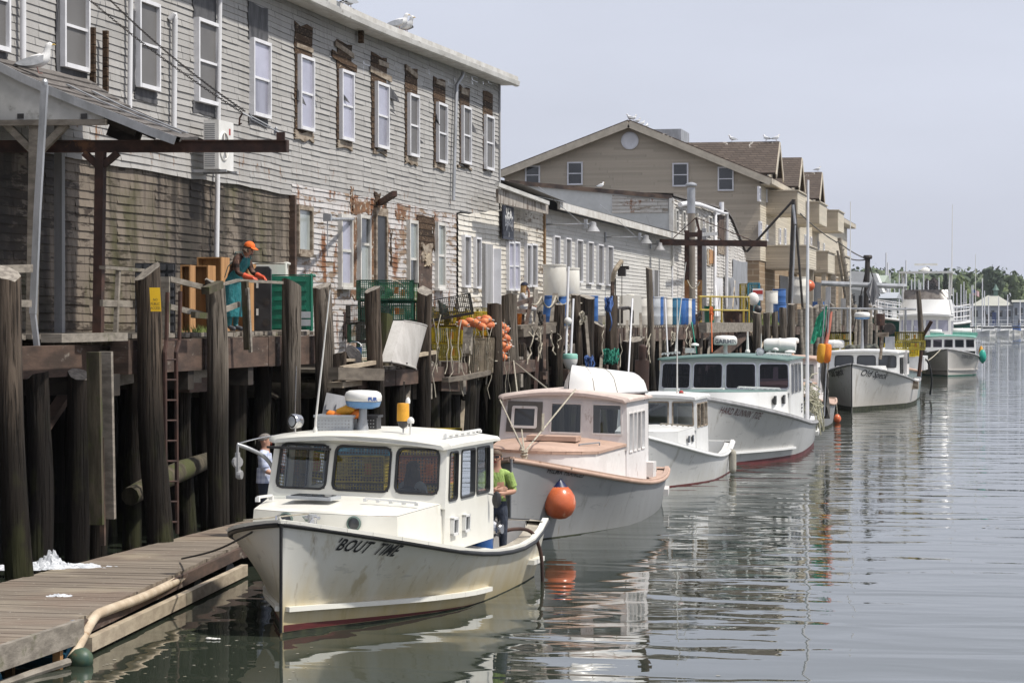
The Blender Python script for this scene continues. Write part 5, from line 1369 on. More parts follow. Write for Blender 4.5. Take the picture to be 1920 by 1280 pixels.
def wheelhouse(b,y0,y1,hw,zb,zt,rake,fronts,sides,wall,roof,frame,glass,v=(.22,.86),hwt=None,zback=None,back=True,side_v=None,rad=.07,fwd=.14,aft=.1,crown=.10,rooft=.07,roof_edge=None,bow=.0,roof_mat2=None,sideglass=None):
 """fronts: list of (u0,u1); sides: list of fractions along; returns panels"""
 hwt=hwt or hw-.04
 zk=zb if zback is None else zback
 F=Pan((-hw,y0,zb),(hw,y0,zb),(hwt,y0+rake,zt),(-hwt,y0+rake,zt))
 S1=Pan((hw,y0+.0,zk),(hw,y1,zk),(hwt,y1,zt),(hwt,y0+rake,zt))
 S0=Pan((-hw,y1,zk),(-hw,y0,zk),(-hwt,y0+rake,zt),(-hwt,y1,zt))
 hs=[(a,c,v[0],v[1])for a,c in fronts]
 sv=side_v or v
 ss=[(a,c,sv[0],sv[1])for a,c in sides]
 mb=MB();F.wall(mb,hs);S1.wall(mb,ss);S0.wall(mb,[(1-c,1-a,d,e)for a,c,d,e in ss])
 if back:
  K=Pan((hw,y1,zk),(-hw,y1,zk),(-hwt,y1,zt),(hwt,y1,zt));K.wall(mb,[(.12,.4,.45,.85),(.55,.9,0,.88)]if back!='solid' else[])
 wl=mb.build('wheelhouse',wall,b,world=False)
 for h in hs:F.window(b,h,frame,glass,rad)
 for h in ss:S1.window(b,h,frame,sideglass or glass,rad*.6,.025)
 for h in[(1-c,1-a,d,e)for a,c,d,e in ss]:S0.window(b,h,frame,sideglass or glass,rad*.6,.025)
 # roof with crown
 mb=MB();R=hwt+.07;rows=[]
 ys=[y0+rake-fwd,y0+rake-fwd+.05,y0+rake+.4,(y0+y1)/2,y1-.2,y1+aft]
 for i,y in enumerate(ys):
  r=[];k=.93 if i==0 else 1.0
  dz=-.02 if i==0 else(.03*sin(pi*i/5))
  bo=lambda f:-bow*(1-f*f)if i<=1 else 0
  fs=(-1,-.97,-.7,-.35,0,.35,.7,.97,1)
  top=[V(R*f*k,y+bo(f),zt+rooft*(1 if abs(f)<1 else.45)+crown*(1-f*f)+dz)for f in fs]
  bot=[V(R*f*k,y+bo(f),zt+.002+crown*(1-f*f)*.9+min(dz,0))for f in fs[::-1]]
  rows.append(top+bot+[top[0]])
 mb.sheet(rows)
 n=len(rows[0])-1
 mb.add(rows[0][:-1],[tuple(range(n))]);mb.add(rows[-1][:-1],[tuple(range(n))])
 rf=mb.build('roof',roof,b,world=False,smooth=35)
 # filler between wall top and the crowned roof
 mb=MB()
 P=[V(hwt*f,y0+rake+.01,zt-.01)for f in(-1,1)]+[V(hwt*f,y0+rake+.01,zt+crown*(1-f*f)*.9+.01)for f in(1,.6,.2,-.2,-.6,-1)]
 mb.add(P,[tuple(range(8))]);mb.build('brow',wall,wl,world=False)
 return F,S1,S0,rf
def trunk(b,H,y0,y1,w0,w1,z0,z1,wall,top,nose=.25,crown=.06,lip=None,drop=.16):
 """low cabin on the foredeck: rounded front, sides running aft"""
 out=[]
 for i in range(9):
  f=-1+i/4;out.append((w0*f*(1 if abs(f)<1 else 1),y0+nose*(abs(f)**2.4),z0))
 R=out[5:]if False else None
 right=[(w0+(w1-w0)*k,y0+nose+(y1-y0-nose)*k,z0+(z1-z0)*k)for k in(.12,.4,.7,1)]
 line=[(-x,y,z)for x,y,z in right[::-1]]+out+right
 def zd(x,y):t=min(max(y/H.L,0),1);return H.sheer(t)-drop
 mb=MB();mb.sheet([[V(x*1.03,y-(.03 if abs(x)<w0 else 0),zd(x,y))for x,y,z in line],[V(x,y,z)for x,y,z in line]])
 tr=mb.build('trunk_cabin',wall,b,world=False,smooth=35)
 mb=MB();n=len(line);rows=[]
 e=.03 if lip else 0
 for i in range(n//2+1):
  (xl,yl,zl),(xr,yr,zr)=line[i],line[n-1-i]
  rows.append([V(xl+(xr-xl)*k+(e if k>.5 else-e)*(0 if.01<k<.99 else 1),yl-(e if i>4 else 0),zl+.005+crown*4*k*(1-k)*min(1,abs(xr-xl)))for k in(0,.12,.3,.5,.7,.88,1)])
 mb.sheet(rows)
 if lip:
  for i in range(n-1):
   (xa,ya,za),(xb,yb,zb)=line[i],line[i+1];mb.beam(V(xa,ya,za-.02),V(xb,yb,zb-.02),.07,.05)
 tp=mb.build('cabin_top',top,b,world=False,smooth=35)
 return tr,tp,line
def grab(parent,a,c,m,n=4,h=.05,r=.02):
 a,c=Vector(a),Vector(c);mb=MB();mb.beam(a+V(0,0,h),c+V(0,0,h),r*1.6,r*1.6)
 for i in range(n):p=a.lerp(c,i/(n-1));mb.box(p+V(0,0,h/2),(r*2.6,r*2.6,h))
 return mb.build('handrail',m,parent,world=False)
def radar(parent,x,y,z,h,R=.30,th=.2,dome=M['white_plastic'],low=None,post=M['galv'],word=None,wm=None,facing=0.0,wsize=.62):
 mb=MB();mb.lathe([(.09,0),(.06,h*.5),(.055,h),(.13,h+.01)],(x,y,z),12);p=mb.build('radar',post,parent,world=False,smooth=40)
 mb=MB();mb.lathe([(R*.9,0),(R,th*.15),(R,th*.55),(R*.93,th*.8),(R*.75,th*.95),(R*.3,th)],(x,y,z+h+(.07 if low else 0)),26);mb.build('radome',dome,p,world=False,smooth=50)
 if low:
  mb=MB();mb.lathe([(R*.55,-.02),(R*.88,.01),(R*.97,.075)],(x,y,z+h),26);mb.build('radome_base',low,p,world=False,smooth=50)
 if word:
  vs_,fs=text_mesh(word,th*wsize,xscale=1.15,bold=.004)
  mb=MB();mb.add([V(x+(R+.004)*sin(facing+q.x/R),y-(R+.004)*cos(facing+q.x/R),z+h+(.07 if low else 0)+th*.16+q.y)for q in vs_],fs);mb.build('lettering',wm,p,world=False,fix=False)
 return p
def antenna(parent,p,h,r=.012,m=M['white_plastic'],tilt=(0,0),base=True):
 p=Vector(p);mb=MB();mb.tube([p,p+V(0,0,.15),p+V(tilt[0],tilt[1],h)],[r*1.4,r*1.3,r*.6],6)
 if base:mb.lathe([(r*2.4,0),(r*2.4,.05),(r*1.4,.09)],p,8)
 return mb.build('antenna',m,parent,world=False)
def mushroom(parent,p,h=.2,r=.07):
 mb=MB();p=Vector(p);mb.cyl(p,p+V(0,0,h),.014,n=6);mb.lathe([(r*.9,0),(r,.03),(r*.85,.06),(r*.3,.085)],p+V(0,0,h-.01),12)
 return mb.build('antenna',M['white_plastic'],parent,world=False,smooth=50)
def lamp(parent,p,r=.1,ang=0.0):
 mb=MB();R=RZ(ang)@RX(pi/2);c=Vector(p)+V(0,0,r*1.5)
 mb.lathe([(r*.5,-.12),(r*.9,-.08),(r,.0),(r,.05),(r*.92,.06)],c,16,R=R);mb.cyl(Vector(p),c,.018,n=6)
 q=mb.build('searchlight',M['chrome'],parent,world=False,smooth=45)
 mb=MB();mb.lathe([(r*.9,.052),(r*.5,.066),(.01,.07)],c,16,R=R);mb.build('lens',M['gray_plastic'],q,world=False,smooth=45);return q
def hull_name(b,H,body,p0,p1,cap,m,side=1,off=.03,**k):
 """lettering laid on the hull side between two sighted spots, each found where the bearing meets the planking"""
 from mathutils import Euler
 R=Euler(b.rotation_euler).to_matrix()
 def proj(q):
  w_=_R.transposed()@(Vector(b.location)+R@q-CAMP)
  return 960-FPX*w_.x/w_.z,640+FPX*w_.y/w_.z
 def find(px,py):
  best=(1e9,0,0)
  for i in range(110):
   for j in range(60):
    y=H.L*.45*i/110;z=.2+2.0*j/60
    if z>H.sheer(y/H.L):break
    q=proj(H.at(y,z,side,off));e=(q[0]-px)**2+(q[1]-py)**2
    if e<best[0]:best=(e,y,z)
  return best[1:]
 (y0,z0),(y1,z1)=find(*p0),find(*p1)
 sm=[y0+(y1-y0)*i/40 for i in range(41)];zm_=(z0+z1)/2;arc=[0.0]
 for a,c in zip(sm,sm[1:]):arc.append(arc[-1]+(H.at(c,zm_,side)-H.at(a,zm_,side)).length)
 tab=[(s_/arc[-1],y)for s_,y in zip(arc,sm)]
 vs_,fs=text_mesh(body,1.0,align='LEFT',**k)
 u0,u1=min(p.x for p in vs_),max(p.x for p in vs_);mb=MB()
 mb.add([H.at(interp(tab,(p.x-u0)/(u1-u0)),z0+(z1-z0)*(p.x-u0)/(u1-u0)+p.y*cap/.7,side,off)for p in vs_],fs)
 return mb.build('name_lettering',m,b,world=False,fix=False)
def liferaft(parent,c,L=.75,r=.24):
 mb=MB();c=Vector(c);R=RY(pi/2)
 mb.lathe([(.02,-L/2),(r*.8,-L/2+.02),(r,-L/2+.1),(r,-.03),(r*1.07,-.03),(r*1.07,.03),(r,.03),(r,L/2-.1),(r*.8,L/2-.02),(.02,L/2)],c,20,R=R,sx=.8)
 mb.box(c+V(-L*.3,0,-r*.9),(.06,.4,.14));mb.box(c+V(L*.3,0,-r*.9),(.06,.4,.14))
 return mb.build('liferaft',M['white_plastic'],parent,world=False,smooth=50)
 # lobster traps: a wire box with a mesh one can count, wooden runners and an inner head
def trap_parts(root,l,w_,h,m,step=.052,r=.0028,head=M['orange_foam'],dome=False):
 mb=MB()
 def bar(a,c,rr=r):mb.beam(a,c,rr*2,rr*2)
 nx,ny,nz_=int(l/step),int(w_/step),int(h/step)
 for i in range(nx+1):
  x=-l/2+l*i/nx;q=r*(2.4 if i in(0,nx)else 1)
  for z in(0,h):bar((x,-w_/2,z),(x,w_/2,z),q)
  for y in(-w_/2,w_/2):bar((x,y,0),(x,y,h),q)
 for j in range(ny+1):
  y=-w_/2+w_*j/ny;q=r*(2.4 if j in(0,ny)else 1)
  for z in(0,h):bar((-l/2,y,z),(l/2,y,z),q)
  for x in(-l/2,l/2):bar((x,y,0),(x,y,h),q)
 for k in range(nz_+1):
  z=h*k/nz_;q=r*(2.4 if k in(0,nz_)else 1)
  for y in(-w_/2,w_/2):bar((-l/2,y,z),(l/2,y,z),q)
  for x in(-l/2,l/2):bar((x,-w_/2,z),(x,w_/2,z),q)
 mb.build('wire_cage',m,root,world=False)
 mb=MB();mb.box((-l*.16,0,h*.5),(.012,w_*.94,h*.9));mb.sheet([[V(-l*.16,.0+w_*.4*cos(a)*k,h*.5+h*.4*sin(a)*k)+V(l*.22*(1-k),0,0)for a in[2*pi*i/8 for i in range(9)]]for k in(1,.6,.3)]);mb.build('net_head',M['net'],root,world=False)
 mb=MB();mb.box((l*.18,-w_*.47,h*.5),(.1,.012,.16));mb.build('escape_vent',head,root,world=False)
 mb=MB();[mb.box((0,s_*w_*.42,.02),(l*.98,.04,.035))for s_ in(-1,1)];mb.build('runner',M['timber'],root,world=False)
TRAPS={}
GT='wire lobster traps'
def trap(loc,rz,m,label,l=1.0,w_=.55,h=.38,tilt=(0,0),group=GT,head='orange_foam',step=.046,r=.0044):
 key=(m,l,h,head,step)
 if key not in TRAPS:
  o=thing('lobster_trap',label,'lobster trap',loc,rz,group)
  trap_parts(o,l,w_,h,M[m],step=step,r=r,head=M[head]);TRAPS[key]=o
 else:
  o=copy_tree(TRAPS[key],loc,None,label);o['group']=group
 o.rotation_euler=(tilt[0],tilt[1],rz)
 return o
def fixed(b,x,y,z):
 """world place of a point given in a boat's own frame"""
 from mathutils import Euler
 return Vector(b.location)+Euler(b.rotation_euler).to_matrix()@V(x,y,z)
GB_='fishing boats moored along the wharf'
# ---------------------------------------------------------------- 1: the cream lobster boat in front
bt=thing('fishing_boat','cream lobster boat nearest the camera with black window gaskets and its name on the bow','boat',(-9.06,29.78,0),radians(-3.4),GB_)
bt.rotation_euler=(0,radians(1.6),radians(-3.4))
H=Hull(7.9,3.10,1.42,.68,.90,rake=.10,tm=.50,tr=.87,ps=3.5,pw=1.6,wl=.86,zmin=.78,q=1.9)
build_hull(bt,H,M['hull_cream'],M['boot_dark'],.05,rail_r=.038,deck=M['gel_cream'],deck_t=.64,stem=M['black_rubber'],strake=(.34,.22,.56,M['gel_cream']),rail2=M['gel_cream'],sole_z=.3,inner=M['gel_white'])
mb=MB()
for side in(-1,1):
 tt=[.003+.50*i/12 for i in range(13)]
 mb.sheet([[H.pt(t,max(.055,.0),side,.018)+V(0,0,0),H.pt(t,.055+.085*(1-t/.52),side,.018)]for t in tt])
mb.build('boot_stripe',M['boot_red'],bt,world=False)
tr,tp,line=trunk(bt,H,1.35,2.75,.98,1.2,1.42,1.50,M['gel_cream'],M['gel_cream'],nose=.16,crown=.05)
mb=MB()
for x in(-.52,.52):
 pass
def porthole(parent,c,r,R,fr,gl):
 mb=MB();mb.lathe([(r*1.25,0),(r*1.25,.02),(r,.03),(r*.95,.0)],c,20,R=R);f=mb.build('porthole',fr,parent,world=False,smooth=40)
 mb=MB();mb.lathe([(r*.97,.008),(.01,.01)],c,20,R=R);mb.build('pane',gl,f,world=False)
green_frame=wmat('dull green bronze',(.12,.17,.15),rough=.5)
porthole(bt,(.45,1.365,1.315),.078,RX(pi/2-.08),green_frame,M['dark_pane']);porthole(bt,(-.48,1.37,1.32),.078,RX(pi/2-.08),green_frame,M['dark_pane'])
F,S1,S0,rf=wheelhouse(bt,2.72,5.2,1.26,1.44,2.235,.17,[(.045,.32),(.365,.68),(.72,.955)],[(.06,.22),(.30,.58),(.63,.90)],M['gel_cream'],M['gel_cream'],M['black_rubber'],M['glass'],v=(.24,.965),zback=.85,back=False,side_v=(.50,.95),rad=.085,fwd=.10,aft=.12,crown=.09,bow=.10,rooft=.055)
# the left front window stands open: its hinged sash sticks out
q=[F.p(.03,.90,.03),F.p(.33,.90,.03)];mb=MB();e=V(0,-.42,.02)
mb2=MB();P=[q[0],q[1],q[1]+e,q[0]+e]
for a,c in zip(P,P[1:]+P[:1]):mb2.beam(a,c,.035,.03)
sash=mb2.build('open_sash',M['black_rubber'],bt,world=False)
mb=MB();mb.add(P,[(0,1,2,3)]);mb.build('pane',M['glass'],sash,world=False)
mb=MB();mb.box((-.35,2.05,1.57),(.62,.42,.04));ht=mb.build('hatch',M['gray_plastic'],bt,world=False)
mb=MB();mb.box((-.35,2.05,1.595),(.52,.34,.012));mb.build('hatch_pane',M['dark_pane'],ht,world=False)
grab(bt,(.35,2.1,1.545),(1.02,2.22,1.51),M['gel_white'],5,.04,.018);grab(bt,(-1.02,1.75,1.5),(-.98,2.15,1.5),M['gel_white'],2,.06,.02)
for y in(3.15,3.72):
 mb=MB();c=V(1.262,y,1.18)
 for dy,dz,sy,sz in((-.11,0,.03,.24),(.11,0,.03,.24),(0,.105,.25,.03),(0,-.105,.25,.03)):mb.box(c+V(.015,dy,dz),(.05,sy,sz))
 f=mb.build('cabin_vent',M['gel_white'],bt,world=False);mb=MB();mb.box(c,(.02,.19,.19));mb.build('vent_opening',M['dark_pane'],f,world=False)
grab(bt,(1.1,3.2,2.36),(1.1,4.9,2.36),M['gel_white'],7,.04,.018)
# cabin inside: dash, helm and a bulkhead stub
mb=MB();mb.box((0,3.2,1.35),(2.3,.5,.12));mb.box((-.6,3.5,1.05),(.5,.3,.6));mb.box((.55,3.25,1.5),(.5,.2,.26));mb.lathe([(.16,0),(.17,.02),(.15,.02)],(.5,3.5,1.5),14,R=RX(pi/2));mb.build('dashboard',M['black_plastic'],bt,world=False)
# bow gear
mb=MB();mb.cyl((.1,.75,1.30),(.1,.75,1.46),.06,n=10);mb.cyl((.0,.75,1.42),(.2,.75,1.42),.025,n=6);mb.build('bitt',M['galv'],bt,world=False)
mb=MB();[(mb.tube([V(x,.25+.25*abs(x),1.38),V(x*1.1,.3+.25*abs(x),1.45),V(x*1.1,.42+.25*abs(x),1.45),V(x,.45+.25*abs(x),1.37)],.014,5),mb.build('chock',M['chrome'],bt,world=False),mb.__init__())for x in(-.22,.22)]
mb=MB();mb.lathe([(.05,0),(.09,.05),(.10,.06)],(-.1,1.2,1.33),10);mb.build('deck_fitting',green_frame,bt,world=False)
# roof gear
radar(bt,-.18,3.5,2.40,.32,R=.255,th=.16,low=M['radar_blue'],word='FUR',wm=M['letter_blue'],facing=.85,wsize=.42)
lamp(bt,(-1.0,3.05,2.36),.10,-.5)
antenna(bt,(-.68,2.98,2.36),1.95,.013,tilt=(.16,.0));antenna(bt,(-1.02,3.1,2.36),.9,.006,M['chrome'])
mushroom(bt,(.62,3.15,2.38),.17,.05);mushroom(bt,(.15,4.5,2.4),.36,.035)
mb=MB();mb.lathe([(.012,0),(.014,.4)],(.47,3.3,2.36),6);st=mb.build('antenna',M['chrome'],bt,world=False)
# davit arm with its block, on the dock side
mb=MB();mb.tube(smoothpath([V(-1.24,2.98,1.55),V(-1.27,2.95,1.85),V(-1.36,2.85,2.02),V(-1.52,2.7,2.13),V(-1.66,2.6,2.19)],4),.027,8);dv=mb.build('davit',M['galv'],bt,world=False,smooth=60)
mb=MB();mb.tube([V(-1.65,2.6,2.18),V(-1.65,2.6,2.06)],.02,6);mb.lathe([(.075,-.03),(.085,0),(.075,.03)],(-1.65,2.6,1.95),12,R=RY(pi/2)@RX(.6));mb.lathe([(.06,-.03),(.065,0),(.06,.03)],(-1.61,2.6,1.78),12,R=RY(pi/2));mb.beam((-1.65,2.6,2.08),(-1.63,2.6,1.74),.04,.09);mb.build('snatch_block',M['gray_post'],dv,world=False)
mb=MB();mb.tube(sag(V(-1.64,2.6,2.2),V(-1.0,3.0,2.33),-.03,6),.009,5);mb.build('stay',M['chrome'],bt,world=False)
# mirror, hose, pot hauler at the open stern
mb=MB();mb.ball((1.36,4.95,1.42),(.07,.04,.12),10,8);mb.cyl((1.25,4.9,1.5),(1.36,4.95,1.48),.012,n=5);mb.build('mirror',M['black_plastic'],bt,world=False)
mb=MB();mb.cyl((.95,5.95,.92),(1.2,5.9,.92),.07,n=12);mb.lathe([(.13,-.04),(.10,0),(.13,.04)],(1.12,5.9,.92),14,R=RY(pi/2));mb.build('pot_hauler',M['chrome'],bt,world=False)
mb=MB();mb.tube(smoothpath([V(.95,6.5,.78),V(1.15,6.7,.85),V(1.36,6.95,.80),V(1.47,7.1,.5),V(1.5,7.15,.1),V(1.5,7.15,-.2)],5),.028,7);tag(mb.build('deck_hose',M['rust'],bt,world=False,smooth=60),'dark red hose hanging over the side',None)
mb=MB();pts=[H.pt(t,.36-.03*(t-.86)*10,1,.05)for t in(.86,.9,.95,1.0)]
for a,c in zip(pts,pts[1:]):mb.beam(a,c,.12,.07)
mb.build('chafe_strip',M['gel_cream'],bt,world=False)
TXT=dict(shear=.22,bold=.02,spacing=1.10)
hull_name(bt,H,"'BOUT  TIME",(627,1029),(741,1041),.145,M['letter_black'],1,**TXT)
hull_name(bt,H,"'BOUT  TIME",(432,1018),(472,1017),.145,M['letter_black'],-1,**TXT)
# ---------------------------------------------------------------- 2: gray wooden boat with salmon decks
hf=thing('fishing_boat','gray wooden boat with salmon decks and a dinghy upside down on its pinkish cabin','boat',(-8.88,42.9,0),radians(-.5),GB_)
hf.rotation_euler=(0,radians(1.3),radians(-.5))
H2=Hull(10.2,3.1,1.50,.74,.80,rake=.05,tm=.52,tr=.78,ps=2.4,pw=1.7,wl=.9,zmin=.8,q=1.7)
build_hull(hf,H2,M['hull_gray'],M['boot_dark'],.03,rail=M['salmon'],rail_r=.045,deck=M['salmon'],deck_t=.8,wash=M['salmon'],wash_w=.42,rail2=M['salmon'],stem=M['hull_gray'])
trunk(hf,H2,2.2,4.7,1.0,1.22,1.52,1.58,M['pink_pale'],M['salmon'],nose=.55,crown=.10,lip=True,drop=.1)
F,S1,S0,rf2=wheelhouse(hf,4.6,7.3,1.27,1.45,2.38,.06,[(.06,.32),(.40,.64),(.73,.955)],[(.10,.24),(.30,.42),(.48,.60),(.66,.80)],M['pink'],M['salmon_pale'],M['pink_pale'],M['glass'],v=(.33,.93),hwt=1.22,zback=.7,back=True,side_v=(.42,.86),rad=.012,fwd=.10,aft=.12,crown=.13,rooft=.05)
# the left opening is boarded with a small sash in it
h=(.05,.33,.31,.95);mb=MB();hh=(.10,.285,.42,.84)
P_=Pan(F.p(h[0],h[2],.025),F.p(h[1],h[2],.025),F.p(h[1],h[3],.025),F.p(h[0],h[3],.025));P_.wall(mb,[(.18,.82,.18,.80)],.02);mb.build('boarding',wmat('dark olive board',(.10,.095,.085),(.14,.13,.115),(3,3,3)),hf,world=False)
P_.window(hf,(.18,.82,.18,.80),M['pink_pale'],M['dark_pane'],.01,.05,.03,.03)
mb=MB();mb.box((.02,3.6,1.70),(.95,.55,.09));mb.build('hatch',M['salmon'],hf,world=False)
mb=MB();mb.tube([V(.62,3.0,1.56),V(.62,3.0,1.62),V(.9,3.6,1.64),V(.9,3.6,1.58)],.015,5);mb.build('handrail',M['galv'],hf,world=False)
mb=MB();mb.cyl((1.16,6.8,2.35),(1.16,6.8,2.55),.07,n=10);mb.cyl((1.16,6.8,2.55),(1.16,6.8,3.15),.145,n=14);mb.tube([V(1.16,6.8,3.15),V(1.16,6.8,3.25),V(1.16,6.8,3.4)],[.075,.08,.085],10);mb.ball((1.16,6.8,3.4),(.085,.085,.07),10,6);mb.build('exhaust_stack',M['rust'],hf,world=False,smooth=40)
mb=MB();mb.box((1.30,7.2,.95),(.2,.4,.3));mb.build('locker',M['pink_pale'],hf,world=False)
mb=MB();mb.box((.8,8.3,.86),(.9,.35,.06));mb.build('stern_plank',M['torn'],hf,world=False)
mb=MB();[mb.tube([V(.95+.12*cos(a+i)+.05*i/9,7.75+.2*sin(a*1.3+i),.85+.03*i+.05*sin(a*3))for a in[k*.6 for k in range(11)]],.014,4)for i in range(9)]
mb.build('rope_coil',wmat('bright green rope',(.02,.30,.10),(.01,.2,.07),(20,20,20)),hf,world=False)
for x in(-.05,.1):pass
mb=MB();mb.cyl((0,1.0,1.4),(0,1.0,1.6),.05,n=8);mb.tube([V(.06*cos(k*.7),1.0+.06*sin(k*.7),1.47+k*.006)for k in range(24)],.016,5);mb.build('bitt',M['rope'],hf,world=False)
mb=MB();mb.beam(H2.pt(.93,.32,1,.06),H2.pt(1,.34,1,.06)+V(0,.05,0),.1,.14);mb.build('chafe_strip',M['pink_pale'],hf,world=False)
hull_name(hf,H2,'HILMA FRANCES',(1025,887),(1092,894),.095,M['letter_black'],1,shear=.12,bold=.02,spacing=1.15)
# forestays and mooring lines belong together with the boat's bitt: separate ropes
def rope(name,label,pts,r,m,cat='rope',group=None):
 mb=MB();mb.tube(pts,r,5);return tag(mb.build(name,M[m],None,smooth=60),label,cat,group)
bb=fixed(hf,0,1.0,1.56)
rope('mooring_line','white line from the gray boat bitt up to the wharf pile',[bb,on_x(963,676,-13.0)],.016,'rope','mooring line','lines of the gray boat')
rope('mooring_line','white line from the wharf pile down to the cabin roof of the gray boat',[on_x(966,680,-13.0),fixed(hf,-.25,4.8,2.5)],.016,'rope','mooring line','lines of the gray boat')
rope('mooring_line','white line slanting from the gray boat bitt to the roof edge below the dinghy',[bb,fixed(hf,.25,4.5,2.62)+V(0,0,-.02)],.016,'rope','mooring line','lines of the gray boat')
rope('mooring_line','white line slanting from the gray boat bitt to the left corner of its cabin roof',[bb,fixed(hf,-1.25,4.58,2.35)],.016,'rope','mooring line','lines of the gray boat')
rope('mooring_line','knotted tail of white line hanging on the gray boat roof stay',[on_x(1018,775,fixed(hf,.2,2.6,2).x),on_x(1017,808,fixed(hf,.2,2.6,2).x)],.03,'rope','rope tail')
# big orange fender
fp=fixed(hf,H2.x(.13,1.0)+.22,1.22,0)
p=on_y(1049,935,fp.y-.1);fpos=V(p.x,p.y,p.z-.36)
fd=thing('ball_fender','big round orange fender with a navy blue cap hung on the gray bow','fender',fpos)
mb=MB();mb.lathe([(.02,0),(.12,.015),(.22,.08),(.285,.2),(.295,.30),(.27,.42),(.21,.52),(.15,.58)],(0,0,0),26);mb.build('ball',M['orange_pvc'],fd,world=False,smooth=60)
mb=MB();mb.lathe([(.155,.575),(.10,.64),(.055,.69),(.04,.72)],(0,0,0),18);mb.build('cap',M['fender_navy'],fd,world=False,smooth=60)
mb=MB();mb.tube([V(0,0,.7),V(-.01,.02,.9),fixed(hf,H2.bs(.13)+.02,1.2,H2.sheer(.13)+.02)-fpos],.012,5);mb.build('lanyard',M['rope'],fd,world=False)
# dinghy upside down on the roof
dg=thing('dinghy','small white dinghy lying upside down on the salmon cabin roof','dinghy',fixed(hf,.42,5.85,2.50),radians(-24))
mb=MB();N=16;rows=[]
for i in range(N+1):
 t=(i/N)**1.5;y=-1.0+2.1*t
 bwid=.58*max(.02,(1-(1-min(t,.55)/.55)**2.4)**.8)*(1-.16*max(0,t-.55)/.45)
 hgt=.56-.17*t;pw=1.25+1.9*min(1,t*2.2);r=[]
 for k in range(13):
  u=-1+k/6;r.append(V(bwid*u,y+(.14*(1-t)**3*(1-abs(u))),hgt*max(0,1-abs(u)**pw)**.62))
 rows.append(r[::-1])
mb.sheet(rows);mb.add(rows[-1],[tuple(range(13))]);mb.build('hull',M['gel_white'],dg,world=False,smooth=50)
mb=MB();pts=[rows[i][0]for i in range(N+1)]+[rows[i][12]for i in range(N,-1,-1)];mb.tube(pts+[pts[0]],.025,6);mb.build('gunwale',M['gray_post'],dg,world=False)
mb=MB();mb.tube([rows[9][k]*1.01+V(0,.05*k/10,.006)for k in range(13)],.007,4);mb.tube([rows[5][k]*1.01+V(0,.12*k/10,.006)for k in range(13)],.007,4);mb.build('lashing',M['rope'],dg,world=False)
# ---------------------------------------------------------------- 3: small plain white boat
sb=thing('fishing_boat','small plain white workboat tucked between the gray boat and the big green roofed one','boat',(-8.85,56.9,0),radians(-1.0),GB_)
H3=Hull(7.9,2.6,1.32,.58,.80,rake=.1,tm=.55,tr=.92,ps=2.3,wl=.92,zmin=.72)
build_hull(sb,H3,M['hull_white'],M['boot_red'],.03,rail=M['gel_white'],rail_r=.04,deck=M['gel_white'],deck_t=.6,wash=M['gel_white'],wash_w=.2,sole_z=.2,rail2=M['gel_white'])
trunk(sb,H3,1.3,3.1,.75,.93,1.30,1.36,M['gel_white'],M['gel_white'],nose=.2,crown=.05)
F,S1,S0,rf3=wheelhouse(sb,3.0,5.0,.98,1.28,2.02,.10,[(.05,.30),(.36,.64),(.70,.955)],[(.06,.26),(.34,.60),(.66,.92)],M['gel_white'],M['gel_white'],M['torn'],M['glass'],v=(.16,.90),zback=.5,back=True,side_v=(.56,.92),rad=.02,fwd=.1,aft=.08,crown=.06)
for y in(2.3,2.75):
 mb=MB();mb.box((.90+(y-2.3)*.06,y,1.10),(.02,.22,.16));mb.build('cabin_window',M['dark_pane'],sb,world=False)
grab(sb,(.2,2.4,1.42),(.85,2.5,1.38),M['washboard'],6,.04,.016)
antenna(sb,(.45,3.3,2.08),2.35,.016,tilt=(.0,.0));mb=MB();mb.ball((.55,3.3,2.17),.06,10,8);mb.build('roof_float',M['red'],sb,world=False,smooth=60)
mb=MB();mb.box((.55,3.5,2.12),(.45,.3,.05));mb.tube([V(.3,3.4,2.12),V(.6,3.2,2.16),V(.85,3.5,2.1)],.014,5);mb.build('roof_rope',M['rope'],sb,world=False)
mb=MB();mb.beam(H3.pt(.92,.32,1,.05),H3.pt(1,.4,1,.05)+V(0,.05,0),.09,.12);mb.build('chafe_strip',M['gel_white'],sb,world=False)
cf=on_y(1331,905,fixed(sb,0,6.2,0).y-.0);
fc_=fixed(sb,H3.bs(.86)+.12,6.75,0);fc_=fixed(sb,H3.x(.86,.35)+.13,6.75,0);q=fc_
ff=thing('cylinder_fender','grimy pale cylinder fender hanging at the side of the small white boat','fender',(q.x,q.y,.02))
mb=MB();mb.lathe([(.03,0),(.08,.05),(.095,.12),(.095,.50),(.08,.57),(.035,.62)],(0,0,0),14);mb.build('body',wmat('grimy vinyl',(.40,.38,.32),(.28,.26,.21),(4,4,2),rough=.6),ff,world=False,smooth=50)
mb=MB();mb.tube([V(0,0,.6),fixed(sb,H3.bs(.86),6.75,H3.sheer(.86)+.03)-V(q.x,q.y,.02)],.012,5);mb.build('lanyard',M['rope_dark'],ff,world=False)
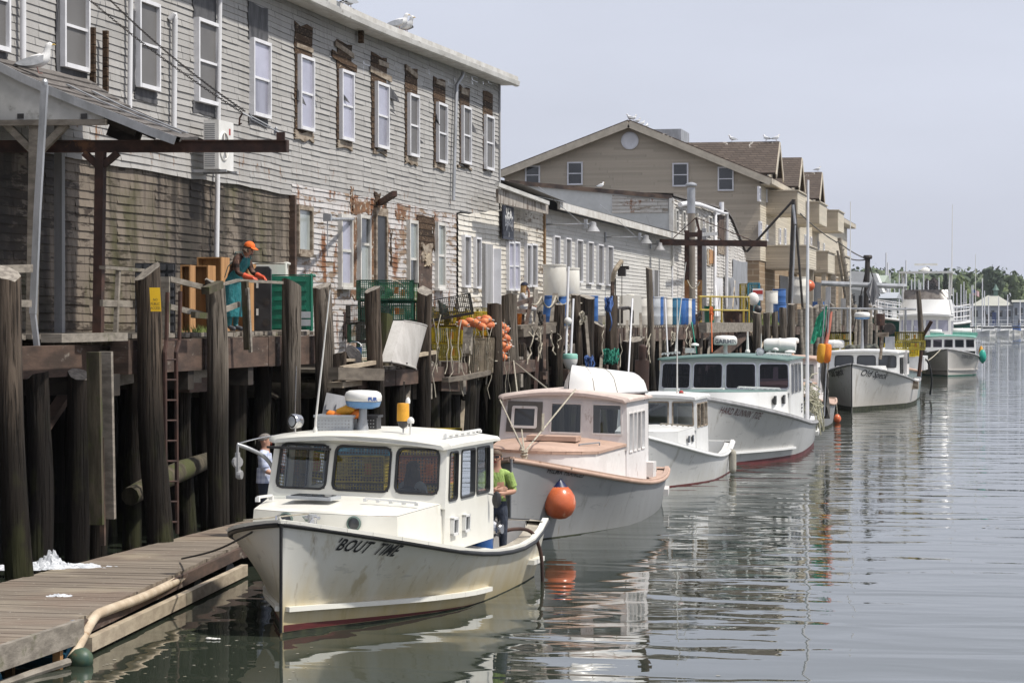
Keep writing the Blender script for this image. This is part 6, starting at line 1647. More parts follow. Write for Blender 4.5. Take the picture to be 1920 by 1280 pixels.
# ---------------------------------------------------------------- 4: the big white boat with a green roof
hr=thing('fishing_boat','big white boat with sea green roof, four front windows and maroon name lettering','boat',(-8.42,64.6,0),radians(.2),GB_)
H4=Hull(14.9,4.4,1.95,.86,.95,rake=.2,tm=.5,tr=.9,ps=2.4,wl=.9,zmin=.85,q=1.6)
build_hull(hr,H4,M['hull_big'],M['boot_red'],.13,rail=M['gray_post'],rail_r=.05,deck=M['gel_white'],deck_t=.74,wash=M['gel_white'],rail2=M['gray_post'],strake=(.42,.34,.42,M['gel_white']),sole_z=.4)
mb=MB()
for side in(-1,1):mb.sheet([[H4.pt(t,-.02,side,.02),H4.pt(t,.035*(1-t*.9)+.0,side,.02)]for t in TS])
mb.build('boot_stripe',M['boot_green'],hr,world=False)
trunk(hr,H4,2.8,6.2,1.25,1.82,1.98,1.92,M['gel_white'],M['sea_green'],nose=.5,crown=.05,drop=.2)
F,S1,S0,rf4=wheelhouse(hr,6.0,10.4,1.88,1.88,2.80,.14,[(.02,.235),(.262,.482),(.510,.735),(.765,.985)],[(.05,.22),(.28,.5),(.56,.78)],M['gel_white'],M['sea_green'],M['chrome'],M['glass_dark'],v=(.13,.89),zback=1.0,back=True,side_v=(.48,.93),rad=.09,fwd=.16,aft=.4,crown=.10,rooft=.03,bow=.1,sideglass=M['dark_pane'])
for y in(4.6,5.55):
 mb=MB();c=V(1.25+(y-2.8)/3.4*.57+.02,y,1.72);mb.box(c,(.04,.42,.24));f=mb.build('cabin_window',M['black_rubber'],hr,world=False);mb=MB();mb.box(c+V(.02,0,0),(.02,.34,.17));mb.build('pane',M['dark_pane'],f,world=False)
radar(hr,-.12,7.3,2.86,.36,R=.34,th=.27,post=M['white_plastic'],word='GARMIN',wm=M['letter_gray'],facing=.18)
liferaft(hr,(1.35,8.4,3.2),.95,.25);lamp(hr,(.95,6.5,2.84),.12,.4)
antenna(hr,(.9,7.4,3.0),.55,.012);antenna(hr,(.52,7.3,3.0),.6,.03,M['white_plastic'])
mushroom(hr,(-.95,6.9,2.98),.22,.12);mushroom(hr,(1.35,7.0,2.93),.14,.09);mushroom(hr,(1.75,7.2,2.9),.1,.16)
mb=MB();mb.box((-1.1,6.9,3.06),(.24,.2,.14));mb.build('horn',M['white_plastic'],hr,world=False)
grab(hr,(1.15,6.4,2.95),(1.8,6.9,2.91),M['gel_white'],8,.05,.02);grab(hr,(-1.85,6.6,2.93),(-1.35,6.5,2.97),M['gel_white'],6,.05,.02);grab(hr,(.5,5.1,2.02),(1.6,5.6,1.97),M['gel_white'],8,.05,.025)
mb=MB();mb.box((-.3,4.6,2.02),(.9,.5,.05));mb.build('hatch',M['gel_white'],hr,world=False);mb=MB();mb.box((-1.3,4.6,2.0),(.4,.3,.06));mb.build('cleat',M['gel_white'],hr,world=False)
mb=MB();mb.tube([V(1.98,10.3,.9),V(1.98,10.3,4.0),V(2.0,10.3,8.1)],[.055,.05,.035],8);mb.build('outrigger_pole',M['white_paint'],hr,world=False)
mb=MB();[mb.box((1.89,9.4+.09*(i%4),1.45-.1*(i//4)),(.01,.06,.06))for i in range(11)];mb.build('sticker',M['letter_gray'],hr,world=False)
for x,y in((.2,10.9),(1.4,12.2)):
 mb=MB();mb.tube([V(x,y,.5),V(x,y,2.45)],.03,6);mb.build('stanchion',M['galv'],hr,world=False)
mb=MB();mb.tube([V(1.3,11.4,2.0),V(1.8,11.4,2.1),V(2.0,11.6,2.05)],.04,6);mb.tube([V(1.9,11.5,.9),V(1.9,11.5,2.35)],.05,7);mb.build('davit',M['galv'],hr,world=False)
mb=MB();mb.cyl((1.4,11.6,.75),(1.4,11.6,1.25),.28,n=14);mb.build('bait_drum',M['blue_plastic'],hr,world=False)
mb=MB();R=random.Random(4)
for i in range(34):
 c=V(1.95+R.gauss(0,.12),12.3+R.gauss(0,.3),1.55+R.gauss(0,.22));a0=R.random()*6
 mb.tube([c+V(.16*cos(a0+k),.12*sin(a0*2+k*1.3),.15*sin(a0+k*.8)-.04*k)for k in range(7)],.018,4)
for i in range(9):
 x=2.05+R.gauss(0,.07);y=12.4+R.gauss(0,.3);mb.tube([V(x,y,1.5),V(x+.1,y,.9),V(x+.12+R.gauss(0,.04),y+.1,.35+R.random()*.3)],.018,4)
mb.build('rope_tangle',wmat('pale tangled rope',(.52,.49,.38),(.28,.28,.19),(15,15,15),rough=.9),hr,world=False)
hull_name(hr,H4,"HARD RUNNIN' TIDE",(1348,773),(1424,786),.175,M['letter_maroon'],1,shear=.22,bold=.0,spacing=1.1)
mb=MB();mb.beam(H4.pt(.9,.42,1,.06),H4.pt(1,.5,1,.06),.1,.12);mb.build('chafe_strip',M['gel_white'],hr,world=False)
antenna(hr,(-1.55,7.2,3.0),2.6,.016,M['white_plastic'],tilt=(.3,0))
trap(fixed(hr,-1.35,8.3,1.92),.1,'wire_olive','dull yellow trap inside the cabin of the green roofed boat',l=1.0,h=.38);trap(fixed(hr,-1.35,8.3,2.31),.12,'wire_olive','upper dull yellow trap inside the cabin of the green roofed boat',l=1.0,h=.38)
mb=MB();mb.box((0,0,.25),(.2,.2,.5));mb.cyl((0,0,.5),(0,0,.58),.05,n=8)
o=mb.build('fuel_can',M['red'],None,loc=(0,0,0));o.location=fixed(hr,-.62,8.2,2.0);tag(o,'red can beside the traps inside the green roofed boat','can')
# ---------------------------------------------------------------- 5: pinkish boat half hidden
pk=thing('fishing_boat','pinkish white boat half hidden behind the stern of the green roofed boat','boat',(-8.65,86.5,0),radians(-1),GB_)
H5=Hull(10.5,2.9,1.6,.85,.95,tm=.5,tr=.8)
build_hull(pk,H5,M['hull_gray'],M['boot_dark'],.08,rail=M['salmon'],rail_r=.05,deck=M['salmon'],deck_t=.7,wash=M['salmon'])
trunk(pk,H5,1.8,4.0,.8,1.1,1.65,1.7,M['pink_pale'],M['salmon'],nose=.3,lip=True)
wheelhouse(pk,3.9,6.6,1.15,1.55,2.5,.06,[(.05,.30),(.37,.63),(.70,.95)],[(.1,.4),(.5,.85)],M['pink_pale'],M['salmon'],M['pink'],M['glass'],v=(.28,.85),zback=.8,rad=.03,crown=.08)
radar(pk,.1,5,2.6,.5,R=.25,th=.2,post=M['salmon']);hull_name(pk,H5,"ROLE",(1500,752),(1524,756),.28,M['letter_black'],1,shear=.25)
fo=on_y(1570,782,fixed(pk,0,10.3,0).y);fb=thing('buoy','small orange ball buoy afloat at the stern of the pinkish boat','buoy',(fo.x,fo.y,-.03))
mb=MB();mb.lathe([(.02,0),(.11,.06),(.15,.17),(.12,.28),(.05,.36)],(0,0,0),16);mb.build('ball',M['orange_pvc'],fb,world=False,smooth=60);mb=MB();mb.tube([V(0,0,.34),V(-.04,.1,.8)],.012,5);mb.build('lanyard',M['rope'],fb,world=False)
# ---------------------------------------------------------------- 6: white boat with script name and its gear
os_=thing('fishing_boat','white scuffed boat with dark script name and a roof crowded with gear','boat',(-7.55,109.8,0),radians(-2.8),GB_)
H6=Hull(13.4,4.0,2.05,1.1,1.15,rake=.1,tm=.5,tr=.85,ps=2.7,wl=.9,zmin=.8)
build_hull(os_,H6,M['hull_speck'],M['boot_dark'],.17,rail=M['gray_post'],rail_r=.05,deck=M['gel_white'],deck_t=.62,wash=M['gel_white'],stem=M['black_rubber'],sole_z=.5)
F,S1,S0,rf6=wheelhouse(os_,4.6,8.6,1.6,1.52,2.46,.12,[(.08,.34),(.40,.66),(.71,.955)],[(.05,.18),(.24,.40),(.48,.62)],M['gel_white'],M['gel_white'],M['black_rubber'],M['dark_pane'],v=(.30,.86),zback=1.0,back=True,side_v=(.35,.85),rad=.12,fwd=.2,aft=.3,crown=.08)
mb=MB();mb.box((0,3.5,1.72),(2.2,2.2,.35),top=.9);mb.build('trunk_cabin',M['gel_white'],os_,world=False)
mb=MB();mb.box((1.62,7.3,2.0),(.2,.95,1.1));mb.build('side_shelter',M['pink_pale'],os_,world=False);mb=MB();mb.box((1.73,7.3,2.2),(.02,.7,.5));mb.build('pane',M['dark_pane'],os_,world=False)
radar(os_,-.2,5.6,2.55,1.45,R=.36,th=.25,low=M['radar_blue'],post=M['galv'])
liferaft(os_,(-1.45,5.5,2.85),.9,.24)
mb=MB();mb.cyl((.55,6.4,2.5),(.55,6.4,3.7),.06,n=8);mb.cyl((.55,6.4,3.7),(.55,6.4,4.25),.2,n=12);mb.build('exhaust_stack',M['rust'],os_,world=False)
mb=MB();mb.box((1.0,6.2,2.85),(.4,.4,.7));mb.build('roof_box',M['galv'],os_,world=False);mb=MB();mb.lathe([(.25,-.2),(.28,.1),(.22,.12)],(1.0,6.2,3.55),16,R=RX(pi/2));mb.build('spotlight',M['black_iron'],os_,world=False)
mb=MB();mb.tube([V(-1.2,8.3,2.5),V(-1.2,8.3,4.55)],.05,6);mb.tube([V(1.5,8.3,2.5),V(1.5,8.3,4.55)],.05,6);mb.tube([V(-2.4,8.3,4.5),V(2.0,8.3,4.45)],.06,6);mb.build('gantry',M['galv'],os_,world=False)
mb=MB();mb.tube([V(.9,3.0,2.2),V(1.0,3.0,3.2)],.07,6);mb.box((1.0,3.0,3.3),(.5,.3,.2));mb.build('winch_post',M['torn'],os_,world=False)
mb=MB();mb.tube([V(2.0,9.5,1.3),V(2.2,9.5,3.2),V(2.6,9.4,3.9)],.09,7);mb.build('davit',M['rust'],os_,world=False)
antenna(os_,(-.85,6.5,2.5),6.9,.03,M['white_plastic']);antenna(os_,(1.4,8.4,2.5),3.4,.02)
mb=MB();mb.box((2.05,7.2,.95),(.3,.4,.35));mb.build('side_bracket',M['torn'],os_,world=False)
mb=MB();[mb.ball((R_.uniform(-.9,.3),R_.uniform(5.6,7.6),2.66),(R_.uniform(.15,.35),R_.uniform(.15,.3),R_.uniform(.1,.22)),7,5)for i in range(9)];mb.build('net_pile',wmat('drab netting',(.16,.15,.12),(.08,.09,.08),(9,9,9),rough=.95,bump=.8),os_,world=False)
hull_name(os_,H6,'Old Speck',(1614,704),(1661,711),.27,M['letter_black'],1,shear=.22,bold=.0);hull_name(os_,H6,'Old Speck',(1560,706),(1583,702),.30,M['letter_black'],-1,shear=.22,bold=.01)
for i,(x,y,z,c)in enumerate(((-1.5,7.3,2.88,'lowest yellow trap stacked on the roof of the script named boat'),(-1.45,7.3,3.27,'topmost orange yellow trap on the roof of the script named boat'),(1.75,8.2,2.88,'yellow trap at the right of the roof of the script named boat'),(1.7,8.2,3.27,'upper yellow trap at the right of the roof of the script named boat'))):
 trap(fixed(os_,x,y,z-.28),.05,'wire_olive',c,l=1.3,h=.38,step=.09,r=.014)
 # black mast with rigging, on a boat behind
mast=thing('mast','black iron mast with rigging and a gray spreader boom behind the script named boat','mast',on_x(1619,690,-8.2))
md=at_d(1624,600,128);b0=at_d(1618,735,128);b1=at_d(1627,482,128)
mb=MB();mb.tube([b0,b1],[.16,.13],8);mb.lathe([(.2,-.1),(.24,0),(.2,.1)],b1,10);mb.build('pole',M['black_iron'],mast)
mb=MB();mb.tube([at_d(1540,531,127),at_d(1700,537,127)],.13,8);mb.build('boom',M['galv'],mast)
mb=MB()
for a,c in(((1627,486),(1570,452)),((1627,486),(1585,482)),((1627,486),(1650,555)),((1627,486),(1600,620)),((1570,455),(1500,400))):mb.tube(sag(at_d(*a,128),at_d(*c,128),.1,6),.03,4)
mb.build('rigging',M['black_iron'],mast)
mb=MB();c=at_d(1637,546,126.8)
for k in range(3):a=k*1.05;mb.add([c+V(0,0,.75),c+V(.35*cos(a),.35*sin(a),0),c+V(0,0,-.75),c-V(.35*cos(a),.35*sin(a),.05)],[(0,1,2,3)])
mb.build('radar_reflector',M['gray_post'],mast)
# ---------------------------------------------------------------- 7: teal sided boat just behind
ts=thing('fishing_boat','white and teal boat showing only its stern behind the script named boat','boat',(-7.1,119.5,0),radians(-2.0),GB_)
H7=Hull(10.0,3.1,1.9,1.45,1.5,tm=.45,tr=.9)
build_hull(ts,H7,wmat('teal gray hull',(.22,.27,.27),(.18,.22,.22),(1,1,1),rough=.5),M['boot_dark'],.05,rail=M['salmon'],deck=M['gel_white'],wash=M['gel_white'],rail_r=.06)
mb=MB();mb.box((.3,8.6,1.8),(2.8,2.4,.7));mb.build('bulwark',M['gel_white'],ts,world=False);mb=MB();mb.box((0,4.3,2.2),(2.2,2.2,.8));mb.build('wheelhouse',M['gel_white'],ts,world=False)
mb=MB();mb.tube(smoothpath([V(1.2,7.8,2.2),V(1.8,8.2,1.9),V(2.0,8.4,1.0),V(1.9,8.6,.2)],4),.05,6);mb.build('hose',M['black_rubber'],ts,world=False)
trap(fixed(ts,.9,7.6,2.16),.3,'wire_yellow','yellow trap standing on the stern of the teal sided boat',l=.9,h=.6,step=.09,r=.015);trap(fixed(ts,.1,8.3,2.16),.1,'wire_yellow','yellow trap at the far corner of the teal sided boat',l=.9,h=.6,step=.09,r=.015)
# ---------------------------------------------------------------- 8: boat pointing straight at us with mint trim
tn=thing('fishing_boat','warm gray boat with mint green roof edge seen bow on in the distance','boat',(-5.65,180,0),radians(1.4),GB_)
H8=Hull(12.5,4.5,1.95,1.15,1.2,rake=.1,tm=.45,tr=.9,ps=2.6,wl=.88)
build_hull(tn,H8,M['hull_tan'],M['boot_green'],.08,rail=M['gray_post'],rail_r=.055,deck=M['gel_white'],deck_t=.6,wash=M['gel_white'],strake=(.45,.4,.5,M['hull_tan']),stem=M['hull_tan'])
wheelhouse(tn,4.5,8.5,2.0,1.75,2.72,.1,[(.03,.19),(.225,.39),(.425,.585),(.62,.785),(.82,.97)],[(.1,.4),(.5,.9)],M['gel_white'],M['mint'],M['white_paint'],M['glass_dark'],v=(.25,.85),zback=1,rad=.04,fwd=.25,aft=.4,crown=.10)
liferaft(tn,(1.0,6.2,3.15),1.4,.3);liferaft(tn,(-.9,6.2,3.1),.9,.25);antenna(tn,(1.95,6.3,2.8),6.0,.03)
mb=MB();mb.box((1.2,6.2,2.95),(1.8,.6,.25));mb.box((-.8,6.2,2.93),(1.0,.5,.2));mb.build('roof_rack',M['mint'],tn,world=False)
hull_name(tn,H8,'TENACIOUS',(1801,670),(1823,673),.24,M['letter_gray'],1,shear=.2);hull_name(tn,H8,'TENACIOUS',(1740,670),(1761,668),.24,M['letter_gray'],-1,shear=.2)
mb=MB();mb.lathe([(.05,0),(.22,.2),(.28,.5),(.2,.85),(.06,1.0)],fixed(tn,2.45,4.5,.85)-V(0,0,0),14);tag(mb.build('ball_fender',wmat('teal buoy skin',(.02,.33,.25),rough=.4),None,smooth=60),'teal fender on the side of the mint trimmed boat','fender')
mb=MB();mb.lathe([(.05,0),(.15,.15),(.19,.4),(.12,.65),(.05,.8)],fixed(tn,2.35,5.6,1.3),14);tag(mb.build('ball_fender',M['amber_foam'],None,smooth=60),'amber fender behind the teal one on the mint trimmed boat','fender')
rope('mooring_line','pale line from the bow of the mint trimmed boat back to the script named boat',sag(fixed(tn,-.5,.3,1.9),fixed(ts,.5,9.8,1.5),.3),.03,'rope','mooring line')
# ---------------------------------------------------------------- 9: white motor yacht with flybridge
yt=thing('motor_yacht','white motor yacht with an open flybridge and tinted wraparound screen','yacht',(-8.5,203,0),radians(-1))
H9=Hull(15,5.0,2.6,1.6,1.6,rake=.8,tm=.5,tr=.9)
build_hull(yt,H9,M['hull_white'],M['boot_dark'],.1,rail=M['gel_white'],deck=M['gel_white'],deck_t=.5,wash=M['gel_white'])
wheelhouse(yt,5.2,11,2.1,2.2,4.3,.35,[(.04,.24),(.28,.48),(.52,.72),(.76,.96)],[(.1,.45),(.5,.9)],M['gel_white'],M['gel_white'],M['gel_white'],M['lav_pane'],v=(.42,.86),zback=1.6,rad=.05,fwd=.7,aft=1,crown=.1,rooft=.15)
mb=MB();rows=[[V(x*k,5.6+.6*abs(x/2)**2+dy,z)for x in(-2.1,-1.6,-.8,0,.8,1.6,2.1)]for k,z,dy in((1.02,4.5,0),(.92,5.7,.5))];mb.sheet(rows);mb.sheet([[V(sx_*2.14,6.2,4.5),V(sx_*2.14,11,4.5)]for sx_ in(1,)]+[[V(1.93,6.7,5.7),V(1.93,11,5.7)]]);mb.sheet([[V(-2.14,6.2,4.5),V(-2.14,11,4.5)],[V(-1.93,6.7,5.7),V(-1.93,11,5.7)]]);mb.build('flybridge',M['gel_white'],yt,world=False,smooth=40)
mb=MB();mb.sheet([[V(x*k,6.1+.6*abs(x/2)**2+dy,z)for x in(-2.05,-1.5,-.8,0,.8,1.5,2.05)]for k,z,dy in((.93,5.71,0),(.86,6.5,.5))]);mb.build('wind_screen',wmat('smoked screen',(.11,.095,.085),(.20,.18,.16),(2,2,2),rough=.15),yt,world=False,smooth=40)
mb=MB();mb.box((0,8,7.95),(4.4,3.2,.14));ht_=mb.build('hardtop',M['gel_white'],yt,world=False)
for x,y in((-1.95,6.7),(1.95,6.7),(-1.95,9.4),(1.95,9.4)):
 mb=MB();mb.tube([V(x*.95,y,5.7),V(x,y,7.9)],.05,6);mb.build('hardtop_post',M['white_paint'],yt,world=False)
mb=MB();mb.lathe([(.35,0),(.4,.15),(.2,.35)],(-.1,8,8.02),14);mb.box((-.05,8,8.6),(1.9,.25,.18));mb.build('radar',M['white_plastic'],yt,world=False)
antenna(yt,(2.1,7,6),7.5,.035,M['white_plastic'],tilt=(.05,0));mb=MB();mb.tube([V(0,3.2,2.5),V(0,3.2,3.3),V(-.6,.4,3.5),V(-.6,.4,2.6)],.03,5);mb.build('bow_rail',M['chrome'],yt,world=False)
# ---------------------------------------------------------------- 10: green hulled vessel and a covered white one by the far wharf
gv=thing('fishing_boat','dark green hulled boat with white railings behind the flybridge yacht','boat',on_y(1632,640,226).to_tuple()[:2]+(0,),radians(-62),GB_)
H10=Hull(9,3.6,4.5,3.7,3.9,rake=.8,tm=.5,tr=.9)
build_hull(gv,H10,M['dark_green'],M['boot_dark'],.2,rail=M['gel_white'],rail_r=.12,deck=M['gel_white'],deck_t=.5,wash=M['gel_white'])
for z in(.5,1.0,1.5):
 mb=MB();[mb.tube([H10.pt(t,H10.sheer(t),s_,-.1)+V(0,0,z)for t in TS[3:]],.04,5)for s_ in(-1,1)];mb.build('guard_rail',M['white_paint'],gv,world=False)
mb=MB();[mb.tube([H10.pt(t,H10.sheer(t),s_,-.1),H10.pt(t,H10.sheer(t),s_,-.1)+V(0,0,1.5)],.035,5)for t in TS[3:]for s_ in(-1,1)];mb.build('stanchion',M['white_paint'],gv,world=False)
mb=MB();mb.box((0,5.5,4.2),(2.2,3,1.8));mb.build('deckhouse',M['gel_white'],gv,world=False)
g=thing('mooring_pile','bare gray pole standing in front of the flybridge yacht','pile',(on_y(1726,690,150).x,150,-1))
mb=MB();mb.tube([on_y(1729,700,150),on_y(1727,620,150),on_y(1722,545,150)],[.2,.17,.13],8);mb.build('pole',M['pile_gray'],g,smooth=50)
mb=MB();mb.sheet([[on_y(1724+6*j/4*(k/3),632+16*k,149.7)+V(0,.05*sin(j*2),0)for j in range(5)]for k in range(4)]);mb.build('rag',M['gray_cloth'],g)
# ================================================================ what stands, lies and hangs on the wharf
def bx(mb,c,s,R=None,bev=0):mb.box(c,s,R)
# ---- the high deck in front of the bare boards
def crate(name,label,l,r,t,b,X,depth=.5,open_=True,m='new_wood',rz=.15,group='orange pine crates on the high deck'):
 p,q=on_x(l,b,X),on_x(r,t,X);dd=(p-CAMP).dot(fwd);wdt=(r-l)*dd/FPX;hh=(b-t)*dd/FPX
 g=thing(name,label,'crate',(p.x+wdt/2*cos(YAW),p.y+wdt/2*sin(YAW),DECK_Z+.01),rz,group)
 th=.025;z0=0
 mb=MB()
 for sx_ in(-1,1):mb.box((sx_*(wdt/2-th/2),0,hh/2),(th,depth,hh))
 mb.box((0,0,hh-th/2),(wdt-2*th,depth,th));mb.box((0,0,th/2),(wdt-2*th,depth,th));mb.build('box',M[m],g,world=False)
 mb=MB();mb.box((0,depth*.1,hh/2),(wdt-2*th,th,hh-2*th));mb.build('back_panel',M[m],g,world=False)
 return g
crate('wooden_crate','tall orange pine crate left of the pair behind the sagging rail',343,362,502,627,-14.6)
crate('wooden_crate','tall orange pine crate right of the pair behind the sagging rail',363,398,503,627,-14.7,rz=.05)
crate('wooden_crate','large orange pine crate standing behind the pair against the boards',376,424,489,627,-15.5,rz=0)
crate('wooden_crate','orange pine crate behind the legs of the capped worker',428,474,502,627,-15.3,rz=0,m='new_wood')
g=thing('plastic_pallet','black perforated plastic pallet leaning beside the notice pile','pallet',(on_x(290,627,-14.8).x,on_x(290,627,-14.8).y,DECK_Z),.25)
p=on_x(250,627,-14.8);q=on_x(327,493,-14.8);dd=(p-CAMP).dot(fwd);wd,hh=77*dd/FPX,134*dd/FPX
mb=MB();mb.box((0,.12,hh/2),(wd,.05,hh));mb.build('sheet',M['black_plastic'],g,world=False)
mb=MB()
for i in range(5):
 for j in range(8):mb.box((-wd/2+wd*(i+.5)/5,.03,hh*(j+.5)/8),(wd/5*.72,.14,hh/8*.66),top=.8)
mb.build('cell_grid',wmat('dull black plastic',(.035,.036,.04),(.02,.02,.022),(3,3,3),rough=.5),g,world=False)
g=thing('plastic_lid','black plastic lid with round holes standing on edge behind the railing','lid',(on_x(492,627,-14.5).x,on_x(492,627,-14.5).y,DECK_Z),.1)  # black lid with holes, standing on edge
dd=(on_x(492,627,-14.5)-CAMP).dot(fwd);wd,hh=32*dd/FPX,122*dd/FPX
mb=MB();mb.prism([V(x,0,z)for x,z in((-wd/2,0),(wd/2,0),(wd/2,hh-.06),(wd/2-.05,hh),(-wd/2+.05,hh),(-wd/2,hh-.06))],V(0,.1,0));mb.build('shell',M['black_plastic'],g,world=False)
for f in(.14,.46,.80):
 mb=MB();mb.lathe([(.075,0),(.06,-.012),(.055,.002),(.01,.003)],(wd*.22,-.004,hh*f),14,R=RX(pi/2));mb.build('round_hole',M['black_iron'],g,world=False)
for f in(.3,.72):
 mb=MB();mb.box((-wd*.3,-.006,hh*f),(.04,.012,.13));mb.build('sticker',M['white_plastic'],g,world=False)
def tote(name,label,l,r,t,b,X,m,depth=.9,ribs=6,rz=.0,zbase=DECK_Z,lid=True):
 p=on_x((l+r)/2,b,X);dd=(p-CAMP).dot(fwd);wd,hh=(r-l)*dd/FPX,(b-t)*dd/FPX
 g=thing(name,label,'tote',(p.x,p.y,zbase),YAW+rz)
 mb=MB();mb.box((0,depth/2,hh/2),(wd*.94,depth,hh*.96));mb.build('body',M[m],g,world=False)
 mb=MB()
 for i in range(ribs):mb.box((0,.0,hh*(i+.5)/ribs),(wd*.8,.05,hh/ribs*.45),top=.9)
 mb.build('ribs',M[m],g,world=False)
 mb=MB();rr=.035
 mb.tube([V(-wd/2,.05,.0),V(-wd/2,.05,hh),V(wd/2,.05,hh),V(wd/2,.05,0)],rr,8);mb.tube([V(wd/2,.05,hh),V(wd/2,depth,hh)],rr,8);mb.build('rim',M[m],g,world=False,smooth=50)
 return g
tote('insulated_tote','cream insulated tote behind the black lid',474,535,500,627,-15.4,'tank_white',ribs=0)
g=tote('insulated_tote','green plastic tote lying on its side with ribbed face',506,583,523,628,-14.7,'green_plastic')
mb=MB();dd=(g.location-CAMP).dot(fwd);mb.box((26*dd/FPX,-.05,.33),(24*dd/FPX,.02,.13));mb.box((26*dd/FPX,-.05,.17),(24*dd/FPX,.02,.13));mb.build('white_panel',M['gray_plastic'],g,world=False)
mb=MB();R=random.Random(8);c=on_x(370,629,-14.0)
for i in range(90):
 a=c+V(R.gauss(0,.05),R.gauss(.2,.3),0);a.z=DECK_Z;t=a+V(R.gauss(0,.05),R.gauss(0,.05),R.uniform(.06,.17))
 mb.add([a+V(-.008,0,0),a+V(.008,.01,0),t],[(0,1,2)])
tag(mb.build('grass',M['grass'],None),'green grass tuft sprouting on the deck edge behind the railing','grass',kind='stuff')
# hanging white tub
g=thing('white_tub','white plastic tub hanging tilted on the brown pile above the boat roof','tub',on_x(757,692,-12.6))
P0=[on_x(*q,-12.55)for q in((733,678),(779,692),(801,612),(757,601))]
n=(P0[1]-P0[0]).cross(P0[3]-P0[0]).normalized();n=n if n.dot(fwd)<0 else-n
mb=MB();N=6;rows=[]
for j in range(7):
 v=j/6;r=[]
 for i in range(9):
  u=i/8;p=P0[0].lerp(P0[1],u).lerp(P0[3].lerp(P0[2],u),v);r.append(p+n*(.10*sin(pi*u)**.6))
 rows.append(r)
mb.sheet(rows);mb.sheet([[q-n*.22 for q in r]for r in rows]);mb.sheet([[r[0]for r in rows],[r[0]-n*.22 for r in rows]]);mb.sheet([[r[-1]for r in rows],[r[-1]-n*.22 for r in rows]]);mb.sheet([rows[-1],[q-n*.22 for q in rows[-1]]])
mb.build('shell',M['tub_white'],g,smooth=40,fix=True)
mb=MB();mb.tube([q+n*.012 for q in rows[0]],.022,6);mb.tube([q+n*.0 for q in rows[-1]],.014,6);mb.build('rim',M['tub_white'],g,smooth=60)
mb=MB();p=on_x(763,681,-12.42);mb.lathe([(.02,0),(.001,.005)],p,8,R=RX(pi/2));mb.build('drain_hole',M['black_plastic'],g)
# ---- stacks of traps on the lower deck
def trap_px(px,py,X,rz,m,label,**k):
 p=on_x(px,py,X);trap(p,rz,m,label,**k)
Zl=LOW_Z+.01
for i,(px,row,X,m,rz,lab)in enumerate(((722,0,-14.3,'wire_green',.18,'green wire trap at the bottom of the green stack'),(722,1,-14.3,'wire_black',.22,'black wire trap second from the bottom of the green stack'),(724,2,-14.3,'wire_green',.16,'dark green trap with orange vent third up in the stack'),(722,3,-14.3,'wire_green',.2,'dark green trap on top of the stack with a white rope'),(736,2,-15.2,'wire_green',.1,'dark green trap in the back row of the stack'),(738,3,-15.2,'wire_lime',.05,'bright green trap at the top of the back row'),(742,1,-15.2,'wire_yellow',.1,'yellow trap low in the back row behind the green stack'),(748,0,-15.2,'wire_lime',.1,'bright green trap at the bottom of the back row'))):
 b=on_x(px,640,X);trap((b.x,b.y,Zl+row*.47),YAW+rz,m,lab,l=1.22,h=.45)
for i,(px,row,X,m,rz,lab)in enumerate(((838,0,-13.9,'wire_olive',.1,'dull yellow trap at the bottom of the yellow pile nearest the pile post'),(840,1,-13.9,'wire_yellow',-.1,'yellow trap in the middle of the yellow pile nearest the pile post'),(846,2,-14.0,'wire_yellow',.25,'bright yellow trap under the tilted black one'),(826,1,-14.9,'wire_cyan',.1,'blue trap peeping out beside the yellow pile'),(868,0,-13.7,'wire_yellow',.12,'yellow trap low beside the square post'),(872,1,-13.7,'wire_yellow',.05,'yellow trap on top beside the square post'),(866,2,-14.7,'wire_orange',.1,'orange trap in the back of the yellow pile'),(888,2,-14.0,'wire_yellow',.3,'yellow trap topmost toward the orange buoys'),(846,1,-15.0,'wire_orange',.1,'orange trap behind the yellow pile'),(895,1,-13.8,'wire_yellow',.2,'yellow trap just left of the orange buoys'))):
 b=on_x(px,640,X);trap((b.x,b.y,Zl+row*.40),YAW+rz,m,lab,l=.72,w_=.55,h=.38)
b=on_x(843,596,-13.9);trap((b.x,b.y,b.z),YAW+.12,'wire_black','black wire trap lying tilted on top of the yellow pile',l=1.15,h=.5,w_=.55,tilt=(0,-.18),head='torn')
for i,(px,py,rz)in enumerate(((888,706,.3),(905,700,.45))):
 b=on_x(px,py,-12.95);trap((b.x,b.y,b.z),YAW+rz,'wire_tan',('left','right')[i]+' one of two bare wire traps standing on end below the deck edge',l=.38,h=.9,w_=.45,tilt=(0,.05),head='torn')
g=thing('post','short gray square post standing among the yellow traps','post',on_x(878,660,-13.0))
mb=MB();mb.beam(on_x(876,664,-13.0),on_x(878,614,-13.0),.2,.2);mb.build('post',M['plank_gray'],g)
for i,(a,b_)in enumerate((((846,618),(848,690)),((862,600),(860,700)),((893,640),(898,712)),((905,612),(912,690)),((800,664),(812,680)),((915,640),(912,720)),((888,600),(894,668)))):
 p,q=on_x(*a,-12.85),on_x(*b_,-12.85);R=random.Random(i)
 rope('hanging_rope','frayed pale rope hanging from the traps over the deck edge',[p.lerp(q,k/6)+V(R.gauss(0,.02),R.gauss(0,.03),0)for k in range(7)],.014,'rope','rope','frayed ropes hanging over the deck edge')
R=random.Random(77)
for i in range(14):
 px=R.uniform(812,948);p=on_x(px,R.uniform(590,660),-12.82);q=on_x(px+R.uniform(-8,10),R.uniform(690,760),-12.8)
 rope('hanging_rope','frayed pale rope hanging from the traps over the deck edge',[p.lerp(q,k/7)+V(R.gauss(0,.025),R.gauss(0,.05),0)for k in range(8)],R.uniform(.008,.014),'rope','rope','frayed ropes hanging over the deck edge')
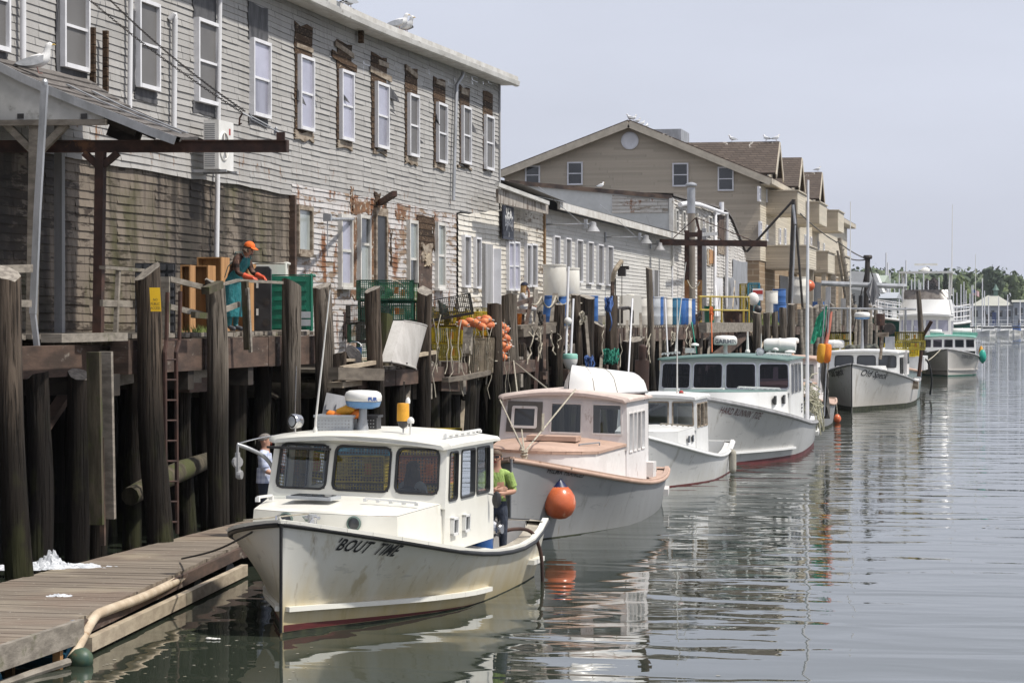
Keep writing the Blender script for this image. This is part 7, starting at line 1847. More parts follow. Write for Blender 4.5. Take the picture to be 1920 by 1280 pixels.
for i,(px,row,X,m,lab)in enumerate(((690,2,-15.3,'wire_black','black trap peeping out at the left behind the green stack'),(692,1,-15.3,'wire_green','green trap low at the left behind the green stack'),(772,2,-14.9,'wire_yellow','yellow trap wedged between the green stack and the brown pile'),(776,1,-14.9,'wire_orange','orange trap low between the green stack and the brown pile'),(820,2,-15.2,'wire_yellow','yellow trap high behind the tilted black trap'),(905,2,-15.0,'wire_olive','dull yellow trap behind the buoy string'))):
 b=on_x(px,640,X);trap((b.x,b.y,Zl+row*.44),YAW+rnd(-.2,.3),m,lab,l=.95,h=.42)
rope('rope','white rope lying over the top green trap',sag(on_x(735,526,-13.9),on_x(770,560,-13.9),-.12),.018,'rope')
# ---- strings of buoys
R=random.Random(21)
BUO=[(872,612),(882,603),(906,604),(912,598),(929,612),(938,628),(950,646),(942,656),(930,626),(928,640),(949,634),(941,670),(868,607),(890,606),(903,612),(899,600),(932,606),(940,612),(947,618),(936,622),(944,630),(934,634),(946,640),(940,648),(948,652),(935,658),(938,664),(910,606),(918,610)]
proto=thing('buoy','faded orange buoy in the string hung between two log piles','buoy',(0,0,0),0,'faded orange buoys hung between the piles')
mb=MB();mb.lathe([(.03,-.14),(.08,-.10),(.10,-.02),(.096,.05),(.065,.11),(.025,.14)],(0,0,0),14);mb.build('float',M['pale_orange'],proto,world=False,smooth=60)
mb=MB();mb.cyl((0,0,-.22),(0,0,.2),.016,n=6);mb.build('spindle',M['old_white'],proto,world=False)
for i,(px,py)in enumerate(BUO):
 o=proto if i==0 else copy_tree(proto)
 o.location=on_x(px,py,-13.0+R.uniform(-.25,.2));o.rotation_euler=(R.uniform(-.5,.5),R.uniform(1.1,1.9),R.uniform(-.8,.8))
rope('hanging_rope','rope looped from the orange buoys down to the pile',sag(on_x(898,622,-12.8),on_x(942,668,-12.8),.35),.015,'rope')
# ---- tanks and drums in the middle stretch
def drum(name,label,px,X,zb,r,h,m,group=None,cap=True,rings=True,rot=None):
 b=on_x(px,600,X);d0=(V(b.x,b.y,0)-CAMP).dot(fwd)
 g=thing(name,label,'drum',(b.x,b.y,zb),0,group)
 mb=MB();pr=[(r*.92,0),(r,.05)]+([(r,h*.3),(r*1.03,h*.33),(r,h*.36),(r,h*.63),(r*1.03,h*.66),(r,h*.69)]if rings else[(r*1.03,h*.5)])+[(r,h-.06),(r*.9,h)]
 mb.lathe(pr,(0,0,0),20);mb.build('barrel',M[m],g,world=False,smooth=45)
 mb=MB();mb.lathe([(r*.96,h-.05),(r*1.04,h-.03),(r*1.04,h+.02),(r*.96,h+.025),(r*.92,h-.02)],(0,0,0),20);mb.build('rim',M[m],g,world=False,smooth=45)
 if rot:g.rotation_euler=rot
 return g
Zm=DECK_Z+.05
drum('drum','blue drum under the upturned white tanks beside the plywood board',1030,-14.6,Zm,.29,.92,'blue_plastic');drum('drum','wide blue drum behind the rope railing',1058,-15.2,Zm,.45,.92,'blue_plastic')
drum('drum','narrow blue drum past the black leaning pile',1109,-13.9,Zm,.22,.95,'blue_plastic');drum('drum','blue drum behind the roped square pile',1046,-14.8,Zm,.29,.92,'blue_plastic')
drum('water_tank','white upturned tank on top of the blue drums, the nearer one',1040,-14.8,Zm+.93,.37,1.0,'tank_white',rings=False);drum('water_tank','white upturned tank on top of the blue drums, the one behind',1066,-15.1,Zm+.93,.37,.98,'tank_white',rings=False)
g=thing('crate','black crate between the roped piles','crate',on_x(1085,600,-14.0));g.location.z=Zm
mb=MB();mb.box((0,0,.58),(.5,.6,.4));mb.box((0,0,.2),(.45,.5,.38));mb.build('box',M['black_plastic'],g,world=False)
stick('plywood_board','weathered plywood board standing behind the seated person','board',[on_x(1004,604,-14.9),on_x(1004,542,-14.9)],.03,.62,'plank_gray')
DR=[(1204,'tank_white',.3,'white drum next to the square white tank'),(1211,'blue_plastic',.3,'blue drum third in the row from the left'),(1224,'gray_plastic',.3,'gray blue drum behind the slim crooked pole'),(1230,'blue_plastic',.3,'blue drum just right of the slim crooked pole'),(1237,'gray_post',.3,'dark gray drum in the row'),(1247,'tank_white',.3,'white drum in the middle of the row'),(1262,'teal_plastic',.33,'teal blue drum in the row'),(1272,'blue_plastic',.33,'rounded dark blue drum in the row'),(1278,'blue_plastic',.3,'blue drum before the yellowish one'),(1284,'tank_white',.3,'yellowish white drum near the rusty posts'),(1291,'blue_plastic',.3,'last blue drum of the row beside the rusty posts')]
for i,(px,m,r,lab)in enumerate(DR):drum('drum',lab,px,-14.35,DECK_Z+.05,r,1.08,m,'drums in a row on the wharf',rings=(i%3!=1))
g=thing('water_tank','square white plastic tank at the left end of the drum row','tank',on_x(1182,600,-14.3));g.location.z=DECK_Z+.05;g.rotation_euler=(0,0,.3)
mb=MB();mb.box((0,0,.55),(.72,.9,1.08),top=.95);mb.build('body',M['tank_white'],g,world=False);mb=MB();mb.lathe([(.15,0),(.15,.05),(.05,.07)],(0,0,1.08),12);mb.build('cap',M['tank_white'],g,world=False)
g=thing('pipe_rail','black pipe hoops standing in front of the square white tank','railing',on_x(1170,606,-13.6))
mb=MB();pp=[(1159,606),(1159,580),(1162,577),(1178,576),(1183,582),(1183,660)];mb.tube([on_x(*q,-13.5)for q in pp],.045,6);mb.build('hoop',M['black_iron'],g)
mb=MB();mb.tube([on_x(1166,606,-13.8),on_x(1166,580,-13.8),on_x(1182,577,-13.8),on_x(1186,583,-13.8),on_x(1186,606,-13.8)],.045,6);mb.build('hoop',M['black_iron'],g)
# rope railing on posts
rr=thing('rope_railing','gray posts with slack white rope around the seated person','railing',on_x(1010,610,-13.6))
for a,t,b_,wd in((1015,552,612,.16),(1042,552,605,.16),(1016,555,615,.1),(1070,553,604,.14)):
 mb=MB();mb.beam(on_x(a,t,-13.5),on_x(a-6,b_,-13.5),wd,wd);mb.build('post',M['plank_gray'],rr)
for a,c,dr in(((998,570),(1015,556),.1),((1015,556),(1042,555),.32),((1042,557),(1070,557),.22),((1070,556),(1106,562),.15)):
 mb=MB();mb.tube(sag(on_x(*a,-13.4),on_x(*c,-13.4),dr,8),.022,5);mb.build('rope',M['rope'],rr)
mb=MB();mb.beam(on_x(965,572,-13.6),on_x(998,560,-13.6),.06,.12);mb.beam(on_x(996,562,-13.5),on_x(982,632,-13.5),.08,.12);mb.beam(on_x(968,582,-13.6),on_x(988,583,-13.6),.06,.1);mb.build('brace',M['timber'],rr)
mb=MB();mb.beam(on_x(966,614,-13.4),on_x(1035,607,-13.4),.3,.1);mb.beam(on_x(975,624,-13.3),on_x(1036,616,-13.3),.2,.22);mb.build('ledge',M['drift'],rr)
# white sticks with buoys hanging in front of the piles
for i,(px,t,b_,lab)in enumerate(((1064,500,672,'left of the two tall white gauge poles with a white ball'),(1073,560,672,'right of the two tall white gauge poles with a teal capped float'))):
 g=thing('gauge_pole',lab,'pole',on_x(px,b_,-12.4));mb=MB();mb.tube([on_x(px-3,b_,-12.4),on_x(px+2,t,-12.4)],.032,7);mb.build('pole',M['white_paint'],g)
 mb=MB()
 if i==0:mb.ball(on_x(1065,602,-12.35),.11,12,8)
 else:mb.lathe([(.02,-.26),(.12,-.2),(.2,-.04),(.21,.05)],on_x(1069,676,-12.3),16)
 mb.build('float',M['white_plastic'],g,smooth=60)
 if i==1:mb=MB();mb.lathe([(.212,.05),(.21,.16),(.18,.19),(.05,.2)],on_x(1069,676,-12.3),16);mb.build('float_cap',M['mint'],g,smooth=50)
for i,(px0,t,px1,b_)in enumerate(((1186,560,1178,700),(1247,560,1252,668))):
 g=thing('gauge_pole',('slender white pole leaning in front of the square white tank','slender white pole in front of the middle drums')[i],'pole',on_x(px1,b_,-12.4));mb=MB();mb.tube([on_x(px0,t,-12.6),on_x(px1,b_,-12.4)],.028,6);mb.build('pole',M['white_paint'],g)
 # lamp hoist made of a crooked branch
g=thing('lamp_hoist','crooked timber hoist arm with a black lamp above the drums','hoist',on_x(1150,602,-13.6))
mb=MB();mb.tube([on_x(1147,604,-13.6),on_x(1149,525,-13.6)],.07,7);mb.build('post',M['timber'],g);mb=MB();mb.tube(smoothpath([on_x(1149,527,-13.6),on_x(1153,507,-13.5),on_x(1166,489,-13.3)],4),.08,7);mb.build('arm',M['pale_wood'],g)
mb=MB();mb.box(on_x(1166,510,-13.3),(.25,.2,.28));mb.box(on_x(1168,502,-13.3),(.4,.15,.12));mb.tube([on_x(1167,490,-13.3),on_x(1167,500,-13.3)],.02,4);mb.build('lamp',M['black_iron'],g);mb=MB();mb.tube([on_x(1166,515,-13.3),on_x(1166,570,-13.3)],.012,4);mb.tube([on_x(1154,522,-13.5),on_x(1154,600,-13.5)],.02,4);mb.build('cable',M['black_iron'],g)
for i,(px,py,m,lab)in enumerate(((1142,570,'rope_blue','coil of blue gray rope on the log pile'),(1139,668,'rope_green','bunch of green rope on the left of the roped pile'),(1153,668,'rope_green','bunch of green rope on the right of the roped pile'),(1105,675,'rope_blue','blue netting bundle hanging between the dark piles'))):
 R=random.Random(i);c=on_x(px,py,-12.9);mb=MB()
 for k in range(10):ph=R.random()*6;rr_=R.uniform(.10,.2);mb.tube([c+V(.1*cos(ph),rr_*cos(a+ph)*1.2,rr_*1.3*sin(a)-(.1 if i==3 else 0))+V(.03*cos(3*a),0,0)for a in[2*pi*j/9 for j in range(10)]],.02,4)
 tag(mb.build('rope_coil',M[m],None),lab,'rope')
rope('hanging_rope','blue rope tail hanging from the coil on the log pile',smoothpath([on_x(1143,585,-12.8),on_x(1147,605,-12.7),on_x(1143,620,-12.8)],4),.02,'rope_blue')
rope('hanging_rope','green rope hanging from the deck beside the orange hose',smoothpath([on_x(1297,604,-12.9),on_x(1301,630,-12.7),on_x(1306,662,-12.6)],4),.03,'rope_green')
rope('hanging_hose','orange hose hanging straight down from the yellow railing',smoothpath([on_x(1333,575,-12.8),on_x(1334,600,-12.7),on_x(1335,660,-12.6)],4),.03,'orange_rope','hose')
R=random.Random(2);c=on_x(1334,588,-12.75);mb=MB()
for k in range(7):mb.tube([c+V(.05*cos(a*2+k),.18*cos(a)+R.gauss(0,.02),.26*sin(a)+R.gauss(0,.02))for a in[2*pi*j/10 for j in range(11)]],.025,4)
tag(mb.build('hose_coil',M['orange_rope'],None),'orange hose coiled on the yellow railing','hose')
# chimney, rusty gallows beam, yellow railing
g=thing('flue_pipe','tall galvanised flue pipe with a cap in front of the patched shack','chimney',on_x(1296,605,-15.0));Yp=on_x(1296,605,-15.0).y
mb=MB();mb.tube([on_y(1297,606,Yp),on_y(1296,358,Yp)],.17,12);mb.build('pipe',wmat('brown stained flue',(.27,.24,.20),(.20,.17,.14),(2,2,1),rough=.5,metal=.3),g,smooth=50)
mb=MB();mb.tube([on_y(1296,400,Yp),on_y(1296,352,Yp)],.185,12);mb.build('upper_pipe',M['galv'],g,smooth=50);mb=MB();mb.lathe([(.2,0),(.27,.04),(.27,.10),(.18,.16),(.05,.2)],on_y(1296,350,Yp),16);mb.build('cap',M['galv'],g,smooth=50)
g=thing('gallows_hoist','rusty steel hoist of two posts and a long beam beside the flue pipe','hoist',on_x(1300,606,-14.6));Yg=on_x(1300,606,-14.6).y
for a in(1288,1312):
 mb=MB();mb.beam(on_y(a,607,Yg),on_y(a,525,Yg),.2,.2,up=(0,1,0));mb.build('post_foot',M['rust_orange'],g);mb=MB();mb.beam(on_y(a,525,Yg),on_y(a,432,Yg),.2,.2,up=(0,1,0));mb.build('post',M['rust'],g)
mb=MB();mb.beam(on_y(1237,454,Yg-.15),on_y(1438,457,Yg-.15),.2,.27);mb.box(on_y(1300,440,Yg),(.5,.25,.2));mb.build('girder',M['rust'],g)
mb=MB();mb.beam(on_y(1313,440,Yg),on_y(1305,408,Yg),.1,.1);mb.tube([on_y(1305,408,Yg),on_y(1262,447,Yg)],.02,4);mb.tube([on_y(1305,408,Yg),on_y(1412,452,Yg)],.02,4);mb.build('stay',M['rust'],g)
mb=MB();mb.tube(sag(on_y(1289,525,Yg-.2),on_y(1312,528,Yg-.2),.35),.025,5);mb.build('rope_loop',M['rope'],g)
g=thing('utility_post','gray utility post with a cross arm beside the flue pipe','post',on_x(1321,605,-15.2));mb=MB();mb.beam(on_x(1321,605,-15.2),on_x(1320,428,-15.2),.2,.2);mb.build('pole',M['gray_post'],g);mb=MB();mb.beam(on_x(1307,440,-15.0),on_x(1344,438,-15.0),.1,.16);mb.build('cross_arm',M['gray_post'],g)
g=thing('yellow_railing','chipped yellow pipe railing on the deck before the patched shack','railing',on_x(1360,605,-13.4));X=-13.3
for a,b_ in(((1310,556),(1404,557)),((1314,581),(1402,582))):mb=MB();mb.tube([on_x(*a,X),on_x(*b_,X)],.045,6);mb.build('rail',M['yellow_paint'],g)
for a in(1332,1353,1394,1404,1313):mb=MB();mb.tube([on_x(a,556,X),on_x(a,605,X)],.045,6);mb.build('post',M['yellow_paint'],g)
stick('deck_beam','heavy gray beam under the yellow railing','beam',[on_x(1318,614,-12.9),on_x(1412,613,-12.9)],.3,.42,'plank_gray');stick('diagonal_brace','broad dark diagonal brace under the yellow railing','brace',[on_x(1395,626,-13.0),on_x(1320,690,-13.2)],.2,.5,'timber')
for i,(a,b_)in enumerate((((1408,622),(1425,690)),((1418,620),(1412,690)),((1432,640),(1415,690)),((1448,630),(1442,690)))):stick('pale_pole','thin pale pole leaning against the piles past the diagonal brace','pole',[on_x(*a,-12.7),on_x(*b_,-12.6)],.06,.06,'pale_wood','thin pale poles leaning past the brace')
for i,(a,b_,m,wd)in enumerate((((1372,600),(1378,530),'pale_wood',.12),((1362,600),(1358,540),'black_iron',.08),((1346,603),(1342,540),'white_paint',.16),((1384,600),(1376,525),'gray_post',.08))):stick('leaning_board',('pale board leaning on the shack wall','dark pipe leaning on the shack wall','white board leaning on the shack wall','gray pole leaning on the shack wall')[i],'board',[on_x(*a,-15.6),on_x(*b_,-16.2)],.05,wd*2,m)
for px,X_,w_,h_,m,lab in((1330,-14,.5,.8,'green_plastic','green bin behind the yellow railing'),(1342,-13.9,.4,.35,'white_plastic','white bucket behind the yellow railing'),(1378,-14,1.2,.6,'rust','rusty box behind the yellow railing'),(1412,-13.6,.7,1.5,'white_plastic','white outboard engine cowl at the end of the yellow railing')):
 b=on_x(px,600,X_);g=thing('bin' if h_<1 else 'outboard_engine',lab,'bin' if h_<1 else 'engine',(b.x,b.y,DECK_Z+.05));mb=MB()
 if h_<1:mb.lathe([(w_*.42,0),(w_*.5,h_),(w_*.54,h_+.03),(w_*.4,h_-.02)],(0,0,0),14);mb.build('body',M[m],g,world=False,smooth=45)
 else:mb.ball((0,0,1.25),(.3,.22,.34),12,9);mb.build('cowl',M[m],g,world=False,smooth=60);mb=MB();mb.box((-.1,0,.5),(.2,.16,1.0));mb.ball((.25,0,.75),(.2,.2,.2),10,8);mb.build('leg',M['black_plastic'],g,world=False)
 # things before the tan building
b=on_x(1404,560,-14.6);
for i,(px,row,m)in enumerate(((1403,0,'wire_yellow'),(1403,1,'wire_yellow'),(1403,2,'wire_yellow'),(1413,0,'wire_cyan'),(1413,1,'wire_cyan'),(1413,2,'wire_cyan'))):
 b=on_x(px,600,-15.2 if i<3 else-14.6);trap((b.x,b.y,DECK_Z+.1+row*.72),YAW,m,('yellow' if i<3 else 'blue')+' tall trap at the foot of the tan building, '+('lowest','middle','topmost')[row]+' of its stack',l=.9 if i<3 else.6,h=.7,step=.09,r=.010)
for px,X_,zb,r,h_,m,lab in((1447,-13.6,.1,.33,1.7,'tank_white','tall white drum below the lower balcony'),(1461,-13.9,.9,.38,1.1,'blue_plastic','blue drum set high beside the tall white drum'),(1496,-13,1.2,.55,1.5,'tank_white','round white tank topped by an orange ball'),(1535,-13,.3,.4,1.1,'blue_plastic','blue drum left of the blue pair by the close piles'),(1546,-13,.3,.4,1.1,'blue_plastic','blue drum right of the blue pair by the close piles'),(1462,-13,.1,.35,1.0,'blue_plastic','blue drum standing behind the broad piles')):
 drum('drum',lab,px,X_,DECK_Z+zb,r,h_,m)
g=thing('buoy','large orange ball on top of the round white tank','buoy',on_x(1515,545,-13));mb=MB();mb.ball((0,0,.3),(.42,.42,.36),14,9);mb.build('ball',M['orange_pvc'],g,world=False,smooth=60);mb=MB();mb.cyl((0,0,.62),(0,0,.75),.05,n=6);mb.build('eye',M['rope'],g,world=False)
g=thing('notice','small white notice with a red band on the fence by the blue traps','sign',on_x(1421,560,-14));b=on_x(1421,552,-14);mb=MB();mb.beam(b-ux*.28,b+ux*.28,.03,.62);mb.build('plate',M['white_paint'],g);mb=MB();mb.beam(b-ux*.26+V(0,-.03,.12),b+ux*.26+V(0,-.03,.12),.02,.2);mb.build('band',M['red'],g)
stick('brown_gate','brown plank gate below the block wall of the tan building','gate',[on_x(1424,600,-14.8),on_x(1424,535,-14.8)],.1,1.1,'timber')
mb=MB();R=random.Random(13)
for i in range(260):
 a=on_x(R.uniform(1412,1460),600,-13.2+R.uniform(-.5,.3));a.z=DECK_Z+.02;t=a+V(R.gauss(0,.15),R.gauss(0,.15),R.uniform(.15,.75));mb.add([a+V(-.03,0,0),a+V(.03,.02,0),t],[(0,1,2)])
tag(mb.build('grass',M['grass'],None),'rank grass and weeds along the deck before the tan building','grass',kind='stuff')
g=thing('derrick','dark iron derrick of slanting poles before the tan building','derrick',on_x(1490,590,-12.6))
mb=MB();Yq=on_x(1490,590,-12.6).y
for a,c,r in(((1488,374),(1480,590),.11),((1489,374),(1506,590),.07),((1487,376),(1400,472),.07)):mb.tube([on_y(*a,Yq),on_y(*c,Yq+.2)],r,6)
mb.build('legs',M['black_iron'],g);mb=MB();mb.tube([on_y(1487,384,Yq-.2),on_y(1491,420,Yq-.2)],.08,6);mb.tube([on_y(1491,422,Yq-.2),on_y(1484,590,Yq-.2)],.05,5);mb.build('boom',M['galv'],g)
g=thing('leaning_spar','gray leaning spar with ladder rungs by the close piles','spar',on_x(1600,590,-12.4));Yq=on_x(1600,590,-12.4).y
mb=MB();mb.tube([on_y(1602,600,Yq),on_y(1574,446,Yq)],.16,7);mb.tube([on_y(1592,600,Yq),on_y(1570,470,Yq)],.09,6);mb.build('spar',M['plank_gray'],g)
mb=MB();[mb.tube([on_y(1577+3.1*i,470+14*i,Yq-.1),on_y(1584+3.1*i,467+14*i,Yq-.1)],.03,4)for i in range(9)];mb.build('rungs',M['black_iron'],g)
for i,px in enumerate((1537,1552,1562,1580,1590)):
 stick('mooring_post','tall gray post rising above the close row of piles','post',[on_x(px,640,-12.3),on_x(px+1,560-(i%3)*22,-12.3)],.3,.3,'gray_post' if i%2 else 'plank_gray','tall posts above the close piles')
 # high flyers on the stern of the green roofed boat
for i,(px,m,fl,lab)in enumerate(((1535,'amber_foam',1,'amber stick buoy with a green flag at the stern of the green roofed boat'),(1549,'orange_foam',0,'orange stick buoy with pink streamers at the stern of the green roofed boat'))):
 b=fixed(hr,2.02+i*.22,13.5,.95);g=thing('stick_buoy',lab,'buoy',b,.2+i*.5)
 mb=MB();mb.tube([V(0,0,0),V(.12,.05,1.7),V(.26,.1,3.6)],.02,6);mb.build('pole',M['galv'],g,world=False)
 mb=MB();mb.lathe([(.05,-.30),(.13,-.24),(.145,0),(.14,.2),(.12,.28),(.04,.30)],(.14,.06,1.95),16,R=RY(.09));mb.build('float',M[m],g,world=False,smooth=55)
 mb=MB()
 if fl:
  rows=[[V(.26+.06*k/5-.70*j/6*(1-.3*k/5),.12+.05*sin(j*1.3+k),2.65+.8*k/5-.10*j-(.1*(j%2)if k==0 else 0))for j in range(5)]for k in range(6)];mb.sheet(rows);mb.build('flag',wmat('green flag cloth',(.02,.30,.17),rough=.8),g,world=False)
 else:
  mb.tube([V(.14,.1,2.25),V(.26,.1,2.8),V(.33,.12,3.2)],[.06,.055,.035],7);mb.tube([V(.2,.2,2.25),V(.34,.2,2.8),V(.42,.2,3.25)],[.055,.05,.03],7);mb.build('streamer',wmat('pink salmon cloth',(.60,.20,.14),rough=.8),g,world=False)
b=fixed(hr,2.1,14.6,1.3);mb=MB();R=random.Random(3)
rows=[[V(.3*(j/5-.5)*(1.2-.1*k)+R.gauss(0,.04)+.15*(k/9),.14*sin(j*1.7+k*.5),3.3-.42*k)+b-V(0,0,.4)for j in range(6)]for k in range(9)];mb.sheet(rows);mb.sheet([[q+V(0,.05,0)for q in r]for r in rows])
tag(mb.build('draped_net',wmat('gray netting',(.17,.16,.145),(.11,.105,.095),(5,5,2),rough=.95),None),'gray net draped down behind the stick buoys','net')
# gear on the first boat's roof and in its stern
def basket(b,x,y,z,L,W_,Hh,m,label,tilt=None):
 g=thing('fish_basket',label,'basket',fixed(b,x,y,z),b.rotation_euler.z+.12);mb=MB();th=.015
 for s_ in(-1,1):mb.box((s_*L/2,0,Hh/2),(th,W_,Hh));mb.box((0,s_*W_/2,Hh/2),(L,th,Hh))
 mb.box((0,0,.01),(L-.02,W_-.02,.02))
 for i in range(10):
  for j in range(4):mb.box((-L*.42+L*.093*i,-W_/2-.009,.04+j*.045),(.018,.004,.016),None,1)
 mb.build('body',[M[m],M['gray_post']],g,world=False);mb=MB()
 for s_ in(-1,1):mb.box((s_*(L/2+.01),0,Hh-.015),(.045,W_+.05,.03));mb.box((0,s_*(W_/2+.01),Hh-.012),(L+.05,.045,.03))
 mb.build('rim',M[m],g,world=False)
 return g
basket(bt,-.55,3.5,2.35,.50,.36,.25,'gray_plastic','pale gray plastic basket on the cream cabin roof holding orange buoys')
basket(bt,-.28,3.85,2.35,.42,.32,.24,'black_plastic','black plastic basket behind the pale one on the cream roof')
g=thing('fish_basket','gray plastic lid leaning upright behind the baskets on the cream roof','lid',fixed(bt,-.68,4.0,2.36),.3);mb=MB();mb.box((0,0,.27),(.46,.03,.44),RX(-.3)@RY(.2));mb.build('panel',M['gray_post'],g,world=False);mb=MB();[mb.box((-.14+.14*i,-.03,.22+.03*j),(.09,.02,.12),RX(-.3)@RY(.2))for i in range(3)for j in(0,4)];mb.build('ribs',M['gray_post'],g,world=False)
for i,(x,y,z,m)in enumerate(((-.42,3.45,2.66,'amber_foam'),(-.30,3.52,2.62,'orange_foam'),(-.55,3.42,2.58,'orange_foam'))):
 g=thing('buoy',('amber buoy lying on top of the pale basket','small orange buoy at the right in the pale basket','orange buoy low at the left in the pale basket')[i],'buoy',fixed(bt,x,y,z));mb=MB();mb.lathe([(.03,-.13),(.065,-.10),(.07,.06),(.045,.12),(.02,.14)],(0,0,0),12,R=RY(1.2+i*.3));mb.build('float',M[m],g,world=False,smooth=60);mb=MB();mb.cyl((-.16,0,-.06),(.16,0,.06),.010,n=5);mb.build('spindle',M['old_white'],g,world=False)
g=thing('buoy','amber and black buoy standing upside down on a roof antenna','buoy',fixed(bt,.47,3.3,2.36));mb=MB();mb.lathe([(.085,.24),(.082,.42),(.075,.44),(.01,.445)],(0,0,0),16);mb.lathe([(.085,.20),(.085,.24)],(0,0,0),16);mb.build('float',M['amber_foam'],g,world=False,smooth=50);mb=MB();mb.lathe([(.02,.10),(.06,.13),(.082,.2),(.085,.24)],(0,0,0),16);mb.build('black_end',M['black_plastic'],g,world=False,smooth=50)
for i,(x,y,z,m,lab)in enumerate(((-.95,6.0,.32,'wire_orange','orange trap at the bottom in the stern of the cream boat'),(-.95,6.0,.72,'wire_orange','orange trap second up in the stern of the cream boat'),(-.95,6.0,1.12,'wire_yellow','yellow trap third up in the stern of the cream boat'),(-.95,6.0,1.52,'wire_yellow','yellow trap fourth up in the stern of the cream boat'),(-.9,6.0,1.92,'wire_cyan','blue trap on top in the stern of the cream boat'),(-.1,6.35,.32,'wire_orange','orange trap at the bottom of the middle stack in the cream boat'),(-.1,6.35,.72,'wire_orange','orange trap halfway up the middle stack in the cream boat'),(-.1,6.35,1.12,'wire_yellow','yellow trap in the middle stack of the cream boat'),(-.12,6.35,1.52,'wire_orange','orange trap near the top of the middle stack in the cream boat'),(-.08,6.4,1.92,'wire_yellow','yellow trap on top of the middle stack in the cream boat'))):
 trap(fixed(bt,x,y,z),bt.rotation_euler.z+rnd(-.06,.06),m,lab,l=.8,h=.38)
drum('drum','blue barrel standing in the stern of the cream boat',925,fixed(bt,1.0,5.55,0).x,.3,.2,.75,'blue_plastic').location=fixed(bt,.98,5.5,.32)
# odds and ends hanging and leaning along the middle of the wharf
R=random.Random(91)
for i in range(20):
 px=R.uniform(985,1310);p=on_x(px,R.uniform(612,626),-12.95);q=on_x(px+R.uniform(-5,6),R.uniform(640,700),-12.9)
 rope('hanging_rope','worn rope end hanging down the piles in the middle of the wharf',[p.lerp(q,k/6)+V(R.gauss(0,.03),R.gauss(0,.08),0)for k in range(7)],R.uniform(.012,.022),'rope','rope','worn rope ends in the middle of the wharf')
for i in range(16):
 px=R.uniform(1000,1400);a=on_x(px,R.uniform(690,720),-13.0);b_=on_x(px+R.uniform(-10,10),R.uniform(585,635),-13.25)
 stick('stake','thin weathered stake standing among the piles in the middle of the wharf','stake',[a,b_],.09,.09,R.choice(('plank_gray','timber','drift')),'thin stakes among the middle piles')
for i,(px,X,m,lab)in enumerate(((968,-13.9,'orange_foam','orange bucket beside the leaning gray pile'),(1128,-14.0,'tank_white','white bucket just left of the lamp hoist'),(1098,-14.6,'gray_plastic','gray bucket behind the black leaning pile'),(1300,-15.4,'black_plastic','black bucket at the foot of the flue pipe'),(665,-14.6,'blue_plastic','blue bucket at the left of the green trap stack'))):
 b=on_x(px,600,X);zb_=LOW_Z if px<900 else DECK_Z+.04
 g=thing('bucket',lab,'bucket',(b.x,b.y,zb_));mb=MB();mb.lathe([(.13,0),(.165,.36),(.175,.37),(.155,.36),(.12,.03)],(0,0,0),14);mb.build('pail',M[m],g,world=False,smooth=45)
 mb=MB();mb.tube([V(.17*cos(t_),0,.36+.14*sin(t_))for t_ in[pi*k/8 for k in range(9)]],.008,4);mb.build('handle',M['galv'],g,world=False)
for i,(px,py)in enumerate(((1012,596),(1092,596),(1196,640),(1262,632),(1312,592))):
 c=on_x(px,py,-13.0);mb=MB()
 for k in range(8):ph=R.random()*6;rr_=R.uniform(.12,.22);mb.tube([c+V(.06*cos(ph),rr_*cos(a+ph),rr_*sin(a))+V(.03*cos(3*a),0,0)for a in[2*pi*j/9 for j in range(10)]],.018,4)
 tag(mb.build('rope_coil',M['rope' if i%2 else 'rope_dark'],None),('dark rope coil hung by the rope railing','pale rope coil by the black leaning pile','dark rope coil on the dark log stump','pale rope coil under the teal drum','dark rope coil on the rusty hoist post')[i],'rope')
 # ================================================================ people and gulls
def skin_body(name,V_,E_,seg,mats,parent,sub=2):
 """V_: name -> (pos, radius); E_: list of (a, b, material index); grown into one continuous surface"""
 names=list(V_);idx={n:i for i,n in enumerate(names)}
 me=bpy.data.meshes.new(name)
 me.from_pydata([Vector(V_[n][0])for n in names],[(idx[a],idx[b])for a,b,_ in E_],[])
 o=bpy.data.objects.new(name,me);COL.objects.link(o)
 o.modifiers.new('skin','SKIN');o.modifiers['skin'].use_smooth_shade=True
 sk=me.skin_vertices[0].data
 for n in names:
  r=V_[n][1];sk[idx[n]].radius=r if isinstance(r,tuple)else(r,r)
  sk[idx[n]].use_root=(n=='pelvis')
 s=o.modifiers.new('sub','SUBSURF');s.levels=sub;s.render_levels=sub
 dg=bpy.context.evaluated_depsgraph_get();dg.update()
 nm=bpy.data.meshes.new_from_object(o.evaluated_get(dg))
 bpy.data.objects.remove(o);bpy.data.meshes.remove(me)
 nm.name=name;nm.materials.clear()
 for m in mats:nm.materials.append(m)
 segs=[(Vector(V_[a][0]),Vector(V_[b][0]),mi)for a,b,mi in E_]
 for p in nm.polygons:
  c=p.center;best=9;bm_=0
  for a,b,mi in segs:
   ab=b-a;t=max(0,min(1,(c-a).dot(ab)/max(ab.length_squared,1e-9)));d=(c-a-ab*t).length
   if d<best:best,bm_=d,mi
  p.material_index=bm_;p.use_smooth=True
 r=bpy.data.objects.new(name,nm);r.parent=parent;COL.objects.link(r);return r
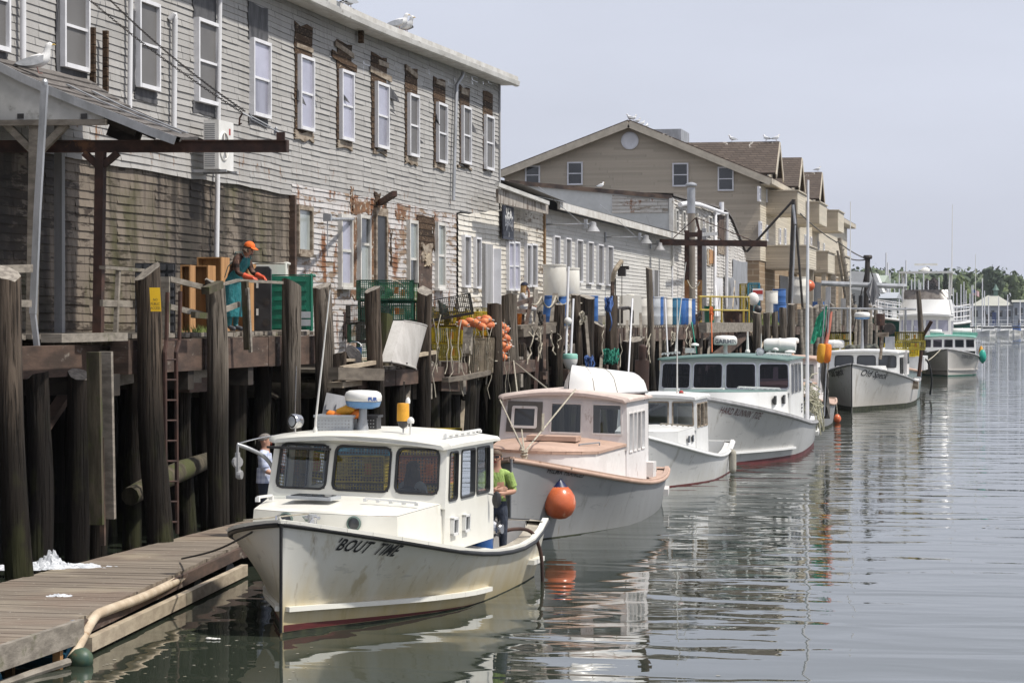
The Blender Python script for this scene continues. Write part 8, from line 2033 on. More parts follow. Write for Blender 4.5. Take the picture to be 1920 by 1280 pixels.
def person(label,loc,rz,top,legs,arms_hi,feet,J,hair=None,hairlen=0,cap=None,skin='skin',k=1.0,fem=False,sleeve=2,hand='skin',face=(0,-1,0)):
 """J overrides joints; front is -y. materials: 0 top, 1 legs, 2 skin, 3 feet, 4 hands"""
 P=dict(pelvis=((0,.01,.95),(.15,.105)),waist=((0,.01,1.08),(.135,.10)),chest=((0,.0,1.28),(.165,.115)),collar=((0,.015,1.42),(.10,.08)),neck=((0,0,1.50),.056),jaw=((0,-.015,1.565),(.068,.078)),skull=((0,.0,1.665),(.078,.095)),crown=((0,.005,1.715),(.06,.07)))
 for s,q in((-1,'l'),(1,'r')):
  P.update({q+'sh':((s*.175,.01,1.40),.068),q+'el':((s*.24,.03,1.13),.046),q+'wr':((s*.25,-.03,.89),.033),q+'pa':((s*.25,-.05,.81),(.038,.022)),q+'hip':((s*.095,.01,.88),.10),q+'kn':((s*.10,-.01,.50),.068),q+'an':((s*.105,.02,.10),.05),q+'to':((s*.12,-.15,.05),(.045,.035))})
 P.update(J)
 P={n:(tuple(c*k for c in v[0]),v[1]if not isinstance(v[1],(int,float))else float(v[1]))for n,v in P.items()}
 E=[('pelvis','waist',0),('waist','chest',0),('chest','collar',0),('collar','neck',2),('neck','jaw',2),('jaw','skull',2),('skull','crown',2)]
 for q in 'lr':
  E+=[('collar',q+'sh',0),(q+'sh',q+'el',0),(q+'el',q+'wr',0 if sleeve>1 else 2),(q+'wr',q+'pa',4),('pelvis',q+'hip',1),(q+'hip',q+'kn',1),(q+'kn',q+'an',1),(q+'an',q+'to',3)]
  # fingers leave the palm, thumb from its side
  w_,p_=Vector(P[q+'wr'][0]),Vector(P[q+'pa'][0]);d=(p_-w_).normalized()
  el=Vector(P[q+'el'][0]);side=d.cross(V(0,-1,.3)).normalized();cur=d.cross(side).normalized()
  if cur.z>0:cur=-cur
  for f,(o_,L)in enumerate(((-.027,.07),(-.009,.085),(.009,.08),(.027,.062))):
   a=p_+side*o_+d*.025;b=a+d*L*.5+cur*.012;c=b+d*L*.4+cur*.03
   P[f'{q}f{f}a']=(tuple(a),.0095);P[f'{q}f{f}b']=(tuple(b),.0085);P[f'{q}f{f}c']=(tuple(c),.007)
   E+=[(q+'pa',f'{q}f{f}a',4),(f'{q}f{f}a',f'{q}f{f}b',4),(f'{q}f{f}b',f'{q}f{f}c',4)]
  a=w_.lerp(p_,.45)+side*(-.045 if q=='l' else-.045);b=a+d*.045-side*.012+cur*.012
  P[q+'ta']=(tuple(a),.011);P[q+'tb']=(tuple(b),.009);E+=[(q+'wr',q+'ta',4),(q+'ta',q+'tb',4)]
 g=thing('person',label,'person',loc,rz)
 skin_body('body',P,E,None,[M[top],M[legs],M[skin],M[feet],M[hand]],g)
 hd,jw=Vector(P['skull'][0]),Vector(P['jaw'][0]);up=(hd-jw).normalized()
 f0=Vector(face);f0=(f0-up*f0.dot(up)).normalized();rt=f0.cross(up).normalized()
 R=Matrix((rt,-f0,up)).transposed()
 h0=jw.lerp(hd,.55)
 mb=MB();mb.lathe([(.016,-.03),(.010,0),(.004,.03)],h0+f0*.092,6,R=R);mb.ball(h0+f0*.098-up*.018,(.013,.013,.012),6,5)
 for s in(-1,1):mb.ball(h0+rt*s*.083-f0*.012,(.012,.02,.03),6,5,R=R)
 mb.build('nose_and_ears',M[skin],g,world=False,smooth=60)
 mb=MB();[mb.ball(h0+rt*s*.031+f0*.083+up*.022,(.013,.008,.008),6,5,R=R)for s in(-1,1)];mb.build('eyes',M['black_plastic'],g,world=False)
 mb=MB();mb.box(h0+f0*.088-up*.052,(.045,.012,.009),R);mb.build('mouth',M['red'],g,world=False)
 if hair:
  mb=MB();rows=[]
  for i in range(7):
   a=i/6*(pi*.56)
   rows.append([hd+up*(.005+.088*cos(a))+(rt*cos(t)*.088-f0*sin(t)*.104)*sin(a)-f0*.012+up*(.03*max(0,-sin(t))*(i/6))for t in[2*pi*j/16 for j in range(17)]])
  if hairlen:
   for i in range(1,7):
    k_=i/6
    rows.append([hd+(rt*cos(t)*(.092+.05*sin(k_*2.6))-f0*(sin(t)*(.108+.03*k_)if sin(t)>-.25 else-.02))+V(0,0,-.02-hairlen*k_)+V(.01*nz(t*3,i),.012*nz(i,t*3),0)for t in[2*pi*j/16 for j in range(17)]])
  mb.sheet(rows);mb.build('hair',M[hair],g,world=False,smooth=70)
 if cap:
  mb=MB();rows=[]
  for i in range(7):
   a=i/6*(pi*.5)
   rows.append([hd+up*(.02+.10*cos(a))+(rt*cos(t)*.096-f0*sin(t)*.112)*sin(a)for t in[2*pi*j/16 for j in range(17)]])
  mb.sheet(rows)
  br=[[hd+up*(.022-.02*v)+rt*(u*.085*(1-.15*v))+f0*(.088+.10*v*(1-.35*u*u)+.022*(1-u*u)*0)for u in(-1,-.6,-.2,.2,.6,1)]for v in(0,.5,1)]
  mb.sheet(br);mb.sheet([[q-up*.008 for q in r]for r in br]);mb.build('cap',M[cap],g,world=False,smooth=60)
 return g,P,h0,f0,up,rt
 # worker in an orange cap bending over the rail
lo=on_x(437,627,-14.35);lo.z=DECK_Z
J=dict(waist=((0,-.02,1.10),(.145,.11)),chest=((0,-.15,1.30),(.175,.125)),collar=((0,-.23,1.43),(.10,.085)),neck=((0,-.29,1.49),.058),jaw=((0,-.36,1.525),(.068,.075)),skull=((0,-.385,1.62),(.08,.095)),crown=((0,-.385,1.67),(.06,.07)),lsh=((-.19,-.20,1.40),.07),rsh=((.19,-.20,1.40),.07),lel=((-.23,-.27,1.13),.05),rel=((.23,-.30,1.14),.05),lwr=((-.17,-.50,1.05),.037),rwr=((.13,-.56,1.06),.037),lpa=((-.15,-.585,1.03),(.042,.028)),rpa=((.11,-.645,1.04),(.042,.028)))
g,P,h0,f0,up,rt=person('person in orange cap, plaid shirt and teal apron leaning over the rail',lo,radians(72),'plaid_brown','oilskin',2,'boot',J,hair='hair_brown',hairlen=.07,cap='orange_cap',hand='glove',k=.955,face=(0,-.85,-.5))
mb=MB();rows=[]
for z,wd,y0,dp in((1.36,.12,-.33,.04),(1.22,.18,-.30,.09),(1.08,.20,-.17,.12),(.95,.22,-.15,.15),(.70,.24,-.16,.17),(.45,.25,-.15,.18),(.28,.25,-.14,.18)):
 rows.append([V(wd*sin(a)*1.02,y0+dp*(1-cos(a))+.012*sin(a*5),z)for a in[(-1+i/6)*(.95 if z>1.2 else 1.35 if z>1 else 1.7)for i in range(13)]])
mb.sheet(rows);mb.sheet([[q*1.0+V(0,.006,0)for q in r]for r in rows]);mb.build('apron',M['oilskin'],g,world=False,smooth=70)
mb=MB();[mb.tube([V(s*.10,-.34,1.35),V(s*.11,-.28,1.46),V(s*.09,-.12,1.46),V(-s*.08,.06,1.2),V(-s*.1,.12,1.0)],.009,5)for s in(-1,1)];mb.build('straps',M['oilskin'],g,world=False)
for q in 'lr':
 mb=MB();mb.tube([Vector(P[q+'el'][0]).lerp(Vector(P[q+'wr'][0]),.55),Vector(P[q+'wr'][0]),Vector(P[q+'pa'][0])],[.055,.046,.04],9);mb.build('glove_cuff',M['glove'],g,world=False,smooth=60)
 # the man with folded arms in the stern of the cream boat
J=dict(lel=((-.27,-.03,1.14),.048),rel=((.27,-.03,1.14),.048),lwr=((-.06,-.20,1.17),.034),rwr=((.06,-.23,1.13),.034),lpa=((.04,-.215,1.185),(.038,.022)),rpa=((-.04,-.245,1.125),(.038,.022)))
loc=fixed(bt,1.10,5.98,.33)
g,P,h0,f0,up,rt=person('person in a lime t-shirt and dark jeans standing with folded arms in the cream boat',loc,radians(20),'lime_cloth','jeans',1,'black_rubber',J,hair='hair_brown',sleeve=1,k=.985,face=(-.35,-1,0))
mb=MB();[mb.box(h0+f0*.094+rt*s*.034+up*.022,(.058,.016,.034),Matrix((rt,-f0,up)).transposed())for s in(-1,1)];mb.beam(h0+f0*.088+rt*.08+up*.025,h0-f0*.0+rt*.088+up*.025,.008,.012);mb.beam(h0+f0*.09-rt*.08+up*.025,h0-rt*.088+up*.025,.008,.012);mb.build('sunglasses',M['black_plastic'],g,world=False)
mb=MB()
for q,s in(('l',-1),('r',1)):mb.tube([Vector(P[q+'sh'][0]),Vector(P[q+'sh'][0]).lerp(Vector(P[q+'el'][0]),.75)],[.078,.068],10)
mb.build('sleeves',M['lime_cloth'],g,world=False,smooth=60)
put_text(g,'NPD',.075,lambda x,y:V(x,-.135-.0+abs(x)*.12,1.265+y),M['letter_gray'],bold=.004)
# the man on the float behind the cream boat
J=dict(lel=((-.24,-.06,1.13),.048),rel=((.25,-.02,1.13),.048),lwr=((-.17,-.28,1.07),.034),rwr=((.16,-.26,1.03),.034),lpa=((-.13,-.36,1.06),(.038,.022)),rpa=((.10,-.33,1.02),(.038,.022)))
lo=on_z(495,1000,.45);lo=V(-12.05,lo.y*(-12.05/lo.x)if False else 38.2,.45)
q=at_d(497,815,(V(-12.0,38.6,2)-CAMP).dot(fwd));loc=V(q.x,q.y,.45)
g,P,h0,f0,up,rt=person('person in pale blue checked shirt standing on the float behind the cream boat',loc,radians(95),'plaid_pale','jeans',1,'black_rubber',J,hair='hair_gray',sleeve=1,k=(q.z-.45)/1.74,face=(.2,-1,-.15))
mb=MB()
for q_ in 'lr':mb.tube([Vector(P[q_+'sh'][0]),Vector(P[q_+'sh'][0]).lerp(Vector(P[q_+'el'][0]),.8)],[.08,.07],10)
mb.lathe([(.185,.86),(.175,.98),(.165,1.1)],(0,.005,0),14,sy=.75);mb.build('shirt_tails',M['plaid_pale'],g,world=False,smooth=60)
# long haired person inside the wheelhouse
g,P,h0,f0,up,rt=person('person with long brown hair seen through the cabin glass of the cream boat',fixed(bt,.42,4.1,.30),radians(160),'gray_cloth','jeans',1,'black_rubber',{},hair='hair_brown',hairlen=.42,sleeve=1,k=.95)
# seated person with blonde hair
s0=on_x(976,606,-14.2);k=.96
J=dict(pelvis=((0,.02,.50),(.16,.12)),waist=((0,.0,.63),(.13,.10)),chest=((0,-.05,.82),(.155,.11)),collar=((0,-.07,.95),(.09,.075)),neck=((0,-.09,1.03),.052),jaw=((0,-.12,1.09),(.064,.072)),skull=((0,-.115,1.19),(.075,.092)),crown=((0,-.11,1.24),(.058,.068)),lsh=((-.165,-.06,.93),.058),rsh=((.165,-.06,.93),.058),lel=((-.21,-.18,.70),.04),rel=((.20,-.26,.76),.04),lwr=((-.10,-.38,.62),.03),rwr=((.10,-.27,1.02),.03),lpa=((-.06,-.43,.60),(.034,.02)),rpa=((.07,-.22,1.10),(.034,.02)),lhip=((-.10,-.06,.50),.10),rhip=((.10,-.06,.50),.10),lkn=((-.12,-.46,.50),.065),rkn=((.12,-.46,.52),.065),lan=((-.12,-.50,.10),.045),ran=((.12,-.46,.10),.045),lto=((-.12,-.66,.05),(.04,.03)),rto=((.13,-.62,.05),(.04,.03)))
g,P,h0,f0,up,rt=person('seated person with long blonde hair and navy cap on the deck by the shop',(s0.x,s0.y,DECK_Z+.06),radians(108),'gray_cloth','gray_cloth',1,'skin',J,hair='hair_blonde',hairlen=.34,cap='navy_cloth',sleeve=1,k=k,face=(0,-1,-.1))
g2=thing('bench','low timber bench under the seated person by the shop','bench',(s0.x-.02,s0.y,DECK_Z+.05),radians(108))
mb=MB();mb.box((0,.05,.37),(.9,.34,.05));mb.build('seat',M['plank_gray'],g2,world=False)
for sx_ in(-1,1):
 mb=MB();mb.box((sx_*.38,.05,.172),(.06,.28,.344));mb.build('leg',M['timber'],g2,world=False)
 # ---------------------------------------------------------------- gulls
def gull(label,loc,rz,scale=1.0,brown=False,head_up=0.0,group='gulls on the roofs',facing_tilt=.15):
 g=thing('gull',label,'gull',loc,rz,group)
 mb=MB();rows=[];N=12
 prof=[(-.25,.012,.125),(-.20,.036,.135),(-.14,.066,.148),(-.05,.095,.168),(.035,.103,.186),(.09,.095,.208),(.125,.072,.24),(.14,.054,.275+head_up*.4),(.15,.046,.31+head_up),(.165,.05,.345+head_up),(.19,.042,.36+head_up),(.215,.02,.358+head_up)]
 for i,(x,r,z)in enumerate(prof):
  a=prof[max(i-1,0)];c=prof[min(i+1,len(prof)-1)];d=V(c[0]-a[0],0,c[2]-a[2]).normalized();n_=V(-d.z,0,d.x)
  rows.append([V(x,0,z)+V(0,cos(t)*r,0)+n_*(sin(t)*r*(.95 if i<6 else 1))for t in[2*pi*j/N for j in range(N+1)]])
 mb.sheet(rows);mb.add(rows[0][:-1],[tuple(range(N))]);mb.add(rows[-1][:-1],[tuple(range(N))]);mb.build('body',M['gull_brown' if brown else 'gull_white'],g,world=False,smooth=70)
 for s in(-1,1):
  mb=MB();rows=[]
  for i in range(8):
   t=i/7;x=.10-.40*t;hw=.066*sin(pi*min(1,.25+t*.75))**.7+.004
   y=s*(.114-.066*max(0,t-.45)/.55);z=.215-.075*t
   rows.append([V(x,y*(1-.35*k_),z+hw*(k_-.25))+V(0,s*.012*(1-k_),0)for k_ in(-1,-.4,.3,1)])
  mb.sheet(rows);w_=mb.build('wing',M['gull_brown' if brown else 'gull_gray'],g,world=False,smooth=70)
  mb=MB();mb.prism([V(-.22,s*.045,.125),V(-.35,s*.02,.115),V(-.23,s*.035,.165)],V(0,s*.012,0));mb.build('wing_tip',M['black_plastic'],w_,world=False)
  mb=MB();mb.cyl((.0,s*.03,.11),(.03,s*.03,.005),.008,n=5);mb.box((.05,s*.03,.006),(.055,.04,.008));mb.build('leg',M['gull_leg'],g,world=False)
  mb=MB();mb.ball((.187,s*.038,.37+head_up),.006,6,4);mb.build('eye',M['black_plastic'],g,world=False)
 mb=MB();mb.tube([V(.20,0,.354+head_up),V(.24,0,.350+head_up+head_up*.3),V(.265,0,.338+head_up+head_up*.4)],[.014,.011,.004],6);mb.build('beak',M['beak'],g,world=False)
 mb=MB();mb.prism([V(-.23,-.03,.125),V(-.23,.03,.125),V(-.32,.035,.10),V(-.32,-.035,.10)],V(0,0,.012));mb.build('tail',M['gull_white'],g,world=False)
 if scale!=1:g.scale=(scale,)*3
 return g
 # roof gull on the canopy: find the shingle height under it
gp=rp(.33,.10)+n*0
gl=on_y(69,136,38.3)
gull('gull with its head raised standing on the shingled canopy',V(gl.x,gl.y,gl.z-.02),radians(18),1.15,head_up=.05)
def eave_pt(px,X):
 p=on_x(px,40,X);return V(X,p.y,eave(p.y)+.24)
for px,rz,br,lab in((601,200,True,'brown mottled gull at the left end of the group on the warehouse eave'),(627,160,False,'gull facing the street second in the group on the warehouse eave'),(655,80,False,'gull seen from behind third in the group on the warehouse eave'),(748,8,False,'taller gull of the pair facing the water on the warehouse eave'),(761,-20,False,'lower gull of the pair facing the water on the warehouse eave')):
 gull(lab,eave_pt(px,WX+.45),radians(rz),1.15,br)
def zroof(px,py,Y):return on_y(px,py,Y)
for i,(px,py,lab)in enumerate(((1183,231,'nearer gull of the pair on the peak of the tan gable'),(1188,231,'farther gull of the pair on the peak of the tan gable'))):
 p=on_y(px,py,YG-.3+i*.6);gull(lab,V(apex.x+(.02 if i==0 else.12),p.y,apex.z+.20),radians((200,20)[i]),1.0)
for i,(px,k_,lab)in enumerate(((1373,0,'gull alone at the far left on the ridge of the first cross gable'),(1437,0,'left gull of the two near the tip of the first cross gable'),(1455,0,'right gull of the two near the tip of the first cross gable'),(1533,2,'gull at the tip of the third cross gable'))):
 p=on_y(px,280,RG[k_]);gull(lab,V(min(p.x,WX+.8),RG[k_],15.2+.14),radians((200,150,30,10)[i]),1.05)
for i,(px,yo)in enumerate(((1197,2.5),(1209,4.5),(1221,6.5))):
 p=on_y(px,236,YG+yo);gull('small gull sitting along the ridge of the tan building',V(apex.x+.05,p.y,apex.z+.2),radians(40*i),.9,group='gulls along the tan ridge')
p=on_y(1126,352,YF-.06);gull('gull resting on the parapet of the patched shack',V(p.x,p.y,zt3+.15+.8*(p.x-WX)/(xl-WX)),radians(30),.8)
# ================================================================ the far shore
YS=930
def land_z(x,y):
 t=max(0,(y-YS)/260.0)
 return-.5+3.0*min(1,t*8)+13*(t**1.2)*(.8+.35*nz(x*.006,y*.004))
mb=MB();xs=[-520+40*i for i in range(40)];ys=[YS,YS+12,YS+40,YS+90,YS+150,YS+220,YS+320]
mb.sheet([[V(x,y+8*nz(x*.02)*(1 if y<YS+20 else 0),land_z(x,y))for x in xs]for y in ys])
o=mb.build('hills',wmat('grassy far shore',(.10,.13,.05),(.13,.12,.08),(.02,.02,.02),rough=.9),loc=(0,0,0));o['kind']='structure'
def crown(mb,c,rx,rz_,n,size,R,squash=1.0,shape='round',mi=0,core=None):
 if core is not None:
  mb.ball(c,(rx*.82,rx*.82,rz_*.9),9,7,core)
  for _ in range(3):mb.ball(c+V(R.gauss(0,.4)*rx,R.gauss(0,.3)*rx,R.uniform(.1,.55)*rz_),rx*R.uniform(.42,.55),8,6,core)
 lumps=[(V(R.gauss(0,.42),R.gauss(0,.42),R.uniform(-.55,.75)),R.uniform(.35,.62))for _ in range(9)]
 for i in range(n):
  lc,lr=lumps[i%9];d=V(R.gauss(0,1),R.gauss(0,1),R.gauss(0,1)).normalized()*lr*R.uniform(.75,1.05)
  q=lc+d
  if shape=='cone':
   h=R.random()**.7;a=R.uniform(0,2*pi);rr=(1-h)*R.uniform(.7,1.05)*(.8+.2*sin(h*40));q=V(rr*cos(a),rr*sin(a),-1+2*h)
  p=c+V(q.x*rx,q.y*rx,q.z*rz_)
  s=size*R.uniform(.6,1.3);u=V(R.gauss(0,1),R.gauss(0,1),R.gauss(0,.6)).normalized();v=u.cross(V(R.gauss(0,1),R.gauss(0,1),R.gauss(0,1))).normalized()
  mb.add([p+u*s,p+v*s*.7,p-u*s,p-v*s*.7],[(0,1,2,3)],mi)
R=random.Random(17)
mb=MB()
def canopy_line(px):return interp([(1500,508),(1590,503),(1640,500),(1690,508),(1760,505),(1800,507),(1850,507),(1880,511),(1960,520),(2300,515)],px)
cnt=0
for row,(yy,dh)in enumerate(((YS+60,24),(YS+110,14),(YS+165,7),(YS+220,2),(YS+265,0))):
 x=-330.0 if row>2 else-190
 while x<420:
  x+=R.uniform(4.5,7.5)
  d=yy*cos(YAW)-x*sin(YAW);px=960+FPX*(x*cos(YAW)+yy*sin(YAW))/d
  ztop=CAM_H+(602-canopy_line(px)-dh*1.1+R.uniform(-3.5,2)+3*nz(px*.05,row))*d/FPX
  zb=land_z(x,yy);hh=max(4,ztop-zb);rx=R.uniform(4.5,7.5)
  mm=0 if R.random()<.68 else(2 if R.random()<.5 else 1);crown(mb,V(x,yy+R.uniform(-8,8),ztop-hh*.5),rx,hh*.5,130,1.05,R,mi=mm,core=mm);cnt+=1
wood_=mb.build('woods',[M['leaf'],M['leaf_dark'],M['leaf_light']],fix=False,loc=(0,YS,0));tag(wood_,'green wooded hillside across the harbour','woods',kind='stuff')
def tree(px,top,base,Y,rw,kind,label,mats):
 p=on_y(px,top,Y);b=on_y(px,base,Y);g=thing('tree',label,'tree',(p.x,Y,min(b.z,6)))
 d=(V(p.x,Y,5)-CAMP).dot(fwd);rx=rw*d/FPX;hh=p.z-g.location.z
 mb=MB();mb.tube([V(p.x,Y,g.location.z-2),V(p.x+.2,Y,g.location.z+hh*.4),V(p.x-.1,Y,g.location.z+hh*.8)],[.45,.3,.1],7)
 for k in range(5):a=k*1.3;mb.tube([V(p.x,Y,g.location.z+hh*(.25+.1*k)),V(p.x+rx*.6*cos(a),Y+rx*.6*sin(a),g.location.z+hh*(.4+.1*k))],[.15,.05],5)
 mb.build('trunk',M['bark'],g)
 mb=MB();Rt=random.Random(px)
 if kind=='cone':crown(mb,V(p.x,Y,g.location.z+hh*.55),rx,hh*.45,900,.7,Rt,shape='cone')
 else:
  for k in range(7):a=Rt.uniform(0,6.28);q=Rt.uniform(0,.55);crown(mb,V(p.x+rx*q*cos(a),Y+rx*q*sin(a),g.location.z+hh*Rt.uniform(.34,.80)),rx*.55,hh*.22,190,.62,Rt,core=0)
 mb.build('crown',mats,g,fix=False);return g
tree(1862,499,596,905,27,'round','tallest dark rounded tree behind the hip roofed harbour building',M['leaf_dark'])
tree(1773,504,600,900,11,'cone','dark pointed spruce standing above the moored yachts',M['leaf_dark'])
tree(1807,514,600,902,19,'round','pale green tree right of the dark spruce',M['leaf_light'])
tree(1748,523,600,898,16,'round','dusky reddish tree left of the dark spruce',wmat('copper beech leaves',(.05,.035,.032),(.035,.03,.028),(.3,.3,.3),rough=.8))
tree(1836,536,600,890,14,'round','low green tree just left of the hip roofed harbour building',M['leaf'])
tree(1905,513,600,908,20,'round','mid green tree at the right edge of the far shore',M['leaf'])
tree(1712,527,602,896,15,'round','low dark tree above the white yacht',M['leaf_dark'])
# harbour buildings
def fbox(l,r,t,b,Y,dep):
 p,q=on_y(l,b,Y),on_y(r,t,Y);return p.x,q.x,max(p.z,.2),q.z
def far_house(name,label,l,r,t,b,Y,dep,wall,roof,hip=None,wins=0,ridge=None):
 x0,x1,z0,z1=fbox(l,r,t,b,Y,dep);g=thing(name,label,'building',((x0+x1)/2,Y+dep/2,0))
 mb=MB();mb.box(((x0+x1)/2,Y+dep/2,(z1-1)/2),(x1-x0,dep,z1+1));mb.build('wall',wall,g)
 zr=on_y(l,ridge,Y).z if ridge else z1+.5;mb=MB();cx,cy=(x0+x1)/2,Y+dep/2;o_=.6
 if hip:k_=hip;T=[V(cx-(x1-x0)*k_,cy,zr),V(cx+(x1-x0)*k_,cy,zr)]
 else:T=[V(x0-o_,cy,zr),V(x1+o_,cy,zr)]
 Bq=[V(x0-o_,Y-o_,z1),V(x1+o_,Y-o_,z1),V(x1+o_,Y+dep+o_,z1),V(x0-o_,Y+dep+o_,z1)]
 mb.add(Bq+T,[(0,1,5,4),(1,2,5),(2,3,4,5),(3,0,4),(3,2,1,0)]);rf=mb.build('roof',roof,g)
 for i in range(wins):
  x=x0+(x1-x0)*(i+.5)/wins;mb=MB();mb.box((x,Y-.03,z0+(z1-z0)*.55),((x1-x0)/wins*.5,.06,(z1-z0)*.35));mb.build('window',M['dark_pane'],g)
 return g,rf,(x0,x1,z0,z1,zr)
far_gray=wmat('bluish gray siding',(.36,.38,.41),(.31,.33,.36),(.1,.1,.1),rough=.7);far_tan=wmat('pale sand siding',(.44,.43,.39),(.39,.38,.35),(.1,.1,.1));far_roof=wmat('pale roof',(.40,.40,.35),(.36,.36,.31),(.1,.1,.1),rough=.8)
g,rf,dm=far_house('harbour_hall','long gray harbour hall with pale hip roof and a small cupola',1822,1899,573,606,880,22,far_gray,far_roof,.12,5,553)
cx=on_y(1867,555,891).x;mb=MB();mb.box((cx,891,dm[4]+.5),(1.5,1.5,2.6));mb.lathe([(1.25,0),(.7,.8),(.05,2.2)],(cx,891,dm[4]+1.8),8);mb.build('cupola',wmat('verdigris',(.10,.17,.14)),rf)
mb=MB();x_=on_y(1864,590,879.9).x;mb.box((x_,879.9,4.0),(1.3,.2,6));mb.build('door',wmat('blue door',(.06,.09,.22)),g)
far_house('harbour_building','low sand coloured harbour building at the left of the hall',1782,1821,577,606,872,14,far_tan,far_gray,None,6,574)
far_house('harbour_building','gray harbour building with a row of windows at the right edge',1900,1960,566,606,875,18,far_gray,far_roof,None,6,562)
far_house('harbour_building','small white house with steep roof deep in the trees',1886,1900,560,575,915,10,M['white_paint'],far_gray,None,2,549)
far_house('boat_shed','boat shed with a pale green roof past the end of the wharf',1592,1650,529,620,330,16,far_tan,wmat('pale green metal roof',(.33,.38,.31),(.29,.34,.28),(.2,.2,.2)),None,4,514)
far_house('white_shed','white gabled shed low beside the close piles',1640,1672,559,620,300,12,wmat('dull white boarding',(.50,.52,.52)),far_gray,None,3,547)
mb=MB();p,q=on_z(1770,626,.25),on_z(1990,626,.25);mb.beam(V(p.x,800,.3),V(q.x+60,806,.3),5,.7);tag(mb.build('marina_dock',wmat('dark dock',(.10,.095,.09)),None),'long dark marina dock along the far water edge','dock')
for i,px in enumerate((1788,1812,1851,1893,1911)):
 b=on_y(px,620,801);mb=MB();mb.tube([V(b.x,801,-1),V(b.x,801,3.2+(i%3)*1.4)],.3,7);tag(mb.build('dock_pile',M['pile_dark'],None),'dark pile at the far marina dock','pile','piles of the far marina dock')
 # flag
g=thing('flagpole','flagpole flying a striped flag in front of the far trees','flagpole',on_y(1823,606,868));b=on_y(1823,606,868);t=on_y(1822,535,868)
mb=MB();mb.tube([b,t],.14,6);mb.build('pole',M['white_paint'],g)
q0,q1=on_y(1823,543,867.8),on_y(1836,556,867.8);fw,fh=q1.x-q0.x,(q0.z-q1.z)*.8
def fp_(u,v):return V(q0.x+fw*u,867.8+.5*sin(u*7),q0.z-fh*v-fw*.28*u*u)
for mi_,nm in((0,'red_stripes'),(1,'white_stripes')):
 mb=MB()
 for k_ in range(13):
  if k_%2==mi_:mb.sheet([[fp_(j/8,(k_+e)/13)for j in range(9)]for e in(0,1)])
 mb.build(nm,M['red']if mi_==0 else M['white_paint'],g)
mb=MB();mb.sheet([[fp_(j/8*.42,e*7/13)+V(0,-.08,0)for j in range(9)]for e in(0,1)]);mb.build('canton',M['letter_blue'],g)
# boats of the marina
def sailboat(px,top,Y,label,hl=9,mastr=.2,group='sailing boats of the far marina',hullm='gel_white'):
 b=on_y(px,610,Y);t=on_y(px,top,Y);g=thing('sailing_boat',label,'sailing boat',(b.x,Y,0),R.uniform(-.5,.5),group)
 Hs=Hull(hl,hl*.32,1.3,.9,.9,tm=.5,tr=.6);mb=MB();rows=[]
 for t_ in TS[::2]:rows.append([V(s_*Hs.x(t_,z),t_*hl-hl*.45,z)for s_,z in((-1,Hs.sheer(t_)),(-1,.3),(-1,-.2),(1,-.2),(1,.3),(1,Hs.sheer(t_)),(-1,Hs.sheer(t_)))])
 mb.sheet(rows);mb.add(rows[-1][:-1],[tuple(range(6))]);mb.build('hull',M[hullm],g,world=False)
 mb=MB();mb.box((0,.3,1.4),(hl*.2,hl*.36,.55),top=.85);mb.build('cabin',M['gel_white'],g,world=False)
 mb=MB();mb.tube([V(0,-.4,1),V(0,-.4,t.z)],[mastr,mastr*.7],6);mb.tube([V(-.9,-.4,t.z*.6),V(.9,-.4,t.z*.6)],.03,4);mb.build('mast',M['white_paint'],g,world=False)
 mb=MB();mb.tube([V(0,-.4,2.4),V(0,hl*.4,2.3)],.16,6);mb.build('furled_sail',M['navy_cloth']if px%2 else M['gray_cloth'],g,world=False)
for i,(px,top,Y)in enumerate(((1660,474,420),(1665,492,440),(1700,488,470),(1685,515,600),(1678,526,620),(1709,524,640),(1722,524,640),(1731,505,560),(1762,520,600),(1801,533,740),(1812,544,780),(1795,548,760),(1823,534,760),(1841,522,700),(1853,556,790),(1912,563,780),(1668,512,520),(1691,530,640),(1696,518,600),(1714,515,620),(1726,530,650),(1741,526,660),(1788,540,760),(1806,528,720),(1818,550,780),(1847,545,760),(1872,556,790),(1889,552,780))):
 sailboat(px,top,Y,'bare masted sailing boat in the far marina',group='sailing boats of the far marina')
def motorboat(px,Y,L,label,cabm='gel_white',group='motor boats of the far marina',rz=None):
 b=on_y(px,612,Y);g=thing('motor_boat',label,'motor boat',(b.x,Y,0),R.uniform(-.6,.6)if rz is None else rz,group);Hs=Hull(L,L*.36,1.5,1.0,1.0,rake=.6,tm=.5,tr=.9);mb=MB();rows=[]
 for t_ in TS[::2]:rows.append([V(s_*Hs.x(t_,z),Hs.y(t_,z)-L*.45,z)for s_,z in((-1,Hs.sheer(t_)),(-1,.4),(-1,-.2),(1,-.2),(1,.4),(1,Hs.sheer(t_)),(-1,Hs.sheer(t_)))])
 mb.sheet(rows);mb.add(rows[-1][:-1],[tuple(range(6))]);mb.build('hull',M['gel_white'],g,world=False)
 mb=MB();mb.box((0,0,1.9),(L*.27,L*.4,1.5),top=.85);mb.box((0,.2,3.1),(L*.26,L*.38,.12));mb.build('cabin',M[cabm],g,world=False)
 mb=MB();mb.box((0,-L*.19,2.15),(L*.235,.2,.5));mb.box((0,0,2.15),(L*.265,L*.3,.42));mb.build('window_band',M['dark_pane'],g,world=False)
 mb=MB();[mb.tube([V(s_*L*.1,L*.15,2.6),V(s_*L*.1,L*.12,4.2)],.05,5)for s_ in(-1,1)];mb.tube([V(-L*.1,L*.12,4.2),V(L*.1,L*.12,4.2)],.05,5);mb.build('radar_arch',M['galv'],g,world=False)
motorboat(1852,690,13,'larger white motor cruiser in the middle of the far marina',rz=.1);motorboat(1884,720,13,'sleek white motor cruiser right of the middle in the far marina',rz=.2)
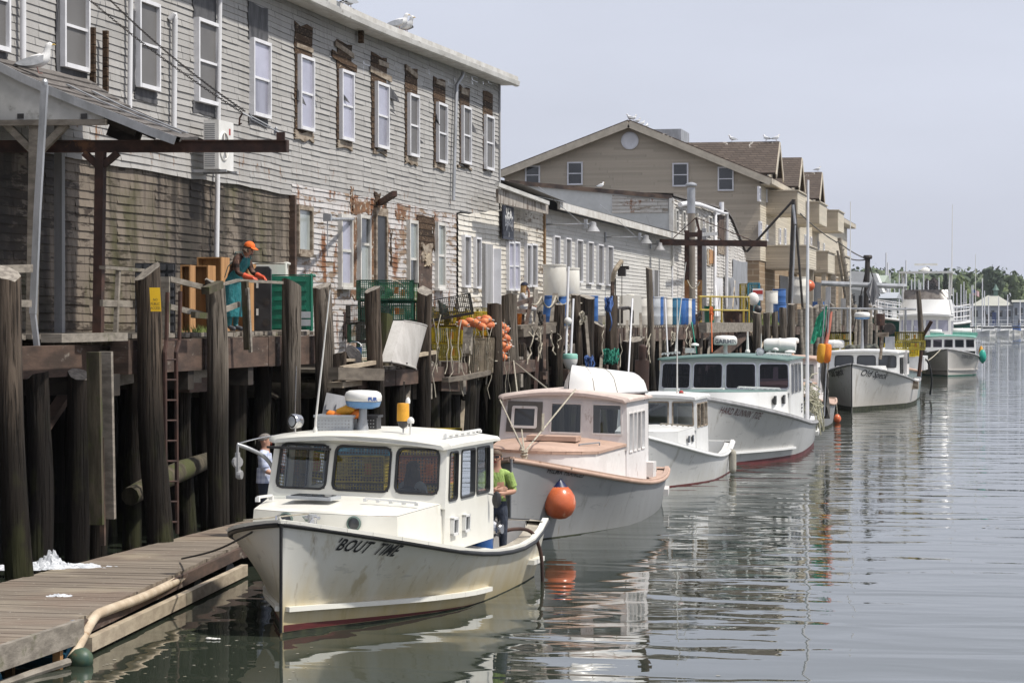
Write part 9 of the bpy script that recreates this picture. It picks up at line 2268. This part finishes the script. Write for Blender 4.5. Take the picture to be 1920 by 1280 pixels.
for i,(px,Y,L)in enumerate(((1797,745,8),(1806,760,8),(1815,735,9),(1822,770,9),(1832,740,8),(1840,765,9),(1862,775,8),(1871,760,8),(1897,775,9),(1906,740,8),(1917,760,9),(1935,740,9),(1960,755,9))):
 motorboat(px,Y,L,'small white motor boat in the far marina','gel_white' if i%3 else 'rope_blue')
motorboat(1608,268,9,'white covered boat behind the gray spreader boom',rz=.3)
# flecks drifting on the dark water
mb=MB();R=random.Random(31)
for i in range(170):
 if i<120:p=on_z(R.uniform(150,620),R.uniform(1130,1275),.006)
 else:p=on_z(R.choice((1420,1430,1360,1700,1500,1850))+R.gauss(0,9 if i<150 else 120),(990 if i<150 else 1000)+R.gauss(0,4 if i<150 else 110),.006)
 if p.y>200 or p.x<E1.x+.3 and p.y>26:continue
 a=R.uniform(0,6.3);s_=R.uniform(.008,.03)if i<120 else R.uniform(.015,.05)
 mb.add([p+V(s_*cos(a+k*1.6),s_*.7*sin(a+k*1.6),0)for k in range(4)],[(0,1,2,3)])
tag(mb.build('debris',wmat('drifting weed and flecks',(.20,.17,.11),(.42,.40,.34),(5,5,5),rough=.9),fix=False),'flecks of weed and litter drifting on the water','debris',kind='stuff')
rope('mooring_line','dark slack line from the cream boat bow down to the float',smoothpath([fixed(bt,-.35,.35,1.36),fixed(bt,-1.2,.9,.95),V(E2.x+.1,34.2,.5)],6),.014,'rope_dark','mooring line')
rope('mooring_line','thin pale line lying along the cream boat bow rail',smoothpath([fixed(bt,-.9,.95,1.33),fixed(bt,-.5,.5,1.40),fixed(bt,.05,.75,1.47)],5),.009,'rope','mooring line')
g=thing('awning','broad white canopy on posts at the far end of the wharf behind the spreader boom','canopy',(on_y(1605,560,250).x,252,DECK_Z))
mb=MB();mb.prism([on_y(*q,250)for q in((1556,520),(1600,508),(1642,512),(1656,548),(1648,550),(1560,536))],V(0,5,0));mb.build('roof',M['gel_white'],g)
for px in(1562,1590,1620,1646):
 mb=MB();mb.tube([on_y(px,600,251),on_y(px,535,251)],.12,6);mb.build('post',M['white_paint'],g)
 # ================================================================ the air over the harbour
mb=MB();mb.box((200,600,20),(1900,1500,54))
hz=NT('haze');nt_=hz.t;nt_.nodes.remove(hz.b)
pv=hz.n('VolumePrincipled');pv.inputs['Color'].default_value=(.86,.90,.97,1);pv.inputs['Density'].default_value=.00008;pv.inputs['Anisotropy'].default_value=.2
hz.l(pv.outputs[0],hz.out.inputs['Volume'])
o=mb.build('haze',hz.m);tag(o,'thin summer haze over the harbour','haze',kind='stuff')
SC.cycles.volume_bounces=0
